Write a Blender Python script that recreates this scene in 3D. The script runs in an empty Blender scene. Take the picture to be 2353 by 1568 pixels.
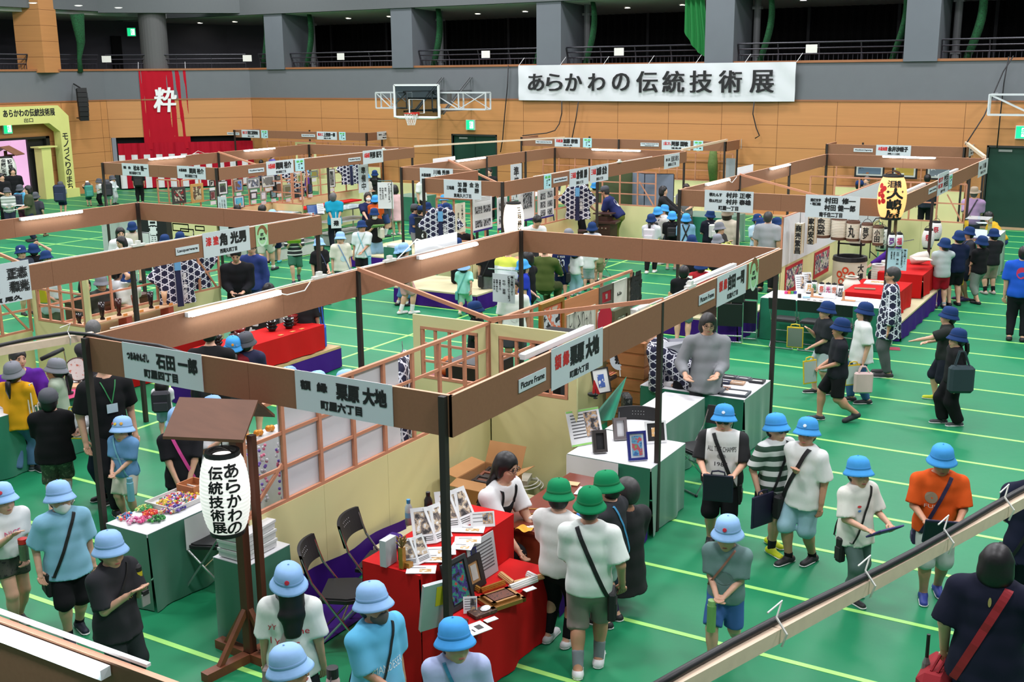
import bpy,math,random
import numpy as np
from mathutils import Vector,Matrix
from mathutils.bvhtree import BVHTree
A_=np.array;rd_=math.radians;cs_=math.cos;sn_=math.sin;ls_=np.linspace;en_=enumerate
random.seed(7);rng=np.random.default_rng(7)
S=bpy.context.scene;yj=S.collection
PI=math.pi
FOC,yk,YAW,y7,HC=2574.16,0.235370,0.534555,-0.009413,4.35
def yv():
 cy,sy,cp,sp=cs_(YAW),sn_(YAW),cs_(yk),sn_(yk)
 f=A_([-sy*cp,cy*cp,-sp]);r=A_([cy,sy,0.]);u=np.cross(r,f)
 return r*cs_(y7)+u*sn_(y7),-r*sn_(y7)+u*cs_(y7),f
CR,CU,CF=yv()
vy=bpy.data.cameras.new('camera');vy.sensor_width=36.0;vy.lens=36.0*FOC/2353
vy.clip_start=0.1;vy.clip_end=300
yw=bpy.data.objects.new('camera',vy);yj.objects.link(yw);S.camera=yw
yw.matrix_world=Matrix(((CR[0],CU[0],-CF[0],0),(CR[1],CU[1],-CF[1],0),(CR[2],CU[2],-CF[2],HC),(0,0,0,1)))
def vs(px,py):return CR*(px-1176.5)/FOC-CU*(py-784)/FOC+CF
def at(px,py,z=0.):
 d=vs(px,py);t=(z-HC)/d[2];return A_([d[0]*t,d[1]*t,z])
def wz(px,py,y):
 d=vs(px,py);t=y/d[1];return A_([d[0]*t,y,HC+d[2]*t])
def zi(px,py,x):
 d=vs(px,py);t=x/d[0];return A_([x,d[1]*t,HC+d[2]*t])
S.view_settings.view_transform='Standard';S.view_settings.look='None'
S.view_settings.gamma=1.0;S.view_settings.use_curve_mapping=0
S.view_settings.exposure=0.0
w=bpy.data.worlds.new('hall');S.world=w;w.use_nodes=1
bg=w.node_tree.nodes['Background'];bg.inputs[0].default_value=(0.80,0.90,1.0,1);bg.inputs[1].default_value=0.25
S.cycles.use_denoising=1;S.cycles.max_bounces=6;S.cycles.diffuse_bounces=2
S.cycles.glossy_bounces=2;S.cycles.transmission_bounces=4;S.cycles.transparent_max_bounces=6
S.cycles.caustics_reflective=0;S.cycles.caustics_refractive=0;S.cycles.sample_clamp_indirect=4.0
def ju(x,y,e):
 l=bpy.data.lights.new('hall_lamp','AREA');l.shape='RECTANGLE';l.size=2.2;l.size_y=1.2
 l.energy=e;l.color=(0.98,0.97,1.0)
 o=bpy.data.objects.new('hall_lamp',l);yj.objects.link(o);o.location=(x,y,11.0)
for ly in(3.5,10.5,17.5,24.5,30.5):
 for lx in(-30,-21.5,-13.0,-4.5,3.5):
  ju(lx,ly,470)
MC={}
def y8(c):
 kh=[]
 for v in c:
  v=v/255.;kh.append(v/12.92 if v<=0.04045 else((v+0.055)/1.055)**2.4)
 return kh
def zr(name):
 m=bpy.data.materials.new(name);m.use_nodes=1
 return m,m.node_tree,m.node_tree.nodes['Principled BSDF']
def j7(nt,b,c,qa,qf,yx=3,vz='Object',stretch=None):
 tc=nt.nodes.new('ShaderNodeTexCoord');n=nt.nodes.new('ShaderNodeTexNoise')
 n.inputs['Scale'].default_value=qf;n.inputs['Detail'].default_value=yx
 src=tc.outputs[vz]
 if stretch:
  mp=nt.nodes.new('ShaderNodeMapping');mp.inputs['Scale'].default_value=stretch
  nt.links.new(src,mp.inputs[0]);src=mp.outputs[0]
 nt.links.new(src,n.inputs['Vector'])
 r=nt.nodes.new('ShaderNodeMix');r.data_type='RGBA'
 r.inputs[6].default_value=(*[v*(1-qa)for v in c],1);r.inputs[7].default_value=(*[min(1,v*(1+qa))for v in c],1)
 nt.links.new(n.outputs['Fac'],r.inputs[0]);nt.links.new(r.outputs[2],b.inputs['Base Color'])
 return n,r
def M(v_,ja=.6,yl=0.,qa=.10,qf=14.,kind='',**k):
 key=(tuple(v_),ja,yl,qa,qf,kind,tuple(sorted(k.items())))
 if key in MC:return MC[key]
 m,nt,b=zr(kind or 'plain');c=y8(v_)
 b.inputs['Roughness'].default_value=ja;b.inputs['Metallic'].default_value=yl
 b.inputs['Base Color'].default_value=(*c,1)
 if qa:j7(nt,b,c,qa,qf,stretch=k.get('stretch'))
 if kind=='cloth':b.inputs['Specular IOR Level'].default_value=0.2
 if kind=='satin':b.inputs['Sheen Weight'].default_value=0.5
 if kind=='glass':
  b.inputs['Transmission Weight'].default_value=1.0;b.inputs['IOR'].default_value=1.1
 if 'emit' in k:
  b.inputs['Emission Color'].default_value=(*y8(k.get('ecol',v_)),1);b.inputs['Emission Strength'].default_value=k['emit']
 MC[key]=m;return m
def ql(nt,op,a,b=None,c=None):
 n=nt.nodes.new('ShaderNodeMath');n.operation=op
 for i,v in en_((a,b,c)):
  if v is None:continue
  if isinstance(v,(int,float)):n.inputs[i].default_value=v
  else:nt.links.new(v,n.inputs[i])
 return n.outputs[0]
def jv(nt,b,vt,c0,c1):
 r=nt.nodes.new('ShaderNodeMix');r.data_type='RGBA'
 r.inputs[6].default_value=(*y8(c0),1);r.inputs[7].default_value=(*y8(c1),1)
 nt.links.new(vt,r.inputs[0]);nt.links.new(r.outputs[2],b.inputs['Base Color'])
def jw(ku=(26,27,58),b1=(225,226,235),p=0.085,wd=.075):
 key=('happi',ku,b1,p)
 if key in MC:return MC[key]
 m,nt,b=zr('happi_cloth');b.inputs['Roughness'].default_value=.8
 uv=nt.nodes.new('ShaderNodeUVMap');uv.uv_map='UVMap'
 sp=nt.nodes.new('ShaderNodeSeparateXYZ');nt.links.new(uv.outputs[0],sp.inputs[0])
 vt=None
 for a in(0,60,120):
  s,c=sn_(rd_(a))/p,cs_(rd_(a))/p
  v=ql(nt,'ADD',ql(nt,'MULTIPLY',sp.outputs[0],c),ql(nt,'MULTIPLY',sp.outputs[1],s))
  f=ql(nt,'ABSOLUTE',ql(nt,'SUBTRACT',ql(nt,'FRACT',v),.5))
  g=ql(nt,'LESS_THAN',f,wd)
  vt=g if vt is None else ql(nt,'MAXIMUM',vt,g)
 jv(nt,b,vt,ku,b1);MC[key]=m;return m
def zw(c0,c1,x3,b3=.5,axis=2,x4=0.,ja=.85):
 key=('stripe',tuple(c0),tuple(c1),x3,b3,axis,x4)
 if key in MC:return MC[key]
 m,nt,b=zr('striped_cloth');b.inputs['Roughness'].default_value=ja
 tc=nt.nodes.new('ShaderNodeTexCoord');sp=nt.nodes.new('ShaderNodeSeparateXYZ');nt.links.new(tc.outputs['Object'],sp.inputs[0])
 v=ql(nt,'FRACT',ql(nt,'ADD',ql(nt,'DIVIDE',sp.outputs[axis],x3),x4))
 jv(nt,b,ql(nt,'LESS_THAN',v,b3),c0,c1);MC[key]=m;return m
def zx(c0,c1,x5,axis=2,x6=0.,ab=0):
 key=('split',tuple(c0),tuple(c1),x5,axis,x6,ab)
 if key in MC:return MC[key]
 m,nt,b=zr('two_tone_cloth');b.inputs['Roughness'].default_value=.85
 tc=nt.nodes.new('ShaderNodeTexCoord');sp=nt.nodes.new('ShaderNodeSeparateXYZ');nt.links.new(tc.outputs['Object'],sp.inputs[0])
 if x6:f=ql(nt,'MULTIPLY_ADD',sp.outputs[axis],1/x6,-x5/x6+.5);nt.nodes[-1].use_clamp=1
 else:f=ql(nt,'GREATER_THAN',ql(nt,'ABSOLUTE',sp.outputs[axis])if ab else sp.outputs[axis],x5)
 jv(nt,b,f,c0,c1);MC[key]=m;return m
def w9(cols,qf=9.,ja=.6,wu=0.):
 key=('blot',tuple(map(tuple,cols)),qf,wu)
 if key in MC:return MC[key]
 m,nt,b=zr('print');b.inputs['Roughness'].default_value=ja
 tc=nt.nodes.new('ShaderNodeTexCoord');mp=nt.nodes.new('ShaderNodeMapping');mp.inputs['Location'].default_value=(wu,wu*1.7,wu*.6)
 n=nt.nodes.new('ShaderNodeTexNoise');n.inputs['Scale'].default_value=qf;n.inputs['Detail'].default_value=4
 nt.links.new(tc.outputs['Object'],mp.inputs[0]);nt.links.new(mp.outputs[0],n.inputs['Vector'])
 cr=nt.nodes.new('ShaderNodeValToRGB');cr.color_ramp.interpolation='CONSTANT';e=cr.color_ramp.elements
 N=len(cols);jr=[0.0]+[.40+.20*(i)/(max(1,N-2))for i in range(N-1)]
 e[0].position=0;e[0].color=(*y8(cols[0]),1);e[1].position=jr[1];e[1].color=(*y8(cols[1]),1)
 for i in range(2,N):
  q=e.new(jr[i]);q.color=(*y8(cols[i]),1)
 nt.links.new(n.outputs['Fac'],cr.inputs[0]);nt.links.new(cr.outputs[0],b.inputs['Base Color']);MC[key]=m;return m
def qj(v_,ja=.55,qf=3.,axis=0,qa=.22):
 st=[6.,6.,6.];st[axis]=.5
 return M(v_,ja,0.,qa,qf,kind='wood',stretch=tuple(st))
def w6(v):
 v=np.asarray(v,float);n=np.linalg.norm(v);return v/(n if n>1e-12 else 1)
def qt(a):c,s=cs_(a),sn_(a);return A_([[c,-s,0],[s,c,0],[0,0,1.]])
def kj(a):c,s=cs_(a),sn_(a);return A_([[1.,0,0],[0,c,-s],[0,s,c]])
def yz(a):c,s=cs_(a),sn_(a);return A_([[c,0,s],[0,1.,0],[-s,0,c]])
class MB:
 def __init__(s):s.v=[];s.f=[];s.m=[];s.n=0;s.uv=None
 def add(s,v,f,mi=0):
  v=np.asarray(v,float);s.v.append(v)
  for q in f:s.f.append([i+s.n for i in q]);s.m.append(mi)
  s.n+=len(v);return s
 def box(s,c,d,R=None,mi=0,x7=1.):
  d=np.asarray(d,float)/2;k=x7
  v=A_([[x*(k if z>0 else 1),y*(k if z>0 else 1),z]for x in(-1,1)for y in(-1,1)for z in(-1,1)])*d
  if R is not None:v=v@np.asarray(R).T
  return s.add(v+np.asarray(c,float),[(0,1,3,2),(4,6,7,5),(0,4,5,1),(2,3,7,6),(0,2,6,4),(1,5,7,3)],mi)
 def bb(s,lo,hi,mi=0):
  lo=np.minimum(lo,hi).astype(float)+0;hi2=np.maximum(lo,hi)
  return s.box((lo+hi2)/2,hi2-lo,mi=mi)
 def bar(s,a,b,w,h,up=(0,0,1),mi=0):
  a,b=np.asarray(a,float),np.asarray(b,float);z=w6(b-a);x=np.cross(up,z)
  if np.linalg.norm(x)<1e-6:x=A_([1.,0,0])
  x=w6(x);y=np.cross(z,x)
  return s.box((a+b)/2,(w,h,np.linalg.norm(b-a)),np.stack([x,y,z],1),mi)
 def tube(s,w8,r,n=8,mi=0,cap=1,wj=1.):
  w8=[np.asarray(p,float)for p in w8];k=len(w8)
  rs=r if hasattr(r,'__len__')else[r]*k
  v=[];ref=None
  for i,p in en_(w8):
   t=w6(w8[min(i+1,k-1)]-w8[max(i-1,0)])
   if ref is None:
    ref=A_([0,0,1.])if abs(t[2])<.9 else A_([1.,0,0])
   x=w6(np.cross(ref,t));y=np.cross(t,x);ref=y
   for j in range(n):
    a=2*PI*j/n;v.append(p+(x*cs_(a)+y*sn_(a)*wj)*rs[i])
  f=[(i*n+j,i*n+(j+1)%n,(i+1)*n+(j+1)%n,(i+1)*n+j)for i in range(k-1)for j in range(n)]
  if cap:f+=[tuple(range(n))[::-1],tuple((k-1)*n+j for j in range(n))]
  return s.add(v,f,mi)
 def lathe(s,c,zc,n=20,mi=0,R=None,sx=1.,sy=1.,a0=0.,a1=None):
  b4=a1 is None;m=n if b4 else n+1;v=[]
  for r,z in zc:
   for j in range(m):
    a=2*PI*j/n if b4 else a0+(a1-a0)*j/n
    v.append((r*cs_(a)*sx,r*sn_(a)*sy,z))
  v=A_(v)
  if R is not None:v=v@np.asarray(R).T
  k=len(zc)
  f=[(i*m+j,i*m+(j+1)%m,(i+1)*m+(j+1)%m,(i+1)*m+j)for i in range(k-1)for j in range(n)]
  return s.add(v+np.asarray(c,float),f,mi)
 def cyl(s,c,r,h,n=16,mi=0,R=None):
  return s.lathe(c,[(0,0),(r,0),(r,h),(0,h)],n,mi,R)
 def ball(s,c,r,n=12,mi=0,R=None):
  r=np.asarray(r if hasattr(r,'__len__')else(r,r,r),float);k=max(4,n//2);v=[]
  for i in range(k+1):
   p=PI*i/k
   for j in range(n):v.append((sn_(p)*cs_(2*PI*j/n),sn_(p)*sn_(2*PI*j/n),-cs_(p)))
  v=A_(v)*r
  if R is not None:v=v@np.asarray(R).T
  return s.add(v+np.asarray(c,float),[(i*n+j,i*n+(j+1)%n,(i+1)*n+(j+1)%n,(i+1)*n+j)for i in range(k)for j in range(n)],mi)
 def poly(s,w8,mi=0):return s.add(w8,[tuple(range(len(w8)))],mi)
 def slab(s,w8,d,mi=0):
  p=np.asarray(w8,float);k=len(p);d=np.asarray(d,float)
  f=[tuple(range(k))[::-1],tuple(range(k,2*k))]+[(i,(i+1)%k,k+(i+1)%k,k+i)for i in range(k)]
  return s.add(np.concatenate([p,p+d]),f,mi)
 def grid(s,fn,nu,nv,mi=0):
  v=[fn(i/nu,j/nv)for j in range(nv+1)for i in range(nu+1)]
  return s.add(v,[(j*(nu+1)+i,j*(nu+1)+i+1,(j+1)*(nu+1)+i+1,(j+1)*(nu+1)+i)for j in range(nv)for i in range(nu)],mi)
 def xf(s,R=None,t=(0,0,0)):
  for i,v in en_(s.v):s.v[i]=(v@np.asarray(R).T if R is not None else v)+np.asarray(t,float)
  return s
 def B(s,name,zy,wv=None,w0=None,q9=0,qh=0,rz=0.):
  V=np.concatenate(s.v)if s.v else np.zeros((0,3))
  y9=np.zeros(3)
  if wv is not None:
   if not q9:y9=A_(wv['_w'])
  elif w0 is not None:y9=np.asarray(w0,float)
  if not q9:V=V-y9
  me=bpy.data.meshes.new(name);me.from_pydata(V.tolist(),[],s.f)
  for m in(zy if isinstance(zy,(list,tuple))else[zy]):me.materials.append(m)
  if any(s.m):me.polygons.foreach_set('material_index',s.m)
  if qh:me.polygons.foreach_set('use_smooth',[True]*len(s.f))
  me.update()
  return b5(name,me,wv,y9,rz)
def b5(name,me,wv=None,y9=(0,0,0),rz=0.):
 o=bpy.data.objects.new(name,me);yj.objects.link(o)
 if wv is not None:o.parent=wv;o['_w']=list(wv['_w'])
 else:o.location=y9;o.rotation_euler=(0,0,rz);o['_w']=[float(q)for q in y9]
 return o
def qv(o,q4,zk=None,qp=None,kind=None):
 if q4:o['label']=q4
 if zk:o['category']=zk
 if qp:o['group']=qp
 if kind:o['kind']=kind
 return o
def qb(name,q4,zk,w0=(0,0,0),rz=0.,qp=None):
 o=bpy.data.objects.new(name,None);yj.objects.link(o);o.location=w0;o.rotation_euler=(0,0,rz)
 o.empty_display_size=.1;o['_w']=[float(q)for q in w0]
 return qv(o,q4,zk,qp)
def dup(o,w0,rz,q4,qp=None):
 r=o.copy();yj.objects.link(r);r.location=w0;r.rotation_euler=(0,0,rz);r['_w']=[float(q)for q in w0]
 r['label']=q4
 if qp:r['group']=qp
 for ch in list(o.children):
  c=ch.copy();yj.objects.link(c);c.parent=r
  for g in list(ch.children):
   d=g.copy();yj.objects.link(d);d.parent=c
 return r
_TX={}
def kl(jh):
 if jh in _TX:return _TX[jh]
 cu=bpy.data.curves.new('t','FONT');cu.body=jh;cu.size=1.;cu.resolution_u=3;cu.fill_mode='FRONT'
 o=bpy.data.objects.new('t',cu);yj.objects.link(o)
 dg=bpy.context.evaluated_depsgraph_get();dg.update()
 me=bpy.data.meshes.new_from_object(o.evaluated_get(dg))
 v=A_([q.co[:2]for q in me.vertices]).reshape(-1,2);f=[tuple(p.vertices)for p in me.polygons]
 bpy.data.objects.remove(o);bpy.data.curves.remove(cu);bpy.data.meshes.remove(me)
 lo,hi=(v.min(0),v.max(0))if len(v)else(np.zeros(2),np.ones(2))
 _TX[jh]=(v,f,lo,hi);return _TX[jh]
def qn(mb,jh,cx,cy,w,h,O,U,V,N,mi=0,z3=.0,ym=None,zl=.002,x8=0.):
 """txt fitted into w x h about (cx, cy) of the plane O + u U + v V"""
 v,f,lo,hi=kl(jh)
 if not len(v):return
 sz=hi-lo;sz[sz<1e-3]=1
 if len(jh)==1 and jh in '一ー':q=(v-(lo+hi)/2)*[w/sz[0],w/sz[0]]
 else:q=(v-(lo+hi)/2)/sz*[w,h]
 if x8:q[:,0]+=q[:,1]*x8
 by=z3 if ym is None else ym
 sh=[(0,0)]if not z3 else[(-z3,-by),(z3,-by),(-z3,by),(z3,by),(0,0)]
 for i,(a,b)in en_(sh):
  p=q+[cx+a,cy+b]
  mb.add(np.asarray(O)+p[:,:1]*U+p[:,1:]*V+np.asarray(N)*(zl+.00015*i),f,mi)
def wl(mb,jh,cx,qc,cw,ch,O,U,V,N,mi=0,z3=.0,zl=.002):
 for i,c in en_(jh):
  if c in ' 　':continue
  if c=='ー':qn(mb,'|',cx,qc-ch*(i+.5),cw*.12,ch*.8,O,U,V,N,mi,z3,zl=zl);continue
  qn(mb,c,cx,qc-ch*(i+.5),cw*.9,ch*.88,O,U,V,N,mi,z3,zl=zl)
b6=(22,22,24);kv=M(b6,.7,qa=0,kind='ink');ya=M((205,38,40),.6,qa=0,kind='red_ink')
j8=M((235,235,235),.6,qa=0,kind='white_ink')
GREEN=M((40,152,104),.42,qa=.10,qf=.9,kind='tarp')
TAPE=M((168,236,122),.5,qa=.05,qf=3,kind='tape')
def v1():
 m,nt,b=zr('green_tarpaulin');c=y8((26,128,84))
 n,r=j7(nt,b,c,.13,.55,5)
 b.inputs['Roughness'].default_value=.47;b.inputs['Specular IOR Level'].default_value=.35
 n2=nt.nodes.new('ShaderNodeTexNoise');n2.inputs['Scale'].default_value=2.2;n2.inputs['Detail'].default_value=3
 tc=nt.nodes.new('ShaderNodeTexCoord');nt.links.new(tc.outputs['Object'],n2.inputs['Vector'])
 bp=nt.nodes.new('ShaderNodeBump');bp.inputs['Strength'].default_value=.12;bp.inputs['Distance'].default_value=.05
 nt.links.new(n2.outputs['Fac'],bp.inputs['Height']);nt.links.new(bp.outputs[0],b.inputs['Normal'])
 return m
def k7():
 m,nt,b=zr('wall_wood');c=y8((196,138,86))
 j7(nt,b,c,.10,2.2,5,stretch=(.35,.35,7.));b.inputs['Roughness'].default_value=.33
 return m
k8=k7();GREY=M((104,108,112),.8,qa=.05,qf=3,kind='grey_paint');k9=M((116,72,36),.7,qa=0)
x9=qj((150,98,62),.5)
mb=MB();mb.bb((-46,-3,-.12),(9,44,0));qv(mb.B('floor',v1()),'green tarpaulin sports hall floor',kind='structure')
mb=MB()
for k in range(-5,25):
 y=7.65+1.0665*k
 mb.bb((-36,y-.026,.0),(9,y+.026,.003))
for x in(-25.6,-18.3,-11.0,-3.7 if False else 3.6):
 mb.bb((x-.026,-2,.0),(x+.026,33.4,.0035))
qv(mb.B('trim_floor_tape',TAPE),'pale green tape seams on the floor',kind='structure')
mb=MB();mb.bb((-32.2,33.45,0),(9,33.95,.012));qv(mb.B('trim_floor_edge',qj((186,160,120),.4)),'bare wooden floor edge',kind='structure')
ZW,ZL=3.457,4.60
def v4(name,a,b,q4,kp=()):
 a,b=A_([*a,0.]),A_([*b,0.]);u=w6(b-a);n=A_([u[1],-u[0],0]);L=np.linalg.norm(b-a)
 mb=MB();th=.25
 def slab(s0,s1,z0,z1,mi,kh=0.,t=th):
  p=[a+u*s0+n*kh,a+u*s1+n*kh];mb.slab([[*p[0][:2],z0],[*p[1][:2],z0],[*p[1][:2],z1],[*p[0][:2],z1]],-n*t,mi)
 xa=sorted(kp);s=0.
 for d0,d1,dz in xa:
  slab(s,d0,0,ZW,0);slab(d0,d1,dz,ZW,0);s=d1
 slab(s,L,0,ZW,0)
 slab(0,L,ZW,ZL,1)
 slab(0,L,ZL-.05,ZL+.02,2,.04,.4);slab(0,L,ZW-.03,ZW+.02,2,.025,.05)
 for z in(.45,.98,1.51,2.04,2.72):
  for d in[(0,L)]if not xa else[(q0,q1)for q0,q1 in zip([0.]+[c[1]for c in xa],[c[0]for c in xa]+[L])]if z<2.1 else[(0,L)]:
   slab(d[0],d[1],z-.006,z+.006,3,.002,.004)
 k=0
 while k*1.78<L:
  s=k*1.78
  if not any(d0<s<d1 for d0,d1,_ in xa):slab(s,s+.012,0,ZW-.03,3,.002,.004)
  k+=1
 return qv(mb.B(name,[k8,GREY,x9,k9]),q4,kind='structure')
v4('wall_back',(-32,33.9),(9,33.9),'wood panelled back wall with grey balcony front',kp=((9.55,11.35,2.2),(27.4,31.0,2.22)))
v4('wall_corner',(-35.9,30.1),(-32,33.9),'slanted wood panelled corner wall',kp=((.05,5.35,2.02),))
v4('wall_left',(-35.9,12),(-35.9,30.1),'wood panelled left wall',kp=((12.6,15.35,2.22),))
v5=M((10,58,44),.5,qa=.06)
def b7(name,x0,x1,h,y,q4,ji=.06):
 t=qb(name,q4,None,(x0,y,0));t['kind']='structure'
 n=2;wd=(x1-x0)/n
 for i in range(n):
  mb=MB();mb.bb((x0+i*wd+.01,y+ji,.01),(x0+(i+1)*wd-.01,y+ji+.05,h-.01));lf=mb.B('door_leaf',v5,t)
  mb=MB();hx=x0+wd+(-.12 if i==0 else .12);mb.cyl((hx,y+ji,1.0),.035,.03,10,R=kj(PI/2));mb.tube([(hx,y+ji-.03,1.),(hx+(-.1 if i==0 else .1),y+ji-.04,1.)],.012,6)
  mb.B('handle',M((180,180,180),.3,1.),lf)
 mb=MB();mb.bb((x0-.05,y-.015,0),(x0,y+.2,h+.04));mb.bb((x1,y-.015,0),(x1+.05,y+.2,h+.04));mb.bb((x0-.05,y-.015,h),(x1+.05,y+.2,h+.05))
 mb.B('door_frame',M((40,44,40),.5),t)
 mb=MB();mb.bb((x0+.25,y+ji-.03,h-.12),(x0+.6,y+ji,h-.06));mb.B('door_closer',M((170,172,170),.4,.5),t)
 return t
b7('door_1',-22.45,-20.65,2.19,33.9,'dark green double door in the back wall')
b7('door_2',-4.6,-1.0,2.21,33.9,'wide dark green double door at the right end of the back wall')
mb=MB();mb.slab([(-35.9,30.4,0),(-32.1,34.1,0),(-32.1,34.1,2.2),(-35.9,30.4,2.2)],(-.5,.5,0))
qv(mb.B('wall_stage_opening',M((8,8,9),.95,qa=0)),'black stage opening',kind='structure')
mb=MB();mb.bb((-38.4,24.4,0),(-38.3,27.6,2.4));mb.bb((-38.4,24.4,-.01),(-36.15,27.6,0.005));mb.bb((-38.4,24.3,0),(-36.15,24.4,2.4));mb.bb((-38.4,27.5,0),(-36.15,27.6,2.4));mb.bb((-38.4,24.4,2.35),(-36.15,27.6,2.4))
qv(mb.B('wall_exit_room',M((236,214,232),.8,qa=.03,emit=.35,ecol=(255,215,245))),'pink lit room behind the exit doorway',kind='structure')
t=qb('door_3','dark open doorway frame in the left wall',None,(-35.9,26,0));t['kind']='structure'
mb=MB();mb.bb((-36.1,24.55,0),(-35.86,24.7,2.24));mb.bb((-36.1,27.2,0),(-35.86,27.35,2.24));mb.bb((-36.1,24.55,2.16),(-35.86,27.35,2.24));mb.B('door_frame',M((34,36,34),.6),t)
mb=MB();mb.bb((-36.15,26.55,0.01),(-36.05,27.2,2.15));mb.B('door_leaf',M((30,32,30),.6),t)
mb=MB();mb.bb((-46,34.15,4.3),(9,39.4,4.5));mb.bb((-46,10,4.3),(-36.15,34.15,4.5));qv(mb.B('floor_balcony',M((90,88,86),.8)),'balcony floor',kind='structure')
mb=MB()
mb.grid(lambda u,v:A_([-33.6+u*42.6,39.15+.06*sn_(u*42.6*2*PI/.28),4.5+v*2.1]),900,1)
qv(mb.B('wall_balcony_curtains',M((9,9,10),.95,qa=.1,qf=3)),'black curtains along the back of the balcony',kind='structure')
mb=MB()
for k in range(15):mb.bb((-32.0+2.95*k,38.95,4.5),(-31.9+2.95*k,39.06,6.4))
qv(mb.B('trim_window_mullions',M((44,44,48),.6)),'dark window mullions',kind='structure')
mb=MB();mb.slab([(-46,34.05,6.60),(9,34.05,6.60),(9,39.4,6.40),(-46,39.4,6.40)],(0,0,.15));mb.bb((-46,10,6.62),(-36.2,34.1,6.8))
qv(mb.B('ceiling_balcony',M((188,188,184),.85,qa=.03)),'pale balcony ceiling',kind='structure')
mb=MB();mb.bb((-46,33.75,6.62),(9,34.2,7.4));mb.bb((-36.4,12,6.75),(-35.9,30.2,7.6));mb.slab([(-35.9,30.1,6.7),(-32,33.9,6.7),(-32,33.9,7.5),(-35.9,30.1,7.5)],(-.3,.3,0))
mb.bb((-46,33.7,7.4),(9,34.4,10.5));mb.bb((-36.4,12,7.6),(-35.8,34,10.5))
qv(mb.B('wall_upper_beam',M((92,96,98),.8,qa=.05)),'grey beam above the balcony',kind='structure')
PIL=M((100,106,112),.8,qa=.06,qf=2,kind='pillar_paint')
for i,x in en_((-30.55,-24.5,-18.5,-12.55,-6.6,-.6)):
 mb=MB();mb.bb((x-.46,33.82,4.55),(x+.46,35.5,7.4));qv(mb.B('wall_pillar_%d'%(i+1),PIL),'grey concrete pillar',kind='structure')
 mb=MB();mb.tube([(x+.68,35.3,4.5),(x+.68,35.3,6.9)],.11,12);mb.bb((x+.54,35.2,4.75),(x+.82,35.42,4.83));mb.bb((x+.54,35.2,6.2),(x+.82,35.42,6.28))
 qv(mb.B('trim_pipe_%d'%(i+1),M((110,112,114),.6)),'grey downpipe beside the pillar',kind='structure')
mb=MB();mb.slab([(-41.5,12,4.5),(-41.5,31,4.5),(-41.5,31,6.7),(-41.5,12,6.7)],(-.2,0,0));mb.slab([(-41.5,31,4.5),(-36.5,37.4,4.5),(-36.5,37.4,6.7),(-41.5,31,6.7)],(-.2,.2,0));mb.slab([(-36.5,37.4,4.5),(-33.4,39.2,4.5),(-33.4,39.2,6.6),(-36.5,37.4,6.6)],(-.2,.2,0))
qv(mb.B('wall_balcony_left',M((92,92,98),.85,qa=.05,qf=2)),'grey back wall of the left balcony',kind='structure')
mb=MB();mb.bb((-39.3,33.45,4.5),(-39.2,34.3,6.0),0);mb.xf();qv(mb.B('door_4',M((14,15,15),.8,qa=0)),'dark doorway on the left balcony',kind='structure')
mb=MB();mb.cyl((-35.0,31.9,4.5),.52,3.0,28);qv(mb.B('wall_round_column',M((88,88,88),.8,qa=.06),qh=0),'round grey column on the balcony',kind='structure')
mb=MB();mb.box((-36.25,27.55,6.3),(1.05,1.05,3.6),qt(rd_(20)))
for z in(5.05,5.6,6.15,6.7):mb.box((-36.25,27.55,z),(1.054,1.054,.012),qt(rd_(20)),1)
qv(mb.B('wall_wood_column',[k8,k9]),'square wood clad column on the balcony',kind='structure')
v6=M((46,46,54),.45,.3)
def jg(a,b,q4):
 a,b=A_([*a,0.]),A_([*b,0.]);u=w6(b-a);n=A_([u[1],-u[0],0]);L=np.linalg.norm(b-a)
 t=qb('balcony_railing',q4,'railing',(*((a+b)/2)[:2],ZL),qp='balcony railings')
 o=-n*.35
 mb=MB()
 for z,k in((5.14,.10),(4.98,.05),(4.81,0.)):mb.tube([a+o+n*k+[0,0,z],b+o+n*k+[0,0,z]],.022 if z<5.1 else .028,6)
 mb.B('rail',v6,t)
 k=max(2,int(round(L/1.25)))
 for i in range(k+1):
  p=a+u*(L*i/k)+o;mb=MB();mb.tube([p+[0,0,4.5],p+[0,0,4.85],p+n*.1+[0,0,5.13]],.022,6);mb.B('rail_post',v6,t)
 mb=MB()
 m=int(L/.14)
 for i in range(m):p=a+u*(L*(i+.5)/m)+o-n*.02;mb.bar(p+[0,0,4.5],p+[0,0,4.80],.012,.012)
 mb.B('baluster',v6,t)
px=[-31.7]+[v for x in(-30.55,-24.5,-18.5,-12.55,-6.6,-.6)for v in(x-.5,x+.5)]+[4.]
bays=[(px[i],px[i+1])for i in range(0,len(px),2)]
bl=['dark balcony railing between the corner and the leftmost pillar','dark balcony railing left of the basketball backboard','dark balcony railing just left of the long white banner','dark balcony railing above the middle of the long white banner','dark balcony railing above the right end of the long white banner','dark balcony railing at the far right of the back wall','dark balcony railing beyond the frame']
for(x0,x1),l in list(zip(bays,bl))[:6]:jg((x0,33.9),(x1,33.9),l)
jg((-35.9,30.2),(-32.1,33.85),'dark balcony railing on the slanted wall above the red banner')
jg((-35.9,28.3),(-35.9,30.1),'short dark railing right of the wood clad column')
jg((-35.9,20),(-35.9,27.0),'dark balcony railing left of the wood clad column')
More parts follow.
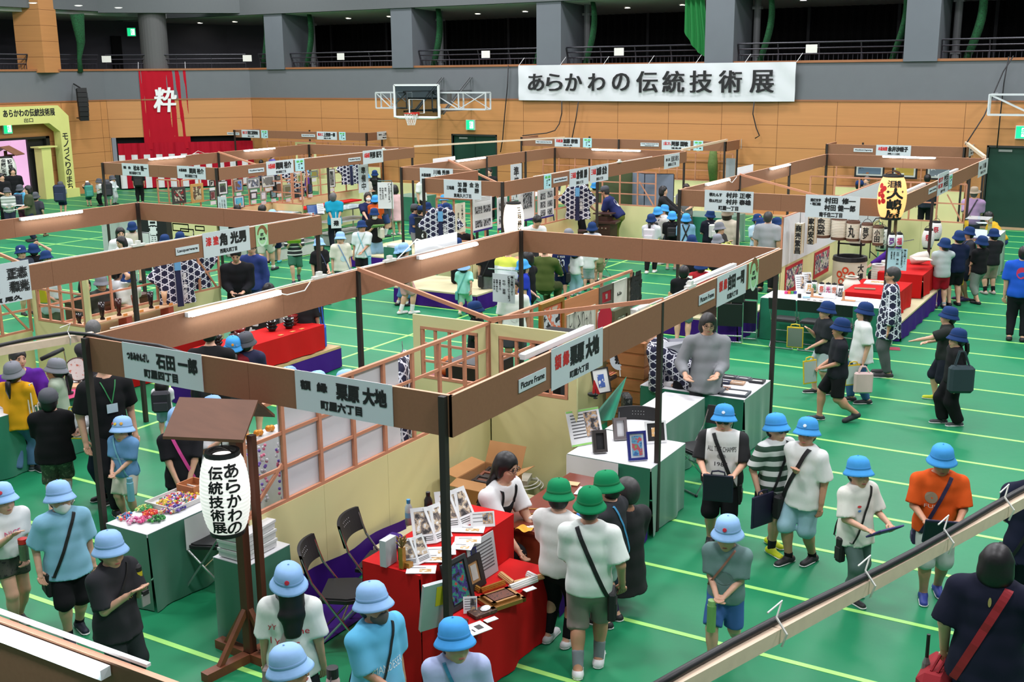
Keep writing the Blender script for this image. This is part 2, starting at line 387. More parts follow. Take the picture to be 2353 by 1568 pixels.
for i,q in en_([(710,45),(801,42),(895,38),(994,34),(1098,31),(1207,26),(1442,17),(1569,11),(460,54),(540,51),(1846,0),(272,17),(75,6),(180,12)]):
 p=at(*q,6.5);z=6.60-.2*(p[1]-34.05)/5.35 if p[1]>33.9 else 6.62
 if q[0]in(272,75,180):p=at(*q,6.62);z=6.62
 t=qb('downlight','round white downlight in the balcony ceiling','light',(p[0],p[1],z),qp='balcony downlights')
 mb=MB();mb.lathe((0,0,0),[(.13,0),(.13,-.02),(.10,-.02),(.10,0)],14);mb.B('trim_ring',M((230,230,225),.5),t,q9=1)
 mb=MB();mb.cyl((0,0,-.018),.1,.012,14);mb.B('lamp',M((255,250,240),.5,emit=14.),t,q9=1)
for i,(q,s)in en_([((785,130),'on the railing left of the backboard'),((1118,125),'on the railing right of the backboard'),((1424,119),'on the railing above the long banner'),((1866,112),'on the railing right of the long banner'),((245,136),'on the railing left of the red banner'),((568,134),'on the railing right of the round column')]):
 p=wz(*q,33.95)if q[0]>580 else A_([*(at(q[0],200,4.0)[:2]),0.])
 if q[0]<580:
  d=vs(*q);k=-66.0/(d[0]-d[1]);p=A_([d[0]*k,d[1]*k,HC+d[2]*k])
 n=A_([0,-1.,0])if q[0]>580 else w6([1,-1,0]);u=A_([-n[1],n[0],0])
 mb=MB();c=p+n*.06;mb.slab([c-u*.17+[0,0,-.12],c+u*.17+[0,0,-.12],c+u*.17+[0,0,.12],c-u*.17+[0,0,.12]],-n*.01)
 qv(mb.B('notice_sheet',M((225,222,214),.8,qa=.04),w0=p),'small white notice '+s,'notice')
def net(p,h,r,q4,z9=(10,70,34)):
 mb=MB();w8=[A_([p[0]+.25*sn_(z*1.3),p[1],z])for z in ls_(h,4.5,10)]
 mb.tube(w8,[r*(.75+.5*(i/9)*(1-i/9)*2)for i in range(10)],10,wj=.6)
 qv(mb.B('ball_net',w9([(6,40,22),z9,(16,90,46)],30.,.9),w0=(p[0],p[1],4.5),qh=1),q4,'net',qp='gathered ball nets')
NS='green ball net gathered '
for x,r,s in((-30.0+.5,.14,'behind the leftmost pillar'),(-25.3,.13,'left of the second pillar'),(-23.55,.16,'right of the second pillar'),(-19.3,.16,'left of the third pillar'),(-17.4,.15,'right of the third pillar'),(-11.4,.16,'right of the fourth pillar'),(-7.45,.16,'left of the fifth pillar'),(-5.4,.2,'right of the fifth pillar'),(-31.7,.2,'near the corner of the balcony')):
 net((x,34.5),6.6,r,NS+s)
mb=MB();mb.grid(lambda u,v:A_([-13.75+.75*u+.12*cs_(v*3)*u,33.95-.05*sn_(u*25),4.75+v*1.9-(.0 if u>.7 else .0)+(1-v)*.8*(1-u)**2]),26,10)
qv(mb.B('ball_net',M((8,110,46),.8,qa=.15,qf=30),w0=(-13.4,33.9,4.7)),'bright green ball net hanging left of the fourth pillar','net',qp='gathered ball nets')
p=at(210,100,6.0);p=A_([-35.3,29.2,0]);mb=MB();mb.tube([(-35.75,29.0,6.6),(-35.8,29.1,5.6),(-35.85,29.0,5.0),(-35.85,29.0,4.5)],[.3,.18,.09,.12],10,wj=.6);qv(mb.B('ball_net',w9([(6,40,22),(10,70,34),(16,90,46)],30.,.9),w0=(-35.8,29,4.5),qh=1),NS+'right of the wood clad column','net',qp='gathered ball nets')
def zj(p,n,q4,s=1.):
 n=np.asarray(n,float);u=A_([-n[1],n[0],0]);V=A_([0,0,1.])
 t=qb('exit_sign',q4,'exit sign',p)
 mb=MB();mb.box(np.asarray(p)+n*.04,(.36*s,.07,.36*s),np.stack([u,-n,V],1));mb.B('housing',M((210,214,210),.5),t)
 mb=MB();c=np.asarray(p)+n*.078;mb.slab([c-u*.16*s-V*.16*s,c+u*.16*s-V*.16*s,c+u*.16*s+V*.16*s,c-u*.16*s+V*.16*s],n*.004,0)
 mb.slab([c-u*.02*s-V*.12*s+n*.005,c+u*.13*s-V*.12*s+n*.005,c+u*.13*s+V*.12*s+n*.005,c-u*.02*s+V*.12*s+n*.005],n*.002,1)
 c2=c+n*.007+u*.02*s
 mb.ball(c2+V*.075*s,.022*s,8,0)
 for a,b in(((0,.05),(-.01,-.02)),((-.01,-.02),(.04,-.07)),((-.01,-.02),(-.05,-.05)),((-.05,-.05),(-.08,-.1)),((0,.04),(.05,.01)),((0,.04),(-.05,.03)),((.04,-.07),(.03,-.11))):
  mb.bar(c2+u*a[0]*s+V*a[1]*s,c2+u*b[0]*s+V*b[1]*s,.02*s,.004,up=n)
 mb.B('lit_face',[M((20,190,120),.4,qa=0,emit=1.6),M((225,255,240),.4,qa=0,emit=2.2)],t)
zj(wz(1083,287,33.9),(0,-1,0),'green exit sign above the dark green door behind the booths')
zj(wz(2350,304,33.9),(0,-1,0),'green exit sign at the right edge of the back wall')
zj(zi(15,296,-35.9),(1,0,0),'green exit sign inside the pale yellow arch')
zj(A_([-38.6,34.0,6.15]),w6([1,-1,0]),'green exit sign on the balcony beside the round column')
p=zi(188,240,-35.5);t=qb('loudspeaker','black column loudspeaker hanging on the wall left of the red banner','loudspeaker',p)
mb=MB()
for i in range(7):
 a=(i-3)*.055;mb.box((.16+.08*(1-((i-3)/3.)**2),0,.5-i*.165),(.3,.36-.012*abs(i-2),.16),yz(a))
mb.xf(qt(-.5));mb.B('cabinet',M((16,16,17),.7),t,q9=1)
mb=MB();mb.bar((0,0,.6),(-.35,0,.75),.04,.04);mb.bar((0,0,-.5),(-.35,0,-.5),.04,.04);mb.B('bracket',M((60,60,60),.5,.6),t,q9=1)
WF=M((205,210,212),.4,qa=.03)
def xb(x0,x1,z0,z1,y,mb):
 for z in(z0,z1):
  for dy in(0,.3):mb.bar((x0,y+dy,z),(x1,y+dy,z),.045,.045)
 k=2
 for i in range(k+1):
  x=x0+(x1-x0)*i/k;mb.bar((x,y,z0),(x,y,z1),.04,.04);mb.bar((x,y,z0),(x,y+.3,z0),.03,.03);mb.bar((x,y,z1),(x,y+.3,z1),.03,.03);mb.bar((x,y+.3,z0),(x,y+.3,z1),.04,.04)
  if i<k:
   xn=x0+(x1-x0)*(i+1)/k;mb.bar((x,y,z0 if i else z1),(xn,y,z1 if i else z0),.03,.03);mb.bar((x,y+.3,z1),(xn,y+.3,z0),.02,.02)
Y=31.5;t=qb('basketball_hoop','white framed basketball backboard with red rim on the back wall','basketball hoop',(-22.3,Y,2.9))
x0,x1=-23.18,-21.38;zb,zt=2.92,3.97
mb=MB();mb.bb((x0,Y,zb),(x1,Y+.02,zt));mb.B('backboard_glass',M((150,165,170),.08,qa=0,kind='glass'),t)
mb=MB()
for a,b in(((x0,zb),(x1,zb)),((x0,zt),(x1,zt)),((x0,zb),(x0,zt)),((x1,zb),(x1,zt))):mb.bar((a[0],Y-.01,a[1]),(b[0],Y-.01,b[1]),.06,.06)
xm=-22.28
for a,b in(((xm-.3,3.05),(xm+.3,3.05)),((xm-.3,3.5),(xm+.3,3.5)),((xm-.3,3.05),(xm-.3,3.5)),((xm+.3,3.05),(xm+.3,3.5))):mb.bar((a[0],Y-.012,a[1]),(b[0],Y-.012,b[1]),.045,.01)
mb.B('backboard_frame',M((235,238,238),.4,qa=0),t)
mb=MB();mb.tube([(x0-.01,Y-.01,zb+.35),(x0-.01,Y-.01,zb),(x0+.2,Y-.01,zb-.02),(x1-.2,Y-.01,zb-.02),(x1+.01,Y-.01,zb),(x1+.01,Y-.01,zb+.35)],.05,8);mb.B('edge_pad',M((240,240,240),.6,qa=0),t)
mb=MB();mb.tube([(xm+.225*cs_(a),Y-.35+.225*sn_(a),3.05)for a in ls_(0,2*PI,25)],.014,6,cap=0);mb.bb((xm-.12,Y-.14,3.0),(xm+.12,Y-.02,3.08));mb.B('rim',M((196,44,30),.4,.2),t)
mb=MB()
for k in range(12):
 for s in(1,-1):
  mb.tube([(xm+r*cs_(2*PI*(k+s*q)/12),Y-.35+r*sn_(2*PI*(k+s*q)/12),z)for r,z,q in((.225,3.04,0),(.19,2.9,.5),(.15,2.78,1),(.12,2.66,1.5))],.006,4)
mb.B('net',M((235,235,232),.8,qa=0),t)
mb=MB();xb(-24.1,-22.8,3.2,3.72,Y+.15,mb);xb(-21.75,-19.65,3.18,3.72,Y+.15,mb);mb.B('side_truss',WF,t)
mb=MB()
for x in(-22.85,-21.65):
 for dx in(0,.09):mb.bar((x+dx,Y+.5,3.0),(x+dx,33.85,4.2),.04,.04)
 mb.bar((x,Y+.05,3.1),(x,33.9,3.1),.05,.05);mb.bar((x,Y+.05,3.75),(x,33.9,3.75),.05,.05)
mb.bb((-21.5,Y+.2,3.35),(-21.2,Y+.5,3.8));mb.bb((-22.85,Y+.3,3.1),(-21.6,Y+.34,3.16));mb.bb((-22.85,Y+.3,3.5),(-21.6,Y+.34,3.56))
mb.B('wall_bracket',M((120,124,126),.4,.5),t)
t=qb('basketball_support','white lattice support arm at the right edge of the back wall','basketball support',(-3.4,32.9,3.2))
mb=MB();xb(-4.55,-2.3,3.13,3.66,32.75,mb);mb.B('side_truss',WF,t);mb=MB();mb.bar((-3.5,33.,3.4),(-3.5,33.9,3.4),.08,.08);mb.bar((-4.5,33.,3.66),(-4.5,33.9,3.66),.05,.05);mb.B('wall_bracket',WF,t)
def yn(name,a,b,z0,z1,n,q4,kw,wav=.015,nu=60,nv=16,wu=0.):
 a,b=A_([*a,0.]),A_([*b,0.]);n=np.asarray(n,float);mb=MB()
 def fn(u,v):
  e=2*abs(u-.5)
  return a+(b-a)*u+[0,0,z0+(z1-z0)*v+.02*sn_(u*PI)*(1-v)*-1]+n*(wav*(sn_(u*37+wu+v*3)+.6*sn_(u*71+v*9))*(.4+e*e)+.035)
 mb.grid(fn,nu,nv);return qv(mb.B(name,kw,w0=((a+b)/2+[0,0,z0]),qh=1),q4,'banner')
v7=M((214,217,220),.85,qa=.03,qf=2,kind='cloth')
BA,BB=(-19.62,33.78),(-10.1,33.78)
o=yn('hanging_banner',BA,BB,3.43,4.58,(0,-1,0),'long white cloth banner with black characters on the balcony front',v7)
mb=MB();y=33.70
b8='あらかわの伝統技術展'
xs=np.interp([1239,1286,1335,1392,1451,1513,1574,1636,1700,1768],[1191,1836],[-19.62,-10.1])
for i,c in en_(b8):
 hh=.55 if i<5 else .66
 qn(mb,c,xs[i],4.02,hh*1.08,hh,A_([0,y,0]),A_([1.,0,0]),A_([0,0,1.]),A_([0,-1.,0]),0,.022,.006,zl=.012)
l=mb.B('lettering',kv,o)
mb=MB()
for k in range(7):
 x=-19.6+1.585*k;mb.tube([(x,33.74,4.58),(x+.12,33.9,4.83)],.008,5)
mb.B('tie_cord',M((225,225,225),.8),o)
a2,b2=A_([-35.05,30.93]),A_([-33.3,32.63])
d0,d1=vs(318,160),vs(426,160)
k0=-66.0/(d0[0]-d0[1]);k1=-66.0/(d1[0]-d1[1]);a2,b2=(d0*k0)[:2],(d1*k1)[:2]
n2=w6([1,-1,0])
o=yn('hanging_banner',a2,b2,1.55,4.62,n2,'tall red cloth banner with one white brushed character',M((176,14,36),.8,qa=.06,qf=2,kind='cloth'),.012,24,24)
mb=MB();c=A_([*(a2+(b2-a2)*.52),3.42]);u=w6([*(b2-a2),0])
qn(mb,'粋',0,.02,.80,.92,c,u,A_([0,0,1.]),n2,0,.024,.012,zl=.075,x8=.12);mb.B('lettering',j8,o)
mb=MB()
for s in(0.0,1.0):
 p=A_([*(a2+(b2-a2)*s),4.62])+n2*.03;mb.tube([p,p-n2*.3+[0,0,.25]],.01,5)
mb.B('tie_cord',M((225,225,225),.8),o)
mb=MB();A=A_([-35.75,30.35,0]);B=A_([-32.1,33.95,0]);L=np.linalg.norm(B-A);u=(B-A)/L;ns=22
def cur(s,z):return A+u*s+w6([1,-1,0])*(.12+.035*sn_(s*9)+.02*sn_(s*23+z))+[0,0,z]
for i in range(ns*4):
 s0,s1=L*i/(ns*4),L*(i+1)/(ns*4);w_=(i//4)%2==0
 zs=[0.05,.5,1.0,1.35,1.8]
 for j in range(4):mb.add([cur(s0,zs[j]),cur(s1,zs[j]),cur(s1,zs[j+1]),cur(s0,zs[j+1])],[(0,1,2,3)],1 if(w_ and j<3)else 0)
qv(mb.B('striped_curtain',[M((172,14,38),.8,qa=.08,qf=4,kind='cloth'),M((220,220,222),.85,qa=.04,kind='cloth')],w0=(A+B)/2,qh=1),'red and white striped ceremonial curtain below the red banner','curtain')
AY=M((214,214,130),.7,qa=.04,qf=4)
t=qb('entrance_arch','pale yellow arch with black lettering at the left edge','arch',(-35.6,26,0))
mb=MB();y0,y1=22.9,27.85
kh=[(y0,0),(y0+.42,0),(y0+.42,2.45),(y0+.75,2.72),(y1-.85,2.72),(y1-.42,2.4),(y1-.42,0),(y1,0),(y1,2.95),(y1-.42,3.34),(y0+.42,3.34),(y0,2.95)]
def kx(mb,x,d):
 for q in([0,1,2,11],[11,2,3,10],[10,3,4,9],[9,4,5,8],[8,5,6,7]):mb.slab([(x,*kh[i])for i in q],(d,0,0))
kx(mb,-35.7,.38);mb.bb((-35.88,y1-.5,0),(-35.2,y1+.08,.32));mb.B('arch_body',AY,t)
mb=MB();O=A_([-35.32,25.2,0]);U_,V_,N_=A_([0,1.,0]),A_([0,0,1.]),A_([1.,0,0])
qn(mb,'あらかわの伝統技術展',1.02,3.12,2.1,.26,O,U_,V_,N_,0,.008);qn(mb,'出口',.95,2.86,.36,.15,O,U_,V_,N_,0,.004)
wl(mb,'モノづくりのまち',2.42,2.35,.25,.26,O,U_,V_,N_,0,.006);mb.B('lettering',kv,t)
mb=MB();mb.bb((-35.86,26.65,0),(-35.45,27.05,1.85));mb.bb((-35.86,26.5,1.85),(-35.4,27.3,1.9));qv(mb.B('yellow_pillar',AY,w0=(-35.6,26.8,0)),'small pale yellow pillar inside the arch','pillar')
HF,HB=2.273,1.983
MDF=M((142,97,70),.75,qa=.10,qf=40,kind='mdf');xc=M((226,172,142),.8,qa=.06,qf=30,kind='mdf_edge')  # top edge: bare board, light from above put into its paler colour
b9=qj((42,34,30),.6,axis=2,qa=.3);kq=qj((204,140,108),.65,axis=1,qa=.16);yb=qj((232,206,180),.6,axis=0,qa=.12)
vu=M((226,218,160),.75,qa=.05,qf=2.5,kind='yellow_panel',stretch=(1,1,.3));be=M((226,228,232),.85,qa=.02,kind='paper')
bf=M((206,213,218),.55,qa=.01,kind='sign_board');yc=M((14,112,84),.38,qa=.12,qf=5,kind='satin');wp=M((196,22,22),.8,qa=.06,qf=6,kind='cloth')
xd=M((62,22,122),.7,qa=.10,qf=5,kind='cloth');v8=M((228,228,230),.75,qa=.02,kind='white_cover');xe=M((206,198,158),.8,qa=.06,qf=60,kind='tatami')
EX,EY,EZ=np.eye(3)
def xg(mb,a,b,n):
 """board from a to b (xy), outward normal n; its top edge is bare"""
 a,b,n=A_([*a,0.]),A_([*b,0.]),A_([*n,0.])
 mb.slab([a+EZ*HB,b+EZ*HB,b+EZ*(HF-.002),a+EZ*(HF-.002)],-n*.026,0)
 mb.slab([a+EZ*(HF-.002),b+EZ*(HF-.002),b+EZ*HF,a+EZ*HF],-n*.026,1)
def jb(q4,xh,xi,v9=(),x4=1.8):
 xs=[p[0]for p in xi];ys=[p[1]for p in xi]
 t=qb('booth_frame',q4,'booth',(sum(xs)/len(xs),sum(ys)/len(ys),0))
 for a,b,n in xh:
  a,b=A_(a,float),A_(b,float);L=np.linalg.norm(b-a);k=max(1,int(round(L/2.4)))
  for i in range(k):
   mb=MB();xg(mb,a+(b-a)*i/k,a+(b-a)*((i+1)/k)-(b-a)/L*.003,n);mb.B('fascia_board',[MDF,xc],t)
 for x,y in xi:
  mb=MB();mb.bb((x-.024,y-.024,0),(x+.024,y+.024,HF-.004));mb.B('post',b9,t)
 for a,b in v9:
  mb=MB();mb.bar(a,b,.035,.04);mb.B('brace',kq,t)
 return t
def zm(w2,c,tl,tr,kr,h=.296,zt=None,name='name_sign',q4='',zk='sign',kw=None,d=.006,qp=None):
 """a board on the front ('f', y = c) or right ('r', x = c) side between two pixels of its top edge; items in metres from its middle"""
 if w2=='f':p,q=wz(*tl,c),wz(*tr,c);U,N=EX,-EY;N=A_([0,-1.,0])
 else:p,q=zi(*tl,c),zi(*tr,c);U,N=EY,EX
 w_=abs((q-p)@U);mid=(p+q)/2;z1=HF+.01 if zt is None else zt
 C=A_([mid[0],mid[1],z1-h/2]);C=C+N*(.004)
 mb=MB();mb.slab([C-U*w_/2-EZ*h/2,C+U*w_/2-EZ*h/2,C+U*w_/2+EZ*h/2,C-U*w_/2+EZ*h/2],N*d)
 o=qv(mb.B(name,kw or bf,w0=C),q4,zk,qp)
 if kr:
  mb=MB()
  for it in kr:
   jh,cx,cy,tw,th=it[:5];mi=it[5]if len(it)>5 else 0;bd=it[6]if len(it)>6 else .004
   qn(mb,jh,cx*w_,cy*h,tw*w_,th*h,C+N*d,U,EZ,N,mi,bd)
  mb.B('lettering',[kv,ya],o)
 return o,C+N*d,U,N,w_,h
def za(w2,c,tl,tr,xj,name,va,q4,**k):
 return zm(w2,c,tl,tr,[(xj,-.31,.14,.26,.34,1,.004),(name,.13,.13,.56,.46,0,.009),(va,.02,-.32,.36,.17,0,.003)],q4=q4,**k)
def qr(w2,c,tl,tr,jh,q4,zt=HF-.1,h=.10):
 return zm(w2,c,tl,tr,[(jh,0,0,.86,.46,0,.0015)],h=h,zt=zt,name='small_sign',q4=q4)
CARD=M((178,224,232),.6,qa=0);bh=M((168,212,160),.6,qa=0);LEAF=M((92,190,90),.6,qa=0);BRWN=M((138,92,56),.6,qa=0)
def jx(w2,c,tl,tr,kind,q4):
 o,C,U,N,w_,h=zm(w2,c,tl,tr,[],name='emblem_card',q4=q4,kw=CARD if kind=='leaf' else bh,zk='emblem card')
 mb=MB();n=N*.002
 def ka(cx,cy,r,a0,a1,wd,mi):
  a=ls_(a0,a1,12)
  for i in range(11):
   wa,wb=(wd*(.4+.6*i/11),wd*(.4+.6*(i+1)/11))if mi==1 else(wd,wd)
   P=lambda t,rr:C+n+U*(cx+rr*cs_(t))+EZ*(cy+rr*1.25*sn_(t))
   mb.poly([P(a[i],r-wa/2),P(a[i],r+wa/2),P(a[i+1],r+wb/2),P(a[i+1],r-wb/2)],mi)
 if kind=='leaf':
  for s in(-1,1):
   mb.poly([C+n+U*(s*w_*.2+w_*.17*cs_(t))+EZ*(h*.3+h*.09*sn_(t))for t in ls_(0,2*PI,14)[:-1]],0)
  mb.poly([C+n+U*x+EZ*z for x,z in((-.006,h*.22),(.006,h*.22),(.006,0),(-.006,0))],0)
  for i,ch in en_('めばえ'):qn(mb,ch,-w_*.1,h*(.05-.15*i),w_*.16,h*.1,C,U,EZ,N,2,.001)
  qn(mb,'事',w_*.2,h*.1,w_*.2,h*.11,C,U,EZ,N,2,.002);qn(mb,'業',w_*.22,-h*.28,w_*.2,h*.11,C,U,EZ,N,2,.002)
  ka(0,-h*.1,w_*.36,PI,2*PI,.008,3)
 else:
  ka(0,h*.05,w_*.34,PI,.3,.07*w_*3,1)
  mb.poly([C+n*1.3+U*(w_*x)+EZ*(h*z)for x,z in((.18,.16),(.47,.2),(.36,-.02))],1)
  ka(0,-h*.12,w_*.34,PI,2*PI,.05*w_*2,3)
  qn(mb,'匠',.0,h*.04,w_*.24,h*.13,C,U,EZ,N,2,.002);qn(mb,'育成',0,-h*.16,w_*.44,h*.12,C,U,EZ,N,2,.002)
 mb.B('emblem',[LEAF,BRWN,kv,M((206,226,206),.5,qa=0)],o)
def qu(q4,a,b,zp=.97,z1=1.84,zu=.45,zn=(1.27,1.56),jc=(),pics=None,xk=1,js=None,n=None,kw=None):
 a,b=A_([*a,0.]),A_([*b,0.]);L=np.linalg.norm(b-a);u=(b-a)/L;n=A_([-u[1],u[0],0])
 t=qb('lattice_partition',q4,'partition',(a+b)/2)
 if xk:
  mb=MB();k=max(1,int(round(L/.9)))
  for i in range(k):mb.slab([a+u*L*i/k,a+u*(L*(i+1)/k-.003),a+u*(L*(i+1)/k-.003)+EZ*zp,a+u*L*i/k+EZ*zp],n*.012)
  mb.xf(t=-n*.018);mb.B('panel',kw or vu,t)
  mb=MB();mb.xf()
  for i in range(k):mb.slab([a+u*L*i/k,a+u*(L*(i+1)/k-.003),a+u*(L*(i+1)/k-.003)+EZ*zp,a+u*L*i/k+EZ*zp],n*.012)
  mb.xf(t=n*.008);mb.B('panel',kw or vu,t)
 mb=MB();m=max(1,int(round(L/zu)))
 for i in range(m+1):p=a+u*(L*i/m);mb.bar(p+EZ*(zp-.02),p+EZ*z1,.028,.036,up=u)
 mb.bar(a+EZ*z1,b+EZ*z1,.036,.03);mb.bar(a+EZ*(zp+.015),b+EZ*(zp+.015),.03,.03)
 for z in zn:mb.bar(a+EZ*z,b+EZ*z,.016,.028)
 for s in(js or()):mb.bar(a+u*s[0]+EZ*s[1],a+u*s[2]+EZ*s[3],.02,.028)
 mb.B('lattice',kq,t)
 for s0,s1,wx in jc:
  mb=MB();mb.slab([a+u*s0+EZ*zp,a+u*s1+EZ*zp,a+u*s1+EZ*z1,a+u*s0+EZ*z1],n*.003*wx);mb.xf(t=n*.02*wx);mb.B('paper_sheet',be,t)
 return t
def wn(q4,a,b,z1=1.84,kb=(1.15,1.72),bi=3,zn=2,solid=1):
 """pale yellow panel with a lattice window near its top"""
 a,b=A_([*a,0.]),A_([*b,0.]);L=np.linalg.norm(b-a);u=(b-a)/L;n=A_([-u[1],u[0],0])
 t=qb('window_partition',q4,'partition',(a+b)/2);f=.10
 mb=MB()
 for s0,s1,q0,q1 in((0,L,0.01,kb[0]),(0,L,kb[1],z1),(0,f,kb[0],kb[1]),(L-f,L,kb[0],kb[1])):
  mb.slab([a+u*s0+EZ*q0,a+u*s1+EZ*q0,a+u*s1+EZ*q1,a+u*s0+EZ*q1],n*.03)
 mb.xf(t=-n*.015);mb.B('panel',vu,t)
 mb=MB()
 for s in(f+.015,L-f-.015):mb.bar(a+u*s+EZ*kb[0],a+u*s+EZ*kb[1],.03,.04,up=u)
 for i in range(bi):s=f+(L-2*f)*(i+1)/(bi+1);mb.bar(a+u*s+EZ*kb[0],a+u*s+EZ*kb[1],.026,.03,up=u)
 for z in(kb[0]+.015,kb[1]-.015):mb.bar(a+u*f+EZ*z,a+u*(L-f)+EZ*z,.04,.03)
 for i in range(zn):z=kb[0]+(kb[1]-kb[0])*(i+1)/(zn+1);mb.bar(a+u*f+EZ*z,a+u*(L-f)+EZ*z,.024,.026)
 mb.B('lattice',kq,t)
 return t
bj=M((255,255,255),.4,qa=0,emit=40.,ecol=(232,248,255));FIX=M((232,234,236),.45,qa=0)
xl=M((228,226,218),.6,qa=0);yo=M((26,26,28),.5,qa=.1)
def jj(a,b,q4,n,vb=1,stand=.0,xo=None):
 """fluorescent batten along a board's inner face, a-b its ends"""
 a,b,n=np.asarray(a,float),np.asarray(b,float),np.asarray(n,float)
 t=qb('tube_light',q4,'fluorescent lamp',(a+b)/2,qp=None)
 u=w6(b-a);mb=MB();mb.bar(a-u*.03,b+u*.03,.045,.04);mb.B('batten',FIX,t)
 mb=MB();mb.tube([a+n*.035-EZ*.004,b+n*.035-EZ*.004],.017,8);mb.B('tube',bj if vb else FIX,t)
 if xo:
  mb=MB();mb.tube([np.asarray(p,float)for p in xo],.006,5);mb.B('cord',xl,t)
 return t
X1,X2,X3=(-7.58,-3.98),(-15.08,-11.12),(-22.95,-19.05)
def ka(x0,x1,y0,y1):return[((x0,y0),(x1,y0),(0,-1)),((x1,y0),(x1,y1),(1,0)),((x0,y1),(x1,y1),(0,1)),((x0,y0),(x0,y1),(-1,0))]
jb('brown framed booth nearest the camera, around the picture frame stall',ka(-7.6,-3.97,5.92,13.08),[(-7.55,5.90),(-4.03,5.90),(-7.57,9.5),(-3.99,9.45),(-7.56,13.03),(-4.02,13.03)],[((-7.56,9.5,HF+.015),(-5.93,9.58,1.88)),((-5.93,9.58,1.88),(-3.99,9.5,HF+.01))])
jb('brown framed booth at left around the lacquerware stall',ka(-15.1,-11.1,5.92,13.12),[(-15.05,5.9),(-15.05,9.5),(-11.13,9.5),(-15.05,13.07),(-11.15,13.07),(-11.15,5.9)],[((-15.05,9.5,HF),(-13.3,9.58,1.86))])
jb('brown framed booth beyond the lacquerware stall, around the framed woodblock prints',ka(-23.0,-19.05,18.98,26.75),[(-22.95,18.95),(-19.1,18.95),(-22.95,22.9),(-19.08,22.9),(-22.95,26.7),(-19.1,26.7)],[((-22.95,22.9,HF+.01),(-21.1,22.9,1.88))])
jb('brown framed booth in the middle around the three-stringed instrument stall',[((-15.3,20.9),(-13.25,20.9),(0,-1)),((-13.2,18.85),(-11.3,18.85),(0,-1)),((-11.3,18.85),(-11.3,28.3),(1,0)),((-15.3,28.3),(-11.3,28.3),(0,1)),((-15.3,20.9),(-15.3,28.3),(-1,0)),((-13.22,18.9),(-13.22,20.9),(-1,0))],[(-15.25,20.87),(-13.2,18.82),(-13.25,20.9),(-11.33,18.82),(-11.33,23.0),(-15.27,24.6),(-15.27,26.6),(-15.26,28.25),(-11.35,28.25)],[((-15.3,22.9,HF+.02),(-12.1,20.6,1.9))])
jb('brown framed booth at right around the paper lantern stall',ka(-7.72,-3.92,18.95,28.72),[(-7.67,18.92),(-3.98,18.92),(-7.7,22.2),(-7.7,25.6),(-3.95,22.4),(-3.95,26.6),(-7.68,28.67),(-3.97,28.67)],[((-7.7,22.2,HF+.01),(-5.9,22.2,1.88))])
jb('low brown framed booth along the back wall in the middle',[((-18.9,32.6),(-11.75,32.6),(0,-1)),((-11.75,32.6),(-11.75,33.75),(1,0)),((-18.9,32.6),(-18.9,33.75),(-1,0))],[(-18.85,32.57),(-11.8,32.57),(-15.3,32.57),(-16.9,33.7),(-11.8,33.7)])
jb('brown framed booth along the back wall at right',[((-8.8,32.65),(-5.0,32.65),(0,-1)),((-5.0,32.65),(-5.0,33.75),(1,0)),((-8.8,32.65),(-8.8,33.75),(-1,0))],[(-8.75,32.62),(-5.05,32.62),(-5.05,33.7),(-8.0,33.7)])
jb('brown framed booth along the back wall at left beside the red banner',[((-32.0,32.8),(-25.4,32.8),(0,-1)),((-25.4,32.8),(-25.4,33.75),(1,0)),((-32.0,32.8),(-31.5,33.75),(-1,0))],[(-31.9,32.77),(-28.9,33.7),(-25.45,32.77),(-25.45,33.7)])
t=qb('booth_frame','brown board with a glaring tube at the bottom left corner','booth',(-4.2,2.46,0))
mb=MB();xg(mb,(-7.5,2.46),(-2.3,2.46),(0,1));mb.B('fascia_board',[MDF,xc],t)
for x in(-7.4,-2.33):mb=MB();mb.bb((x-.033,2.37,0),(x+.033,2.43,HF));mb.B('post',b9,t)
jj((-4.6,2.405,HF-.03),(-3.18,2.405,HF-.03),'glaring white tube lamp at the bottom left corner',(0,-.6,.3))
mb=MB();mb.bar((-4.0,2.475,HF+.01),(-3.0,2.475,HF+.01),.02,.012);
qv(mb.B('white_batten',FIX,w0=(-3.5,2.475,HF)),'thin white batten tied along the nearest brown board','batten')
def jk(a,b,q4,lab2,vc,ties):
 a,b=np.asarray(a,float),np.asarray(b,float)
 mb=MB();mb.bar(a,b,.045,.06);qv(mb.B('timber_beam',yb,w0=(a+b)/2),q4,'beam')
 t=qb('cable',lab2,'cable',vc[len(vc)//2]);mb=MB();mb.tube(vc,.016,8);mb.B('sheath',yo,t,qh=1)
 for s in ties:p=a+(b-a)*s;u=w6(b-a);mb=MB();mb.tube([p+EZ*.07,p+np.cross(u,EZ)*.05+EZ*.02,p+np.cross(u,EZ)*.03-EZ*.04],.005,5);mb.tube([p+EZ*.07,p+EZ*.13+u*.03,p+EZ*.11-u*.06],.004,5);mb.B('tie_string',xl,t)
A,B=at(1480,1622,2.24),at(2440,1102,2.24)
u=w6(B-A);s_=np.cross(u,EZ);vc=[A+(B-A)*s+EZ*(.045)-s_*(.014*sn_(s*9)+.006)for s in ls_(0,1,14)]
jk(A,B,'raw timber beam crossing the bottom right corner','black cable tied along the timber beam at bottom right',vc,(.23,.42,.62,.80))
A,B=at(-60,818,2.24),at(214,771,2.24);vc=[A+EZ*.035,A+(B-A)*.25+EZ*.05,A+(B-A)*.5+EZ*.06,A+(B-A)*.8+EZ*.055]+[wz(*q,5.95)for q in((215,770),(270,782),(365,795),(425,813),(480,833),(545,840),(585,842))]
jk(A,B,'raw timber beam entering from the left edge','black cable running from the left edge onto the nearest booth',vc,(.78,))
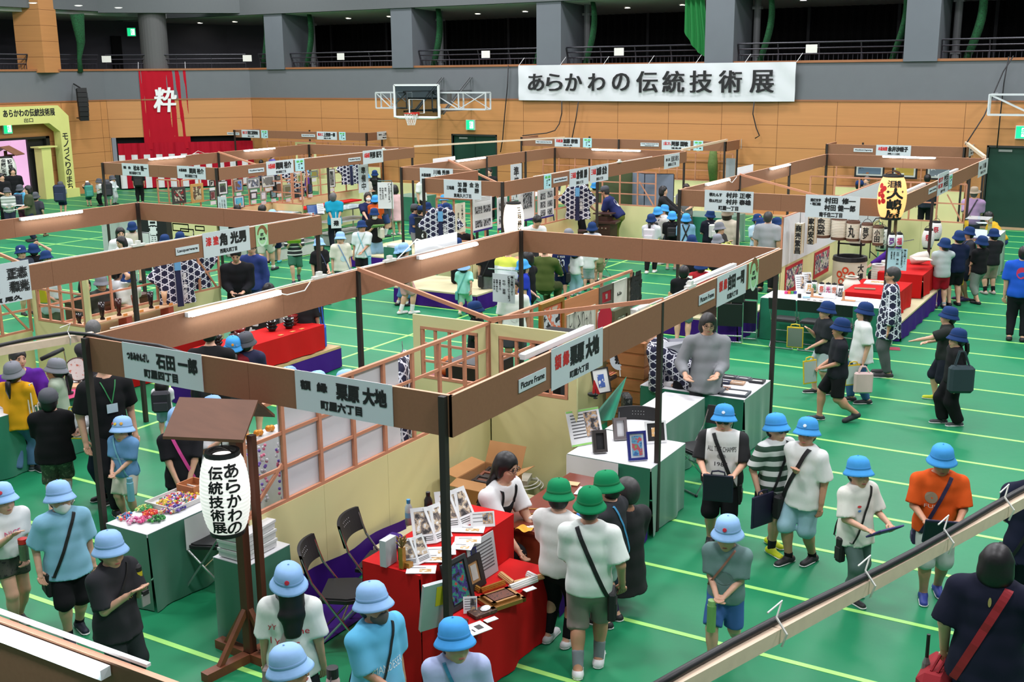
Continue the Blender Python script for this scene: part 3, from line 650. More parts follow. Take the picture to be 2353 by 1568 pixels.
A,B=A_([-19.05,26.75,HF+.03]),A_([-17.2,32.5,HF+.02]);mb=MB();mb.bar(A,B,.04,.05);qv(mb.B('timber_beam',yb,w0=(A+B)/2),'thin timber beam between the print booth and the back wall booth','beam')
A,B=A_([-11.4,28.2,HF+.04]),A_([-11.75,32.6,HF+.05]);mb=MB();mb.bar(A,B,.05,.06);qv(mb.B('timber_beam',yb,w0=(A+B)/2),'timber beam behind the instrument stall reaching the back wall booth','beam')
A,B=A_([-3.97,28.7,HF+.03]),A_([-5.02,32.65,HF+.12]);mb=MB();mb.bar(A,B,.07,.07);qv(mb.B('timber_beam',yb,w0=(A+B)/2),'timber beam behind the lantern stall reaching the rightmost back booth','beam')
def wm(w8,q4):mb=MB();mb.tube(w8,.018,6);qv(mb.B('hanging_cable',yo,w0=w8[0],qh=1),q4,'cable')
wm([wz(*q,33.8)for q in((1168,150),(1166,200),(1160,260),(1155,320),(1150,350))],'black cable hanging left of the long white banner')
wm([wz(1291,232,33.7),wz(1291,260,33.7),wz(1285,285,33.7),wz(1275,300,33.6),wz(1256,306,33.2),wz(1200,312,32.8)],'black cable curving down below the left part of the long banner')
wm([wz(*q,33.7)for q in((1329,234),(1324,270),(1316,310),(1310,340))],'black cable hanging below the second character of the banner')
wm([wz(*q,33.7)for q in((1733,234),(1730,262),(1738,295),(1745,312),(1735,318))],'black cable hanging below the right end of the long banner')
wm([wz(2329,128,33.5),wz(2305,165,33.5),wz(2262,265,33.0),wz(2219,332,32.3)],'slanting black cable at the right end of the back wall')
wm([wz(2318,130,33.6),wz(2307,190,33.6),wz(2298,270,33.6),wz(2291,340,33.6)],'upright black cable before the right dark green door')
def two(w2,c,tl,tr,xj,name,va,q4,**k):return zm(w2,c,tl,tr,[(xj,-.30,.16,.28,.22),(name,.19,.14,.50,.40,0,.006),(va,-.02,-.27,.42,.22)],q4=q4,**k)
two('f',5.92,(282,790),(464,819.5),'つまみかんざし','石田 一郎','町屋四丁目','white name sign at the left of the nearest board, above the colourful ornaments')
two('f',5.92,(679,854),(902.5,890),'額  縁','栗原 大地','町屋六丁目','white name sign on the nearest board above the lattice screen with white paper')
qr('r',-3.97,(1190,874),(1252,848),'Picture Frame','small Picture Frame sign nearest the camera, left of the red lettered sign')
za('r',-3.97,(1265,815),(1383,757),'額 縁','栗原 大地','町屋六丁目','white sign with red and brush lettering at the middle of the right board',h=.33,zt=HF+.02)
qr('r',-3.97,(1605,678),(1641,661),'Picture Frame','farther small Picture Frame sign, near the far corner of the nearest booth')
za('r',-3.97,(1647,641),(1714,611),'額 縁','吉田 一司','町屋六丁目','white red lettered sign beside the green arrow card at the far corner',h=.32)
jx('r',-3.97,(1720,607),(1742,597),'arrow','green card with a round brown arrow on the nearest booth')
zm('r',-11.1,(-70,597),(61,575),[('正志',.27,.22,.34,.25,0,.012),('和光',.29,-.12,.34,.25,0,.012),('指物',-.3,.2,.3,.25,1,.006),('尾久',.16,-.40,.30,.11),('田',-.16,-.1,.16,.2,0,.01),('東',-.1,-.4,.12,.11)],h=.45,zt=HF+.07,q4='large white sign with brush lettering cut by the left edge')
qr('r',-11.1,(402,567),(455,555),'Lacquerware','small Lacquerware sign on the left booth')
za('r',-11.1,(464,541),(571,516),'漆 塗','角 光男','西尾久四丁目','white red lettered sign above the lacquerware stall',h=.34,zt=HF+.03)
jx('r',-11.1,(585,514),(613,508),'arrow','green card with a round brown arrow on the lacquerware booth')
two('f',18.98,(280,375),(341,378),'鍛  金','松本 隆一','西日暮里六丁目','left one of two white signs on the front of the print booth')
two('f',18.98,(407,381),(472,385),'木版画彫','関岡 裕介','西日暮里三丁目','right one of two white signs on the front of the print booth')
qr('r',-19.05,(570,392),(606,385),'Woodblock Engraving','small Woodblock Engraving sign at the near end of the print booth side')
za('r',-19.05,(611,376),(673,367),'木版画彫','関岡 裕介','西日暮里三丁目','white red lettered sign beside the leaf card on the print booth side',h=.34,zt=HF+.03)
jx('r',-19.05,(677,368),(698,364),'leaf','pale blue card with two green leaves on the print booth')
qr('r',-19.05,(800,365),(828,360),'Woodblock Engraving','small Woodblock Engraving sign at the far end of the print booth side')
za('r',-19.05,(833,351),(879,344),'木版画摺','阿部 鉦弓','　','white red lettered sign at the far end of the print booth side',h=.36,zt=HF+.05)
qr('f',32.8,(522,303),(550,305),'Antique Metal Craft','small sign on the back left booth beside the red banner')
za('f',32.8,(555,298),(596,299),'指定工芸','東京工芸保存会','荒川区','white red lettered sign on the back left booth nearest the red banner')
jx('f',32.8,(600,299),(615,299),'leaf','pale blue leaf card at the left of the back left booth')
qr('f',32.8,(693,308),(724,309),'Metal work Hand Tools Forge','small sign at the middle of the back left booth')
za('f',32.8,(728,302),(774,304),'鍛冶工','上西宗一郎','福井県','white red lettered sign at the right part of the back left booth')
jx('f',32.8,(779,304),(794,305),'leaf','pale blue leaf card at the right of the back left booth')
zm('r',-25.4,(866,304),(903,301),[('鍛冶工',-.3,.12,.22,.16),('上西 宗一郎',.16,.14,.6,.34),('福井県',0,-.26,.36,.14)],q4='grey looking sign on the end of the back left booth')
zm('f',20.9,(965,387),(1041,391),[('木版画摺',-.31,.05,.28,.2),('川嶋 秀勝',.16,.26,.48,.28,0,.004),('小川 信人',.16,-.1,.48,.28,0,.004),('町屋五丁目',0,-.4,.4,.12)],q4='white two name sign half hidden behind the instrument stall sign',h=.36)
zm('f',18.85,(1020,411),(1106,415),[('三味線',-.32,.06,.2,.2),('加 藤  金 治',.16,.26,.56,.25,0,.004),('倉橋      勝',.16,-.04,.56,.25,0,.004),('東尾久六丁目',0,-.34,.46,.2,0,.003)],q4='white two name sign at the front corner of the instrument stall',h=.37,zt=HF+.0)
jx('r',-11.3,(1249,402),(1266,398),'leaf','pale blue leaf card on the instrument stall')
qr('r',-11.3,(1271,409),(1303,402),'Japanese Banjo(Shamisen)','small sign reading Japanese Banjo on the instrument stall')
za('r',-11.3,(1308,391),(1352,383),'三味線','倉橋 勝','東尾久六丁目','left one of two adjoining red lettered signs on the instrument stall',h=.38,zt=HF+.03)
za('r',-11.3,(1355,382),(1397,375),'三味線','加藤 金治','東尾久六丁目','right one of two adjoining red lettered signs on the instrument stall',h=.38,zt=HF+.03)
zm('r',-11.3,(1526,353),(1561,348),[('表 具',-.27,.12,.26,.2),('田尻 和久',.2,.13,.5,.38,0,.004),('東尾久三丁目',0,-.24,.5,.2)],q4='pale sign at the far end of the instrument stall side',h=.36,zt=HF+.0)
qr('f',32.6,(1231,324),(1269,325),'Makie Lacquerware Fuku Pref.','small sign at the left of the middle back wall booth')
za('f',32.6,(1275,317),(1333,319),'和紙漆','加藤 宗徳','福井県','white red lettered sign at the left of the middle back wall booth')
jx('f',32.6,(1340,319),(1360,320),'leaf','pale blue leaf card left of the ceiling tube of the instrument stall')
zm('f',32.6,(1472,329),(1514,330),[('Tsuchiyu Traditional Wooden Doll',0,.2,.9,.3,0,.001),('Fukushima Pref.',0,-.24,.5,.3,0,.001)],h=.11,zt=HF-.09,name='small_sign',q4='small two line sign at the right of the middle back wall booth')
za('f',32.6,(1521,324),(1587,325),'土湯こけし','阿部 国敏','福島県','white red lettered sign at the right of the middle back wall booth')
jx('f',32.6,(1594,324),(1616,325),'leaf','pale blue leaf card at the right of the middle back wall booth')
zm('r',-11.75,(1703,322),(1729,318),[('土湯こけし',-.28,.12,.36,.18),('阿部 国敏',.22,.13,.46,.3),('福島県',0,-.26,.3,.14)],q4='grey looking sign on the end of the middle back wall booth')
zm('f',18.95,(1620,440),(1732,446),[('桐たんす',-.27,.29,.26,.16),('村井 正孝',.20,.29,.50,.24,0,.005),('桐たんす仕上げ',-.27,.0,.26,.15),('村井 泰雄',.20,-.02,.50,.24,0,.005),('町屋一丁目',0,-.33,.40,.19,0,.004)],h=.37,zt=HF+.02,q4='white two name sign for chests at the front left of the lantern stall')
zm('f',18.95,(1852,451),(1977,457),[('提灯文字',-.31,.27,.19,.13),('・地口絵',-.31,.10,.19,.13),('村田  修一',.14,.28,.56,.25,0,.005),('村田 健一郎',.14,-.04,.56,.26,0,.005),('南千住二丁目',-.02,-.35,.42,.2,0,.004)],h=.38,zt=HF+.02,q4='white two name sign for lanterns at the front right of the lantern stall')
qr('r',-3.92,(2133,440),(2151,433),'Lantern Lettering','small sign on the side of the lantern stall',zt=HF-.08)
zm('r',-3.92,(2155,412),(2180,399),[('提灯文字',-.26,.2,.4,.2,1,.004),('地口絵',-.26,-.08,.4,.2,1,.004),('村田',.24,.2,.4,.26,0,.008),('村田',.24,-.1,.4,.26,0,.008),('南千住',0,-.36,.4,.12)],h=.42,zt=HF+.12,q4='tall white red lettered sign standing above the side of the lantern stall')
jx('r',-3.92,(2181,405),(2188,402),'leaf','pale blue leaf card on the side of the lantern stall')
zm('r',-3.92,(2249,374),(2270,366),[('表具',-.3,.1,.2,.2),('川端',.1,.12,.4,.36,0,.004),('荒川三丁目',0,-.26,.5,.16)],h=.36,zt=HF+.0,q4='white sign at the far end of the lantern stall side')
qr('f',32.65,(1962,340),(2006,341),'Woodblock Engraving','small Woodblock Engraving sign on the rightmost back booth')
za('f',32.65,(2014,333),(2094,336),'木版画摺','永井沙絵子','荒川区','white red lettered sign on the rightmost back booth above a lit tube')
zm('r',-5.0,(2227,338),(2243,331),[('木版',-.2,.1,.4,.2),('永井',.2,.1,.4,.3),('荒川区',0,-.25,.5,.14)],q4='sign on the end of the rightmost back booth')
for p,q,ax,h,l in(((953,556),(1050,532),-7.62,.30,'back of a white sign above the left board of the nearest booth'),((995,366),(1046,358),-15.33,.32,'back of a white sign above the left board of the instrument stall'),((1695,386),(1731,377),-7.75,.34,'back of a white sign above the left board of the lantern stall')):
 P,Q=zi(*p,ax),zi(*q,ax);zt=(P[2]+Q[2])/2
 mb=MB();mb.bb((ax-.006,P[1],zt-h),(ax,Q[1],zt));qv(mb.B('sign_back',M((236,240,242),.6,qa=0),w0=(ax,(P[1]+Q[1])/2,zt-h/2)),l,'sign')
def wq(w2,c,tl,tr,zb,cols,q4,name='hanging_sign',kw=None,z3=.006):
 p,q=(wz(*tl,c),wz(*tr,c))if w2=='f' else(zi(*tl,c),zi(*tr,c));U,N=(EX,A_([0,-1.,0]))if w2=='f' else(EY,EX)
 w_=abs((q-p)@U);zt=(p[2]+q[2])/2;C=(p+q)/2;C[2]=(zt+zb)/2;h=zt-zb
 mb=MB();mb.slab([C-U*w_/2-EZ*h/2,C+U*w_/2-EZ*h/2,C+U*w_/2+EZ*h/2,C-U*w_/2+EZ*h/2],N*.006);o=qv(mb.B(name,kw or bf,w0=C),q4,'sign')
 mb=MB()
 for jh,cx,qc,cw,ch in cols:wl(mb,jh,cx*w_,qc*h,cw*w_,ch*h,C+N*.006,U,EZ,N,0,z3)
 mb.B('lettering',kv,o);return o
wq('r',-13.9,(1173,380),(1198,374),1.3,[('準備中',0,.44,.5,.29)],'upright white sign with large black characters inside the instrument stall')
wq('r',-19.4,(822,380),(845,376),1.15,[('準備中',0,.42,.45,.28)],'upright white sign with large black characters behind the print stall')
qu('cedar lattice screen with white paper and yellow base in the nearest booth',(-5.95,5.98),(-5.95,9.56),jc=[(.42,2.05,1)],js=[(.03,1.0,.42,1.3)])
qu('cedar rail and yellow base carrying the framed works in the nearest booth',(-5.95,9.6),(-5.95,13.1),zn=(1.4,),zu=.9)
wn('pale yellow window panel left of the crossing in the nearest booth',(-6.9,9.58),(-5.98,9.58))
wn('tall pale yellow window panel right of the crossing in the nearest booth',(-5.92,9.58),(-4.92,9.58))
qu('cedar lattice screen with yellow base behind the lacquer cups',(-13.3,9.62),(-13.3,13.1),js=[(3.4,1.0,3.0,1.55)])
qu('cedar lattice screen with yellow base behind the purple shirted man',(-13.3,5.98),(-13.3,9.54),js=[(3.5,1.0,3.1,1.5)])
wn('pale yellow window panel at the crossing beside the man in purple',(-13.26,9.58),(-12.1,9.58),kb=(1.12,1.78))
qu('cedar lattice screen hung with framed prints above a yellow base',(-21.1,19.75),(-21.1,26.7),zu=.6)
qu('cedar lattice screen at the front of the print booth',(-21.9,19.7),(-21.15,19.7),xk=1,zu=.4)
qu('cedar lattice screen with yellow base at the rear of the print booth',(-21.05,22.9),(-20.0,22.9),zu=.35)
qu('cedar lattice screen with yellow base at the front of the instrument stall',(-13.15,19.2),(-12.3,19.2),zu=.42)
qu('cedar lattice screen with yellow base along the middle of the instrument stall',(-12.3,19.2),(-12.3,23.9),zu=.5)
qu('cedar lattice screen with yellow base at the far end of the instrument stall',(-13.4,26.5),(-11.4,26.5),zu=.5,js=[(1.55,1.6,1.95,1.0)])
qu('cedar lattice screen with yellow base beside the hanging coat of the instrument stall',(-13.4,23.95),(-13.4,26.45),zu=.5)
qu('cedar lattice screen with white paper and yellow base in the lantern stall',(-5.85,19.2),(-5.85,26.6),zu=.45,jc=[(.0,7.4,-1)])
qu('cedar lattice screen with yellow base at the rear of the lantern stall',(-5.8,26.65),(-4.0,26.65),zu=.6,zn=(1.4,),js=[(1.4,1.6,1.75,1.0)])
qu('cedar lattice screen behind the chest booth beside the lantern stall',(-7.65,27.2),(-5.9,27.2),zu=.55,zn=(1.4,),xk=0,zp=.97)
qu('cedar lattice screen with yellow base in the middle back wall booth',(-18.6,33.6),(-11.9,33.6),zu=.62,zn=(1.3,1.6))
qu('cedar lattice screen with yellow base in the rightmost back booth',(-8.7,33.6),(-5.1,33.6),zu=.62,zn=(1.3,))
qu('cedar lattice screen with yellow base in the back left booth',(-31.0,33.6),(-25.5,33.6),zu=.6,zn=(1.4,))
wn('pale yellow window panel behind the print booth',(-29.2,33.2),(-28.2,33.2),kb=(1.1,1.78))
mb=MB();mb.bb((-17.2,32.9,0),(-15.9,32.93,1.0));qv(mb.B('yellow_screen',vu,w0=(-16.5,32.9,0)),'low pale yellow panel behind the white topped green table','partition')
mb=MB();mb.bb((-24.6,29.0,0),(-20.3,29.03,.97));qv(mb.B('yellow_screen',vu,w0=(-22.5,29,0)),'long low pale yellow panel behind the print booth','partition')
def tl(p,q,ax,q4,n=(1,0,0),vb=1,zz=HF-.02,c=None):
 P,Q=at(*p,zz),at(*q,zz)
 if ax is not None:
  k,v=ax;P[k]=v;Q[k]=v
 xo=None if c is None else[at(*r,z)for r,z in c]
 jj(P,Q,q4,n,vb,xo=xo)
tl((421,721),(627,671),(0,-7.545),'lit white tube on the left board of the nearest booth, near end',c=[((627,671),HF),((660,678),2.22),((700,668),2.24),((715,645),HF),((728,632),HF+.03)])
tl((945,590),(1077,559),(0,-7.545),'lit white tube on the left board of the nearest booth, before a white sign back')
tl((1225,822),(1387,757),(0,-4.04),'white tube along the right board above the middle red lettered sign',n=(-1,0,.2),vb=0,zz=HF+.02)
tl((1609,655),(1700,611),(0,-4.04),'white tube along the right board near the green arrow card',n=(-1,0,.2),vb=0,zz=HF+.02)
tl((42,503),(198,487),(0,-15.045),'lit white tube on the left board of the lacquerware booth')
tl((340,366),(422,359),(0,-22.945),'lit white tube on the left board of the print booth, near end',c=[((422,359),HF),((440,356),HF),((455,347),HF+.12),((470,352),HF)])
tl((573,347),(643,341),(0,-22.945),'lit white tube on the left board of the print booth, far end')
tl((1046,370),(1111,362),(0,-15.245),'lit white tube on the left board of the instrument stall')
tl((1380,341),(1474,346),(1,28.24),'lit white tube on the rear board of the instrument stall',n=(0,-1,0))
tl((1618,424),(1672,412),(0,-7.665),'lit white tube on the left board of the lantern stall, near end',c=[((1672,412),HF),((1682,420),2.2),((1692,408),2.25),((1696,400),HF)])
tl((1766,388),(1811,378),(0,-7.665),'lit white tube on the left board of the lantern stall, far end')
tl((2027,361),(2148,363),(1,28.66),'lit white tube on the rear board of the lantern stall',n=(0,-1,0))
tl((2090,446),(2152,424),(0,-3.98),'white tube along the right board of the lantern stall, behind the big lit lantern',n=(-1,0,.2),vb=0,zz=HF+.02)
tl((2185,402),(2212,390),(0,-3.98),'white tube along the far part of the right board of the lantern stall',n=(-1,0,.2),vb=0,zz=HF+.02)
def ky(w8,q4,vd=None):
 t=qb('power_lead',q4,'power lead',w8[len(w8)//2]);mb=MB();mb.tube(w8,.007,5);mb.B('cord',xl,t)
 if vd is not None:mb=MB();mb.box(vd,(.05,.2,.03));mb.box(np.asarray(vd)+EZ*.03,(.045,.06,.05));mb.B('socket',M((226,226,218),.5),t)
yy=ls_(6.2,12.9,30);ky([A_([-7.6+.01*sn_(y*5),y,HF+.01])for y in yy],'white lead along the left board of the nearest booth',(-7.6,8.9,HF+.02))
ky([A_([-11.11+.01*sn_(y*5),y,HF+.01])for y in ls_(6.2,12.9,30)],'white lead along the right board of the lacquerware booth',(-11.11,9.6,HF+.02))
ky([A_([-4.0+.01*sn_(y*4),y,HF+.012])for y in ls_(9,13,18)],'white lead along the far part of the right board of the nearest booth',(-4.0,10.2,HF+.02))
ky([A_([-7.58+.01*sn_(y*4),y,HF+.012])for y in ls_(9.6,11.2,8)]+[A_([-7.55,10.6,HF+.2]),A_([-7.55,10.2,HF+.02])],'white lead looping above the left board of the nearest booth',(-7.58,10.1,HF+.02))
ky([A_([-11.3,y,HF+.012])for y in ls_(20,26,14)],'white lead along the side of the instrument stall',(-11.3,24.1,HF+.02))
ky([A_([-19.07,y,HF+.012])for y in ls_(21,26,14)],'white lead along the side of the print booth',(-19.07,25.3,HF+.02))
class zo:
 def __init__(s,lo,hi,h):
  s.h=h;s.o=np.floor(np.asarray(lo,float)/h)*h-2*h;s.n=(np.ceil((np.asarray(hi,float)-s.o)/h)+3).astype(int)
  s.a=np.full(s.n,1.,np.float32)
 def block(s,lo,hi):
  i0=np.clip(np.floor((lo-s.o)/s.h).astype(int),0,s.n-1);i1=np.clip(np.ceil((hi-s.o)/s.h).astype(int)+1,1,s.n)
  if np.any(i1<=i0):return None,None
  g=[(s.o[k]+s.h*np.arange(i0[k],i1[k])).astype(np.float32)for k in range(3)]
  return(slice(i0[0],i1[0]),slice(i0[1],i1[1]),slice(i0[2],i1[2])),(g[0][:,None,None],g[1][None,:,None],g[2][None,None,:])
 def join(s,sl,d,k):
  b=s.a[sl]
  if k>0:q=np.maximum(k-np.abs(b-d),0);s.a[sl]=np.minimum(b,d)-q*q/(4*k)
  else:s.a[sl]=np.minimum(b,d)
 def cap(s,a,b,ra,rb,k=.02,X=None,ry=None,bn=None,jy=None):
  """tapered limb; with X and ry = (ra_y, rb_y) its section is an ellipse, half width r along X; cut1: flat end at b"""
  a,b=np.asarray(a,float),np.asarray(b,float);R=max(ra,rb,*(ry or(0,)))+k+2*s.h
  sl,g=s.block(np.minimum(a,b)-R,np.maximum(a,b)+R)
  if sl is None:return
  ba=b-a;L2=max(ba@ba,1e-9);p=[g[i]-np.float32(a[i])for i in range(3)]
  t0=(p[0]*ba[0]+p[1]*ba[1]+p[2]*ba[2])/L2;t=np.clip(t0,0,1);q=[p[i]-t*np.float32(ba[i])for i in range(3)]
  if X is None:d=np.sqrt(q[0]**2+q[1]**2+q[2]**2)-(ra+(rb-ra)*t)
  else:
   X=np.asarray(X);Y=np.cross(ba/math.sqrt(L2),X);rx=ra+(rb-ra)*t;r2=ry[0]+(ry[1]-ry[0])*t
   qx=q[0]*X[0]+q[1]*X[1]+q[2]*X[2];qy=q[0]*Y[0]+q[1]*Y[1]+q[2]*Y[2];qq=q[0]**2+q[1]**2+q[2]**2;qz=np.maximum(qq-qx*qx-qy*qy,0)
   d=(np.sqrt((qx/rx)**2+(qy/r2)**2+qz/(r2*r2))-1)*np.minimum(rx,r2)
  L=math.sqrt(L2)
  if jy is not None:d=np.maximum(d,(t0-jy)*L)
  if bn is not None:d=np.maximum(d,(bn-t0)*L)
  s.join(sl,d.astype(np.float32),k)
 def ell(s,c,r,k=.02,R=None,vv=0):
  c,r=np.asarray(c,float),np.asarray(r,float);m=max(r)+k+2*s.h;sl,g=s.block(c-m,c+m)
  if sl is None:return
  p=[g[i]-np.float32(c[i])for i in range(3)]
  if R is not None:p=[p[0]*R[0][j]+p[1]*R[1][j]+p[2]*R[2][j]for j in range(3)]
  n=np.sqrt((p[0]/r[0])**2+(p[1]/r[1])**2+(p[2]/r[2])**2);d=((n-1)*min(r)).astype(np.float32)
  if vv:s.a[sl]=np.maximum(s.a[sl],-d)
  else:s.join(sl,d,k)
 def plane(s,p,n):
  n=w6(n);g=[s.o[k]+s.h*np.arange(s.n[k])for k in range(3)]
  d=(g[0][:,None,None]-p[0])*n[0]+(g[1][None,:,None]-p[1])*n[1]+(g[2][None,None,:]-p[2])*n[2]
  s.a=np.maximum(s.a,d.astype(np.float32))
 def folds(s,yp,f,wu):
  g=[s.o[k]+s.h*np.arange(s.n[k])for k in range(3)];x,y,z=g[0][:,None,None],g[1][None,:,None],g[2][None,None,:]
  s.a=(s.a+yp*(np.sin(f*(x*1.0+z*.30+.5*y)+wu)*np.sin(f*.6*(z*.8-x*.5+.4*y)+wu*2.1)+.6*np.sin(f*1.7*(x*.8-y*.7+z*.16)+wu*3)*np.sin(f*.35*z+wu))).astype(np.float32)
 def mesh(s,name,zy,wv=None,w0=None,rz=0.,qh=1,mat_fn=None,uv=None,z4=None):
  V,Q=bo(s.a,s.o,s.h)
  return jt(name,V,Q,zy,wv,w0,rz,qh,uv,z4)
ve=[(0,1),(2,3),(4,5),(6,7),(0,2),(1,3),(4,6),(5,7),(0,4),(1,5),(2,6),(3,7)]
xp=A_([[i>>2&1,i>>1&1,i&1]for i in range(8)])
def bo(A,org,h):
 I=A<0;n=A_(A.shape)-1;cnt=np.zeros(n,np.uint8)
 for o in xp:cnt+=I[o[0]:o[0]+n[0],o[1]:o[1]+n[1],o[2]:o[2]+n[2]]
 act=(cnt>0)&(cnt<8);yq=np.argwhere(act)
 if not len(yq):return np.zeros((0,3)),np.zeros((0,4),int)
 vid=np.full(n,-1,np.int32);vid[act]=np.arange(len(yq))
 val=np.stack([A[yq[:,0]+o[0],yq[:,1]+o[1],yq[:,2]+o[2]]for o in xp],1)
 S_=np.zeros((len(yq),3));C=np.zeros(len(yq))
 for i,j in ve:
  a,b=val[:,i],val[:,j];m=(a<0)!=(b<0);t=np.where(m,a/np.where(m,a-b,1),0)
  S_+=np.where(m[:,None],xp[i]+t[:,None]*(xp[j]-xp[i]),0);C+=m
 V=org+h*(yq+S_/C[:,None]);Q=[]
 for ax in range(3):
  sl0=[slice(None)]*3;sl1=[slice(None)]*3;sl0[ax]=slice(0,-1);sl1[ax]=slice(1,None)
  D=I[tuple(sl0)]!=I[tuple(sl1)];e=np.argwhere(D);u,v=(ax+1)%3,(ax+2)%3
  e=e[(e[:,u]>=1)&(e[:,v]>=1)&(e[:,u]<n[u])&(e[:,v]<n[v])]
  if not len(e):continue
  def yd(du,dv):c=e.copy();c[:,u]+=du;c[:,v]+=dv;return vid[c[:,0],c[:,1],c[:,2]]
  q=np.stack([yd(-1,-1),yd(0,-1),yd(0,0),yd(-1,0)],1);neg=~I[e[:,0],e[:,1],e[:,2]]
  q[neg]=q[neg][:,::-1];Q.append(q)
 return V,np.concatenate(Q)
def jt(name,V,Q,zy,wv=None,w0=None,rz=0.,qh=1,uv=None,z4=None):
 me=bpy.data.meshes.new(name);polys=[Q];nv=len(V);F=[]
 if z4 is not None and z4.n:
  V=np.concatenate([V]+z4.v);F=[[i+nv for i in f]for f in z4.f]
 yr=np.concatenate([Q.ravel(),A_([i for f in F for i in f],int)]).astype(np.int32)
 jz=np.concatenate([np.arange(len(Q))*4,len(Q)*4+np.cumsum([0]+[len(f)for f in F])[:-1]]).astype(np.int32)
 me.vertices.add(len(V));me.vertices.foreach_set('co',np.asarray(V,np.float32).ravel())
 me.loops.add(len(yr));me.loops.foreach_set('vertex_index',yr)
 me.polygons.add(len(jz));me.polygons.foreach_set('loop_start',jz)
 me.polygons.foreach_set('use_smooth',np.ones(len(jz),bool)if qh else np.zeros(len(jz),bool))
 for m in(zy if isinstance(zy,(list,tuple))else[zy]):me.materials.append(m)
 me.update(calc_edges=1);me.validate()
 if uv:vf(me)
 return b5(name,me,wv,w0 if w0 is not None else(0,0,0),rz)
def vf(me):
 n=len(me.loops);co=np.empty(len(me.vertices)*3,np.float32);me.vertices.foreach_get('co',co);co=co.reshape(-1,3)
 vi=np.empty(n,np.int32);me.loops.foreach_get('vertex_index',vi)
 pn=np.empty(len(me.polygons)*3,np.float32);me.polygons.foreach_get('normal',pn);pn=pn.reshape(-1,3)
 lt=np.empty(len(me.polygons),np.int32);me.polygons.foreach_get('loop_total',lt);N=np.repeat(np.abs(pn),lt,0);c=co[vi]
 ux=np.where(N[:,1]>=N[:,0],c[:,0],c[:,1]+.31);uy=c[:,2].copy();qc=(N[:,2]>.8);ux=np.where(qc,c[:,0],ux);uy=np.where(qc,c[:,1],uy)
 l=me.uv_layers.new(name='UVMap');l.data.foreach_set('uv',np.stack([ux,uy],1).astype(np.float32).ravel())
def ik(a,t,l1,l2,kc):
 a,t,kc=np.asarray(a,float),np.asarray(t,float),np.asarray(kc,float);d=t-a;L=np.linalg.norm(d);m=(l1+l2)*.995
 if L>m:t=a+d/L*m;d=t-a;L=m
 L=max(L,abs(l1-l2)+.01);u=d/max(np.linalg.norm(d),1e-6);x=(l1*l1-l2*l2+L*L)/(2*L);y=math.sqrt(max(l1*l1-x*x,0));p=kc-u*(kc@u)
 return a+u*x+w6(p)*y,t
SKIN=[M(c,.5,qa=.05,qf=9,kind='skin')for c in((214,166,138),(196,144,114),(226,182,156),(176,124,96))]
bq={'k':M((20,17,18),.45,qa=.3,qf=60),'g':M((96,94,94),.5,qa=.35,qf=60),'dg':M((52,50,50),.5,qa=.3,qf=60),'br':M((46,32,26),.45,qa=.3,qf=60)}
bs={'lb':(150,190,236),'b':(72,158,226),'n':(30,56,104),'g':(128,130,138),'dg':(84,86,92),'gr':(20,132,84),'w':(222,226,232),'st':(150,136,116)}
EYE=M((24,18,16),.25,qa=0);LIP=M((170,92,84),.5,qa=0);SOLE=M((228,228,226),.6,qa=.03);MASK=M((232,235,236),.85,qa=.02);LENS=M((40,40,44),.2,qa=0)
ARM={'d':(.15,.01,.475),'d2':(.17,.03,.50),'w+':(.14,.15,.505),'w-':(.16,-.13,.50),'h':(.055,.17,.60),'h2':(.035,.15,.545),'c':(.06,.16,.71),'g':(.105,.19,.60),'gl':(.12,.15,.53),'f':(.06,.13,.84),'b':(.04,-.11,.49),'r':(.10,.33,.66),'rl':(.09,.30,.52),'u':(.10,-.02,1.0),'s':(-.015,.13,.70),'t':(.10,.27,.60),'k':(.13,-.02,.57),'p':(.06,.22,.68),'lap':(.09,.22,.56),'e':(.17,.16,.60)}
vg=[]
class Person:pass
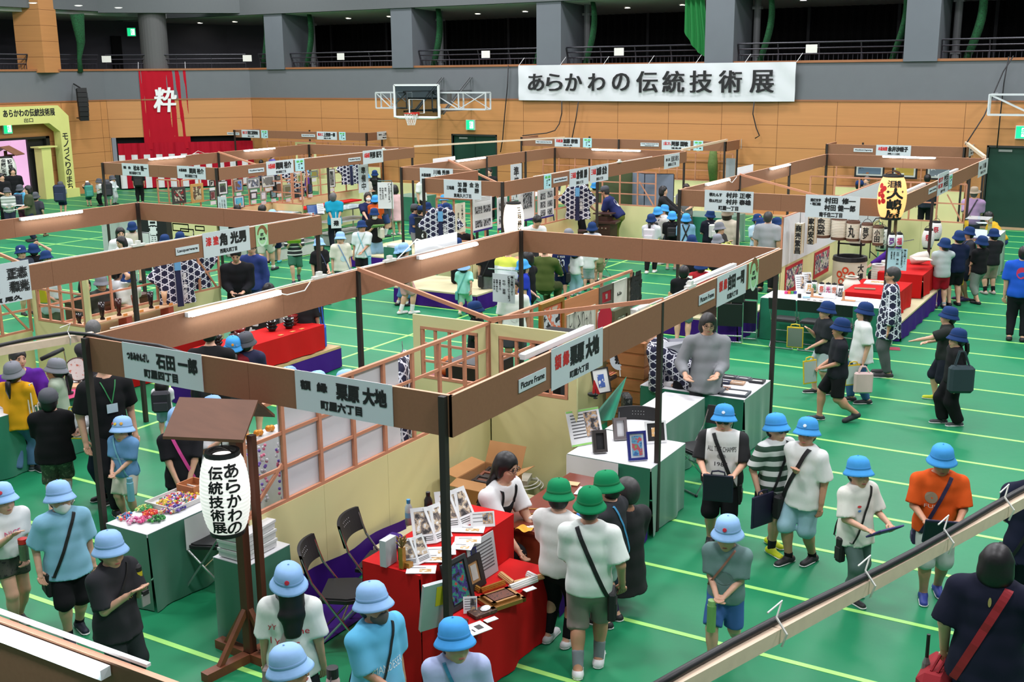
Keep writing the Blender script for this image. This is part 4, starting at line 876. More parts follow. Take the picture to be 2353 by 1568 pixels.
def q3(jr,w2,q4,qm=None,qg='k:short',qc=('tee',(230,230,230)),qe=('shorts',(30,30,32)),q8=(28,28,30),w3=None,j0=0,q5='dd',q_='stand',wf=0.,jl=0.,z5=0.,qi=0,wo=1.,j_=None,z8=0,j2=0,w7=None,sole=1,qw=(),res=None,qp=None,bt=None,sway=0.,bow=0,ye=None):
 S_=Person();jm=.050 if qm and qm.split(':')[0]!='none' else .008
 kind=jr[0]
 if kind=='f':
  xy=at(jr[1],jr[2]);lo,hi=.3,2.4
  for _ in range(30):
   m=(lo+hi)/2;d=A_([xy[0],xy[1],m-HC]);y=784-FOC*(d@CU)/(d@CF);lo,hi=(lo,m)if y<jr[3]else(m,hi)
  H=lo
 elif kind=='h':H=jr[3];xy=at(jr[1],jr[2],H)
 else:H=jr[3];xy=A_([jr[1],jr[2],0.])
 kz=math.hypot(xy[0],xy[1])
 if kind=='h' and len(jr)>4:h=jr[4]-jm
 elif kind=='w' and len(jr)>4:h=jr[4]-jm
 elif kind=='f' and len(jr)>4:h=jr[4]-jm
 else:h=H-jm
 to=w6([-xy[0],-xy[1],0]);rt=w6([CR[0],CR[1],0]);rt=w6(rt-to*(rt@to));a=rd_(w2)
 dr=to*cs_(a)+rt*sn_(a);rz=math.atan2(dr[1],dr[0])-PI/2
 xq=res or(.0125 if kz<10.5 else .0165 if kz<17 else .022 if kz<24 else .03)
 hd=.112 if qi else .106
 sw=(.118 if qi else .112)*h*(.5+.5*wo);hipw=.052*h
 fem=1.
 yt=q_.startswith('sit');zq=q_=='squat'
 zp=.515*h if not qi else .525*h
 xr={'stand':(0.,0.,.065,.065),'walk':(.15,-.17,.045,.045),'walk2':(-.17,.15,.045,.045),'step':(.07,-.06,.05,.05),'step2':(-.06,.07,.05,.05),'run':(.2,-.24,.04,.04),'wide':(.02,-.02,.11,.11)}
 if yt:zp=(bt or .45)+.05*h
 if zq:zp=.20*h
 feet=[]
 if yt:fy=.25*h;ff=[(fy,.06*h),(fy+.02,.06*h)]
 elif zq:ff=[(.14*h,.075*h),(-.03*h,.075*h)]
 else:f4=xr[q_.split(':')[0]];ff=[(f4[0]*h,f4[2]*h),(f4[1]*h,f4[3]*h)]
 if not yt and not zq:
  ex=max(abs(ff[0][0]),abs(ff[1][0]));zp-=(1-cs_(min(.5,ex/(.5*h))))*.35*h*.9
 la=rd_(wf);up=A_([sn_(rd_(sway)),sn_(la),cs_(la)]);up=w6(up);xt=0.
 P0=A_([0.,-.0 if not wf else-.10*h*sn_(la),zp])
 if zq:P0[1]=-.10*h
 T=lambda s,y=0.:P0+up*(s*h)+A_([0,cs_(la),-sn_(la)])*(y*h)
 Zs,Zn=.268,.325
 sh=[T(Zs)+A_([s*sw,0,0])for s in(1,-1)];xu=[P0+A_([s*hipw,0,-.01*h])for s in(1,-1)]
 hn=rd_(wf*.55+jl);hy=rd_(z5)
 Rh=kj(-hn)if True else None;Rh=qt(-hy)@Rh if z5 else Rh
 vw=Rh@EZ;vh=T(Zn);HD=vh+w6(up+vw)*(.030*h)+vw*(hd*.98)
 if kind in('f','w','h')and not yt and not zq and wf<8:
  dz=(h-.003)-(HD[2]+hd*vw[2]);vh[2]+=dz*.6;HD[2]+=dz
 if kind=='h' and(yt or zq or wf>=8):
  xv=HD+vw*(hd+jm*.8);a_=at(jr[1],jr[2],xv[2]);cz,sz=cs_(rz),sn_(rz);xy=a_-A_([xv[0]*cz-xv[1]*sz,xv[0]*sz+xv[1]*cz,0]);xy[2]=0
 qo=[];wy=[]
 for i in(0,1):
  y,x=ff[i];s=(1,-1)[i];zl=0.
  if not yt and not zq and y<-.1*h:zl=.055*h
  A=A_([s*x,y-.01*h,.045*h+zl]);L1,L2=.245*h,.235*h
  kn,A=ik(xu[i],A,L1,L2,A_([s*.12,1,.15])if not zq else A_([s*.35,1,.3]))
  wy.append(kn);qo.append(A)
 L1,L2=.165*h,.148*h;y3=[];wr=[]
 q5=q5.split(',')if ',' in q5 else list(q5)
 for i in(0,1):
  s=(1,-1)[i];t=ARM[q5[i]];kc=A_([s*.5,-1.,-.5])
  if wf>=8 or yt or zq:ku=T(0);q=ku+A_([s*t[0]*h,0,0])+up*((t[2]-.515)*h)+A_([0,cs_(la),-sn_(la)])*(t[1]*h)
  else:q=A_([s*t[0]*h,t[1]*h,t[2]*h])
  if q5[i]in 'tr' and(wf>=8):q[2]=min(q[2],zp+.28)
  if q5[i]=='u':kc=A_([s*1.,.2,.3])
  if q5[i]=='b':kc=A_([s*1.,-.6,-.3])
  e,w_=ik(sh[i],q,L1,L2,kc);y3.append(e);wr.append(w_)
 S_.h,S_.xy,S_.rz,S_.wr,S_.elb,S_.HD,S_.Rh,S_.T,S_.up,S_.hd,S_.label,S_.sh,S_.ankles=h,xy,rz,wr,y3,HD,Rh,T,up,hd,q4,sh,qo
 S_.zp=zp;S_.face=w2;S_.dist=kz;S_.vox=xq
 bu=A_([*sh,*xu,*wy,*qo,*y3,*wr,HD,HD+vw*.2]);lo,hi=bu.min(0)-.18,bu.max(0)+.18;lo[2]=-.02
 sk=SKIN[j0];X=EX
 def xw(F,o,z0,z1=.30,k=.03,j3=0.):
  st=[(-.06,.088+j3*.02,.062+j3*.02),(.0,.092+j3*.012,.066+j3*.014),(.08,.086+j3*.006,.062+j3*.01),(.18,.094,.066),(.262,.098,.056),(.30,.062,.044)]
  st=[q for q in st if q[0]<=z1]
  if j3:st=[(q[0],max(q[1],.093)if q[0]<.2 else q[1],max(q[2],.0655)if q[0]<.2 else q[2])for q in st]
  for(s0,x0,y0),(s1,x1,y1)in zip(st,st[1:]):
   if s1<z0:continue
   F.cap(T(s0),T(s1),x0*h*wo+o,x1*h*wo+o,k,X=X,ry=(y0*h*(.3+.7*wo)+o,y1*h*(.3+.7*wo)+o))
 F=zo(lo,hi,xq);xw(F,0,-.1)
 F.cap(T(.29),vh+vw*.02,.040*h,.036*h if not qi else .034*h,.03)
 for i in(0,1):
  s=(1,-1)[i]
  F.cap(T(.292)+[s*.028*h,0,0],sh[i],.032*h,.036*h,.035);F.cap(sh[i],y3[i],.034*h*(.6+.4*wo),.027*h,.02);F.cap(y3[i],wr[i],.026*h,.0185*h,.012)
  F.cap(xu[i],wy[i],.060*h*(.4+.6*wo),.040*h,.03);F.cap(wy[i],qo[i],.040*h,.025*h,.015);cf=wy[i]+(qo[i]-wy[i])*.3-[0,.008*h,0];F.ell(cf,(.035*h,.037*h,.06*h),.03)
  fd=A_([(.12 if zq else .1)*s*.6,1,0]);fd=w6(fd);up_f=qo[i][2]>.08*h
  yu=qo[i]+fd*.098*h+[0,0,-.028*h];k2=qo[i]-fd*.028*h+[0,0,-.024*h]
  if up_f and not yt:yu=qo[i]+fd*.09*h+[0,0,-qo[i][2]+.022*h]
  F.cap(qo[i],k2,.024*h,.020*h,.015);F.cap(k2,yu,.021*h,.018*h,.02)
  S_.__dict__.setdefault('feet',[]).append((k2,yu,fd))
  hdv=w6(wr[i]-y3[i]);S_.__dict__.setdefault('hdir',[]).append(hdv)
  yf=np.cross(hdv,A_([s*1.,.2,.1]));yf=w6(yf);sd=w6(np.cross(yf,hdv))
  tip=wr[i]+hdv*.052*h;F.cap(wr[i],tip,.017*h,.020*h,.012,X=sd,ry=(.013*h,.011*h))
 zv=hd/.112;Hp=lambda x,y,z:HD+Rh@(A_([x,y,z])*zv)
 F.ell(Hp(0,-.012,.022),A_([.078,.094,.090])*zv,.02,Rh);F.ell(Hp(0,.018,-.035),A_([.062,.070,.076])*zv,.03,Rh)
 F.cap(Hp(0,.05,-.082),Hp(0,.03,-.08),.030*zv,.034*zv,.03)
 for s in(1,-1):
  F.ell(Hp(s*.079,-.008,-.008),A_([.012,.022,.032])*zv,.008,Rh)
  F.ell(Hp(s*.036,.060,-.036),A_([.026,.024,.022])*zv,.02,Rh)
  if xq<.02:F.ell(Hp(s*.031,.096,.002),A_([.018,.014,.011])*zv,.01,Rh,vv=1)
 F.cap(Hp(0,.082,.004),Hp(0,.099,-.030),.008*zv,.013*zv,.012)
 F.ell(Hp(0,.082,-.062),A_([.024,.012,.011])*zv,.01,Rh)
 ex=MB()
 if kz<26:
  for i in(0,1):
   s=(1,-1)[i];d=S_.hdir[i];yf=w6(np.cross(d,A_([s*1.,.2,.1])));sd=w6(np.cross(yf,d));bw=-sd if(sd@A_([-s,0,0]))>0 else sd
   bw=sd*(1 if sd@A_([-s,.6,0])>0 else-1);cv=-yf if yf[1]+yf[2]*.2<0 else yf
   vj={'d':.35,'w':.5,'b':.8}.get(q5[i][0],.9);ku=wr[i]+d*.058*h
   cvd=w6(A_([-s*.8,.1,-.2])-d*(A_([-s*.8,.1,-.2])@d))
   for j,(y9,ln)in en_(((.0165,.046),(.0055,.052),(-.0055,.048),(-.0165,.038))):
    b0=ku+sd*y9*h*(1 if(sd@bw)>0 else-1)*1.0;l=ln*h
    p1=b0+w6(d+cvd*vj*.5)*l*.42;p2=p1+w6(d+cvd*vj*1.5)*l*.34;p3=p2+w6(d*.6+cvd*vj*2.4)*l*.26
    ex.tube([b0-d*.012*h,b0,p1,p2,p3],[.0072*h,.0074*h,.0068*h,.0060*h,.0045*h],6 if xq<.015 else 5)
   t0=wr[i]+d*.018*h+bw*.012*h;ex.tube([t0,t0+w6(d*.6+bw*.8)*.022*h,t0+w6(d*.85+bw*.5)*.046*h+cvd*.004],[.0095*h,.0085*h,.006*h],6 if xq<.015 else 5)
 zd=F.mesh('person',sk,None,(xy[0],xy[1],0),rz,z4=ex);qv(zd,q4,'person',qp);S_.body=zd
 if kz<24:
  mb=MB()
  for s in(1,-1):mb.ball(Hp(s*.031,.0865,.003),A_([.0125,.008,.0062])*zv,8,R=Rh);mb.box(Hp(s*.033,.089,.023),A_([.030,.007,.0045])*zv,Rh@yz(s*.12))
  mb.B('eyes',EYE,zd,q9=1)
  if not j_:mb=MB();mb.ball(Hp(0,.0945,-.063),A_([.022,.006,.0052])*zv,8,R=Rh);mb.B('mouth',LIP,zd,q9=1)
 hc,hs=qg.split(':');hm=bq[hc]
 if hs!='none':
  G=zo(HD-.34 if hs in('long','pony','braids')else HD-.22,HD+.2,min(xq,.02));o=.013
  G.ell(Hp(0,-.014,.024),(A_([.078,.094,.092])+o)*zv,.02,Rh);G.ell(Hp(0,-.045,-.03),A_([.074,.060,.075])*zv,.03,Rh)
  if hs in('bob','long','braids','pony','mid'):
   for s in(1,-1):G.cap(Hp(s*.072,-.015,.02),Hp(s*.074,-.01,-.075 if hs!='pony' else-.03),.028*zv,.022*zv,.03)
  if hs in('bob','mid'):G.ell(Hp(0,-.035,-.065),A_([.104,.082,.092])*zv,.03,Rh)
  if hs=='long':
   G.cap(Hp(0,-.07,-.02),Hp(0,-.10,-.16)-[0,0,.02],.085*zv,.09*zv,.03,X=Rh@EX,ry=(.05,.035));G.cap(Hp(0,-.10,-.16)-[0,0,.02],Hp(0,-.10,-.16)-[0,.02,.16],.09*zv,.06*zv,.03,X=Rh@EX,ry=(.035,.022))
  G.ell(Hp(0,.088,-.045),A_([.066,.062,.094])*zv,0,Rh,vv=1)
  for s in(1,-1):G.ell(Hp(s*.066,.062,-.07),A_([.034,.045,.07])*zv,0,Rh,vv=1)
  if hs in('short',):
   G.plane(Hp(0,-.03,-.085),Rh@A_([0,.25,-1.]))
   for s in(1,-1):G.ell(Hp(s*.092,.012,-.055),A_([.03,.045,.055])*zv,0,Rh,vv=1)
  hx=MB()
  if hs=='pony':
   p=Hp(0,-.10,-.04);hx.tube([p,p+Rh@A_([0,-.045,-.03]),p+Rh@A_([0,-.055,-.09])-[0,0,.02],p+Rh@A_([0,-.04,-.14])-[0,0,.07]],[.018,.032,.03,.008],8)
  if hs=='braids':
   for s in(1,-1):hx.tube([Hp(s*.07,-.02,-.07),Hp(s*.09,.02,-.13),Hp(s*.10,.06,-.2)-[0,0,.03],Hp(s*.10,.07,-.24)-[0,0,.08]],[.022,.018,.016,.008],7)
  G.mesh('hair',hm,zd,z4=hx)
 if qm:
  hk,*bx=qm.split(':');sty=bx[0]if bx else 'school';hmat=M(bs[hk],.85,qa=.06,qf=30,kind='cloth');mb=MB();Rt=Rh@kj(rd_(10));C=Hp(0,-.016,.050);q=zv*1.02
  if sty=='school':
   zc=[(0.,.104),(.034,.101),(.064,.091),(.084,.069),(.0925,.040),(.0955,.008),(.097,-.003),(.108,-.020),(.121,-.040),(.129,-.054),(.1265,-.057),(.118,-.045),(.105,-.026),(.093,-.010)]
  elif sty=='straw':zc=[(0.,.10),(.06,.098),(.082,.085),(.09,.02),(.094,.0),(.13,-.008),(.158,-.012),(.157,-.016),(.094,-.008)]
  else:zc=[(0.,.098),(.034,.096),(.066,.086),(.088,.062),(.097,.028),(.099,-.012),(.096,-.016)]
  n=24 if xq<.02 else 14
  zc=[(r,z)for r,z in zc];mb.lathe(C,[(r*q,z*q)for r,z in zc],n,R=Rt,sy=1.13)
  if sty=='cap':
   w8=[(.09*sn_(t),.06+.105*cs_(t)*1.0+.02,-.01-.012*abs(sn_(t)))for t in ls_(-1.25,1.25,9)]
   w8=[(x,max(y,.07),z)for x,y,z in w8];mb.slab([C+Rt@(A_(p)*q)for p in[(.085,.05,-.008)]+w8[::-1]+[(-.085,.05,-.008)]][::-1],Rt@A_([0,0,.006]))
  ho=mb.B('hat',hmat,zd,q9=1,qh=1)
  if xq<.02 and sty=='school':
   mb=MB();mb.lathe(C,[(r*q,z*q)for r,z in((.0962,.016),(.0985,.012),(.0995,-.002),(.0975,-.005))],n,R=Rt,sy=1.13);mb.ball(C+Rt@(A_([0,0,.104])*q),.007,8)
   mb.B('hat_band',M([max(0,c-14)for c in bs[hk]],.85,qa=.05),ho,q9=1,qh=1)
  if w7:
   for bc,y4,bz in w7:
    a_=rd_(y4);d=A_([sn_(a_),cs_(a_)*1.13,0]);mb=MB();cc=C+Rt@((d*.094+A_([0,0,bz]))*q);nn=Rt@w6([sn_(a_),cs_(a_),.35])
    ux=w6(np.cross(EZ,nn));mb.lathe(cc,[(0,.006),(.014,.005),(.016,0)],12,R=np.stack([ux,np.cross(nn,ux),nn],1));mb.B('badge',M(bc,.5,qa=0),ho,q9=1)
 if j_:
  G=zo(HD-.16,HD+.16,min(xq,.014));G.ell(Hp(0,.034,-.055),A_([.070,.072,.056])*zv,.01,Rh);G.cap(Hp(0,.09,-.035),Hp(0,.085,-.08),.022*zv,.024*zv,.02)
  G.plane(Hp(0,.035,0),Rh@A_([0,-1.,0]));G.plane(Hp(0,0,-.022),Rh@A_([0,-.12,1.]));G.mesh('face_mask',M(j_,.85,qa=.03),zd)
 if z8 or j2:
  mb=MB()
  for s in(1,-1):
   c=Hp(s*.032,.101,.0);u1,u2=Rh@EX,Rh@EZ
   if j2:mb.slab([c+u1*.024*cs_(t)+u2*.016*sn_(t)for t in ls_(0,2*PI,11)[:-1]],Rh@A_([0,.004,0]))
   else:mb.tube([c+u1*.023*cs_(t)+u2*.017*sn_(t)for t in ls_(0,2*PI,13)],.0022,4,cap=0)
   mb.bar(Hp(s*.054,.098,.006),Hp(s*.082,.0,.006),.004,.004)
  mb.bar(Hp(-.01,.104,.004),Hp(.01,.104,.004),.003,.003);mb.B('glasses',LENS,zd,q9=1)
 sd=(sum(map(ord,q4))%97)/10.
 def z6(c):
  return c if not isinstance(c,tuple)else M(c,.88,qa=.035,qf=60,kind='cloth')
 gv=max(xq,.0125)
 if qe:
  bk,bc=qe[0],qe[1];lp=A_([*xu,*wy,*qo,P0+[0,0,.1*h]]);G=zo(lp.min(0)-.16,lp.max(0)+.16,gv)
  ow=.012+(.006 if bk in('wide',)else 0)
  for s0,s1 in((-.05,.0),(.0,.07)):G.cap(T(s0),T(s1),.094*h*wo+.006,.09*h*wo+.006,.03,X=X,ry=(.066*h*(.3+.7*wo)+.008,.064*h*(.3+.7*wo)+.008))
  if bk=='skirt':
   lw=qe[2]if len(qe)>2 else .25
   G.cap(T(.02),T(-lw),.10*h,.155*h,.02,X=X,ry=(.075*h,.125*h),jy=1.0)
  else:
   fr=qe[2]if len(qe)>2 else{'shorts':.93,'long':2.,'wide':2.,'tight':2.,'hot':.5,'knee':1.12}[bk]
   rw={'shorts':.020,'long':.016,'wide':.034,'tight':.007,'hot':.014,'knee':.015}[bk]
   for i in(0,1):
    f1=min(fr,1.);G.cap(xu[i],wy[i],.060*h*(.4+.6*wo)+.012,(.046*h+rw)if fr<=1.2 else .042*h+rw,.03,jy=f1 if fr<1 else None)
    if fr>1:
     e=min(fr-1,.97);r2={'wide':.036*h+.028,'tight':.026*h+.004}.get(bk,.028*h+.014)
     if fr<=1.2:r2=.046*h+rw
     G.cap(wy[i],qo[i],.043*h+rw if fr>1.2 else .046*h+rw,r2 if fr>1.2 else .044*h+rw,.025,jy=e)
  G.plane(T(.085),up);G.folds(.0035 if bk!='tight' else .001,34,sd);G.mesh({'skirt':'skirt','long':'trousers','wide':'trousers','tight':'leggings'}.get(bk,'shorts'),z6(bc),zd)
 if q8 is not None:
  for i in(0,1):
   k2,yu,fd=S_.feet[i];c=A_([k2,yu,qo[i]]);G=zo(c.min(0)-.07,c.max(0)+.07,min(gv,.014))
   r=.029*h;xx=min(k2[2],yu[2]);G.cap(k2+[0,0,-.004],yu+fd*.012*h+[0,0,-.004],r,.0255*h,.015);G.cap(k2+fd*.02*h,qo[i]+fd*.012*h+[0,0,-.008*h],r,.027*h,.02)
   G.plane(qo[i]+[0,0,.006*h],EZ)
   if qo[i][2]<.08*h:G.plane([0,0,.002],-EZ)
   so=G.mesh('shoe',M(q8 if not isinstance(q8,str)else(228,228,228),.6,qa=.08,qf=40),zd)
   if sole and xq<.02 and qo[i][2]<.08*h:
    G2=zo(c.min(0)-.07,c.max(0)+.07,min(gv,.012));G2.cap(k2+[0,0,-.006],yu+fd*.012*h+[0,0,-.006],r+.004,.0255*h+.005,.015);G2.plane([0,0,.020],EZ);G2.plane([0,0,.0],-EZ);G2.mesh('sole',SOLE,so)
 if w3:
  z9,fr=w3
  for i in(0,1):
   c=A_([wy[i],qo[i]]);G=zo(c.min(0)-.07,c.max(0)+.07,min(gv,.016));b_=qo[i]+(wy[i]-qo[i])*fr
   G.cap(qo[i]-[0,0,.012*h],b_,.028*h,(.028+.011*min(1,fr*1.3))*h,.01,jy=1.);
   if fr>.5:cf=wy[i]+(qo[i]-wy[i])*.3-[0,.008*h,0];G.ell(cf,(.037*h,.039*h,.06*h),.02);G.plane(b_,wy[i]-qo[i])
   G.mesh('sock',z6(z9),zd)
 if qc:
  tk,tc=qc[0],qc[1];pt=A_([*sh,*y3,*wr,T(-.13),T(.33)]);G=zo(pt.min(0)-.17,pt.max(0)+.17,gv);jd=qc[2]if len(qc)>2 else 1.
  o=.010+.010*jd;hem={'tee':-.055,'long':-.06,'over':-.09,'crop':.02,'happi':-.16,'dress':-.24,'jacket':-.09,'vest':-.02}[tk]
  xw(G,o,-.1,j3=jd*.8+(.6 if tk in('happi','over')else 0))
  if hem<-.06:G.cap(T(-.04),T(hem),(.092+.012*jd)*h*wo+o,(.098+.016*jd)*h*wo+o+(.03 if tk in('happi','dress')else .008),.02,X=X,ry=((.070+.012*jd)*h*(.3+.7*wo)+o,(.072+.02*jd)*h*(.3+.7*wo)+o+(.03 if tk=='dress' else .01)))
  for i in(0,1):
   s=(1,-1)[i];G.cap(T(.292)+[s*.028*h,0,0],sh[i],.033*h+o*.6,.038*h+o*.6,.035)
   if tk in('long','jacket','happi'):
    G.cap(sh[i],y3[i],.040*h+o*.6,.033*h+o,.03);e=.86 if tk=='happi' else .97
    G.cap(y3[i],wr[i],.031*h+o+(.02 if tk=='happi' else 0),.024*h+o*.7+(.035 if tk=='happi' else 0),.015,jy=e)
   elif tk=='vest':pass
   else:
    e=.62+.26*min(jd,1.3)if tk!='vest' else .1;G.cap(sh[i],y3[i],.040*h+o*.7,.036*h+o*1.2+.004,.03,jy=min(e,.98))
  G.plane(T(hem),-up);G.ell(T(.340)+[0,.006,0],(.043*h,.046*h,.034*h),0,vv=1);G.plane(T(.336),up)
  G.folds(.0030*min(1.3,.6+jd*.5),31,sd)
  pat=isinstance(tc,bpy.types.Material)and tc.name.startswith('happi')
  to_=G.mesh({'tee':'t_shirt','over':'t_shirt','crop':'blouse','long':'long_sleeved_shirt','happi':'happi_coat','jacket':'jacket','dress':'dress','vest':'vest'}[tk],z6(tc),zd,uv=pat);S_.top=to_
  S_.bvh=None
 if ye:
  nm,z9,z0,z1=ye;G=zo(np.minimum(T(z0),T(.33))-.2,np.maximum(T(z0),T(.33))+.2,gv);xw(G,o+.010,-.1,j3=1.)
  if z0<-.06:G.cap(T(-.04),T(z0),.095*h*wo+o+.01,.105*h*wo+o+.03,.02,X=X,ry=(.075*h+o,.085*h+o+.02))
  G.plane(T(z0),-up);G.plane(T(z1),up);G.mesh(nm,z6(z9),zd)
  mb=MB()
  for s in(1,-1):
   w8=[]
   for zz in ls_(z1-.03,.29,6):
    r=ws(S_).ray_cast(Vector(T(zz)+A_([s*.06*h,1.,0])),Vector((0,-1,0)));w8.append((A_(r[0])if r[0]is not None else T(zz)+A_([s*.06*h,.07*h,0]))+[0,.008,0])
   w8.append(T(.325)+A_([s*.06*h,0,0]))
   for zz in ls_(.29,z1-.03,5):
    r=ws(S_).ray_cast(Vector(T(zz)+A_([s*.06*h,-1.,0])),Vector((0,1,0)));w8.append((A_(r[0])if r[0]is not None else T(zz)+A_([s*.06*h,-.07*h,0]))-[0,.008,0])
   ze(mb,w8,EX,.03,False,C=T(.22))
  mb.B('apron_strap',z6(z9),zd,q9=1)
 if qw:k3(S_,qw)
 vg.append(S_);return S_
def ws(S_):
 if S_.bvh is None:
  me=S_.top.data;S_.bvh=BVHTree.FromPolygons([v.co for v in me.vertices],[tuple(p.vertices)for p in me.polygons])
 return S_.bvh
def k3(S_,kr):
 """printing laid onto the front (+1) or back (-1) of the shirt: (text, x, height share, width, height, colour, side)"""
 b=ws(S_);zy=[];mb=MB()
 for it in kr:
  jh,cx,cz,w_,hh,z9,wx=it[:7];m=M(z9,.7,qa=0)
  if m not in zy:zy.append(m)
  if callable(jh):v2,f=jh();q=v2*[w_,hh]
  else:
   v,f,lo,hi=kl(jh);q=(v-(lo+hi)/2)/np.maximum(hi-lo,1e-3)*[w_,hh]
  kh=[]
  for x,z in q+[cx,cz*S_.h]:
   o=Vector((-x*wx*-1 if wx>0 else x,1.2*wx,z));o.x=-x if wx>0 else x
   r=b.ray_cast(o,Vector((0,-wx,0)))
   kh.append(A_(r[0])+[0,wx*.004,0]if r[0]is not None else A_([o.x,wx*.12*S_.h,z]))
  mb.add(kh,f,zy.index(m))
 mb.B('lettering',zy,S_.top,q9=1)
def j4(n=14):
 t=ls_(0,2*PI,n+1)[:-1];return np.stack([.5*np.cos(t),.5*np.sin(t)],1),[tuple(range(n))]
def blk():return A_([[-.5,-.5],[.5,-.5],[.5,.5],[-.5,.5]]),[(0,1,2,3)]
def ww(S_,wx,n=40,xx=.02,zf=.0):
 """a loop from the shoulder on side round the trunk to the other hip, lying on the shirt"""
 b=ws(S_);h=S_.h;hi=S_.T(.318)+A_([wx*.060*h,0,0]);lo=S_.T(xx)+A_([-wx*.105*h,0,-zf*h]);C=(hi+lo)/2;A=w6(hi-lo);Bv=w6(np.cross(S_.up,EX));Bv=Bv if Bv[1]>0 else-Bv;vk=np.linalg.norm(hi-lo)/2
 N=w6(np.cross(A,Bv));w8=[]
 for i in range(n):
  t=2*PI*i/n;q=C+A*(vk*cs_(t));sg=1 if sn_(t)>=0 else-1;yg=0.
  for w_ in(-.014,0,.014):
   r=b.ray_cast(Vector(q+N*w_+Bv*sg*.6),Vector(-Bv*sg))
   if r[0]is not None:yg=max(yg,(A_(r[0])-q)@Bv*sg)
  ell=.075*h*abs(sn_(t));w8.append((q,sg,yg+.007 if yg>0 else ell))
 P=[q+Bv*sg*min(v,.2*h)for q,sg,v in w8]
 P[0]=C+A*(vk+.012);P[n//2]=C-A*(vk+.006)
 return P,N
def ze(mb,w8,N,w_,vl=1,th=.003,C=None):
 P=A_(w8);C=P.mean(0)if C is None else C;n=len(P);v=[];f=[]
 for p in P:d=w6(p-C);v+=[p-N*w_/2,p+N*w_/2,p+N*w_/2+d*th,p-N*w_/2+d*th]
 for i in range(n if vl else n-1):
  j=(i+1)%n
  for k in range(4):f.append((4*i+k,4*i+(k+1)%4,4*j+(k+1)%4,4*j+k))
 mb.add(v,f)
def ks(S_,name,q4,zk):
 return qb(name,q4,zk,(S_.xy[0],S_.xy[1],0),S_.rz)
def jf(mb,c,d,R=None,b=.2):
 """soft-edged box"""
 d=np.asarray(d,float)/2;m=min(d)*b*2;v=[]
 for x in(-1,1):
  for y in(-1,1):
   for z in(-1,1):
    for k in range(3):
     p=A_([x,y,z])*d;q=p.copy();q-=A_([x,y,z])*m;q[k]=p[k];v.append(q)
 import bmesh
 bm=bmesh.new()
 for p in v:bm.verts.new(p)
 bmesh.ops.convex_hull(bm,input=bm.verts);bm.verts.index_update();V=A_([x.co for x in bm.verts]);Fc=[[q.index for q in f.verts]for f in bm.faces];bm.free()
 if R is not None:V=V@np.asarray(R).T
 mb.add(V+np.asarray(c,float),Fc)
def q7(S_,wx,z9,q4,qd=(.05,.20,.16),xx=.0,je=None,w_=.025,zf=.06,fb=0.,zk='shoulder bag',name='shoulder_bag'):
 """strap from the shoulder on side (+1 the wearer's right) to a bag at the other hip"""
 t=ks(S_,name,q4,zk);w8,N=ww(S_,wx,xx=xx,zf=zf);mb=MB();ze(mb,w8,N,w_);mb.B('strap',M(je or z9,.7,qa=.05),t,q9=1)
 c=w8[len(w8)//2]+A_([-wx*.02,fb,-qd[2]*.35]);mb=MB();jf(mb,c,qd,qt(0));b=mb.B('bag_body',M(z9,.7,qa=.1,qf=30),t,q9=1)
 mb=MB();jf(mb,c+A_([-wx*qd[0]*.5,0,-qd[2]*.12]),(.015,qd[1]*.8,qd[2]*.5));mb.B('pocket',M([min(255,v+14)for v in z9],.7,qa=.1),b,q9=1)
 return t
def jn(S_,wx,z9,q4,je=None,lid=None,r=.034,L=.2,xx=.0,fb=.03,zf=.08):
 t=ks(S_,'water_bottle',q4,'water bottle')
 w8,N=ww(S_,wx,xx=xx,zf=zf);mb=MB();ze(mb,w8,N,.018);mb.B('strap',M(je or z9,.7,qa=.05),t,q9=1)
 c=w8[len(w8)//2]+A_([-wx*.03,fb,-L*.75]);mb=MB();mb.lathe(c,[(0,0),(r,.004),(r,L*.8),(r*.8,L*.84),(0,L*.84)],14);mb.B('bottle_body',M(z9,.4,qa=.05),t,q9=1,qh=0)
 mb=MB();mb.lathe(c,[(r*.85,L*.82),(r*.85,L),(0,L)],14);mb.B('lid',M(lid or[max(0,v-30)for v in z9],.4,qa=0),t,q9=1)
 return t
def q6(S_,kind,z9,q4,qd=(.24,.32,.012),wg=50.,x2=None,dz=0.,y5=0.,name=None,zk=None,w2=(235,236,236),wk=None,wh=1):
 """clipboard case or tablet held between the hands; tilt: 0 upright, 90 lying flat"""
 m=(S_.wr[0]+S_.wr[1])/2 if x2 is None else x2;hd=sum(S_.hdir)/2 if x2 is None else A_([0,.3,0])
 m=m+hd*.05*S_.h+A_([0,.035,dz]);R=qt(rd_(y5))@kj(-rd_(wg));w_,L,th=qd
 t=ks(S_,name or 'clipboard_case',q4,zk or 'clipboard')
 mb=MB();jf(mb,m,(w_,th,L),R,.3);mb.B('board',M(wk or z9,.5,qa=.05),t,q9=1)
 mb=MB();mb.box(m-R@A_([0,th*.55,0]),(w_*.88,.003,L*.88),R);mb.box(m+R@A_([0,th*.55,0]),(w_*.88,.003,L*.88),R,1);mb.B('sheet' if kind!='tablet' else 'screen',[M(w2,.35 if kind=='tablet' else .7,qa=.03),M(z9,.6,qa=.05)],t,q9=1)
 if wh:
  mb=MB();tp=m+R@A_([0,0,L/2]);mb.tube([tp+R@A_([x,0,z])for x,z in((-.06,0),(-.055,.03),(0,.04),(.055,.03),(.06,0))],.008,6);mb.B('handle',M(wk or z9,.5,qa=0),t,q9=1)
 return t
def vm(t,S_,w8,z9,r=.008):
 mb=MB();mb.tube([np.asarray(p)for p in w8],r,5,wj=.5);mb.B('strap',M(z9,.7,qa=0),t,q9=1)
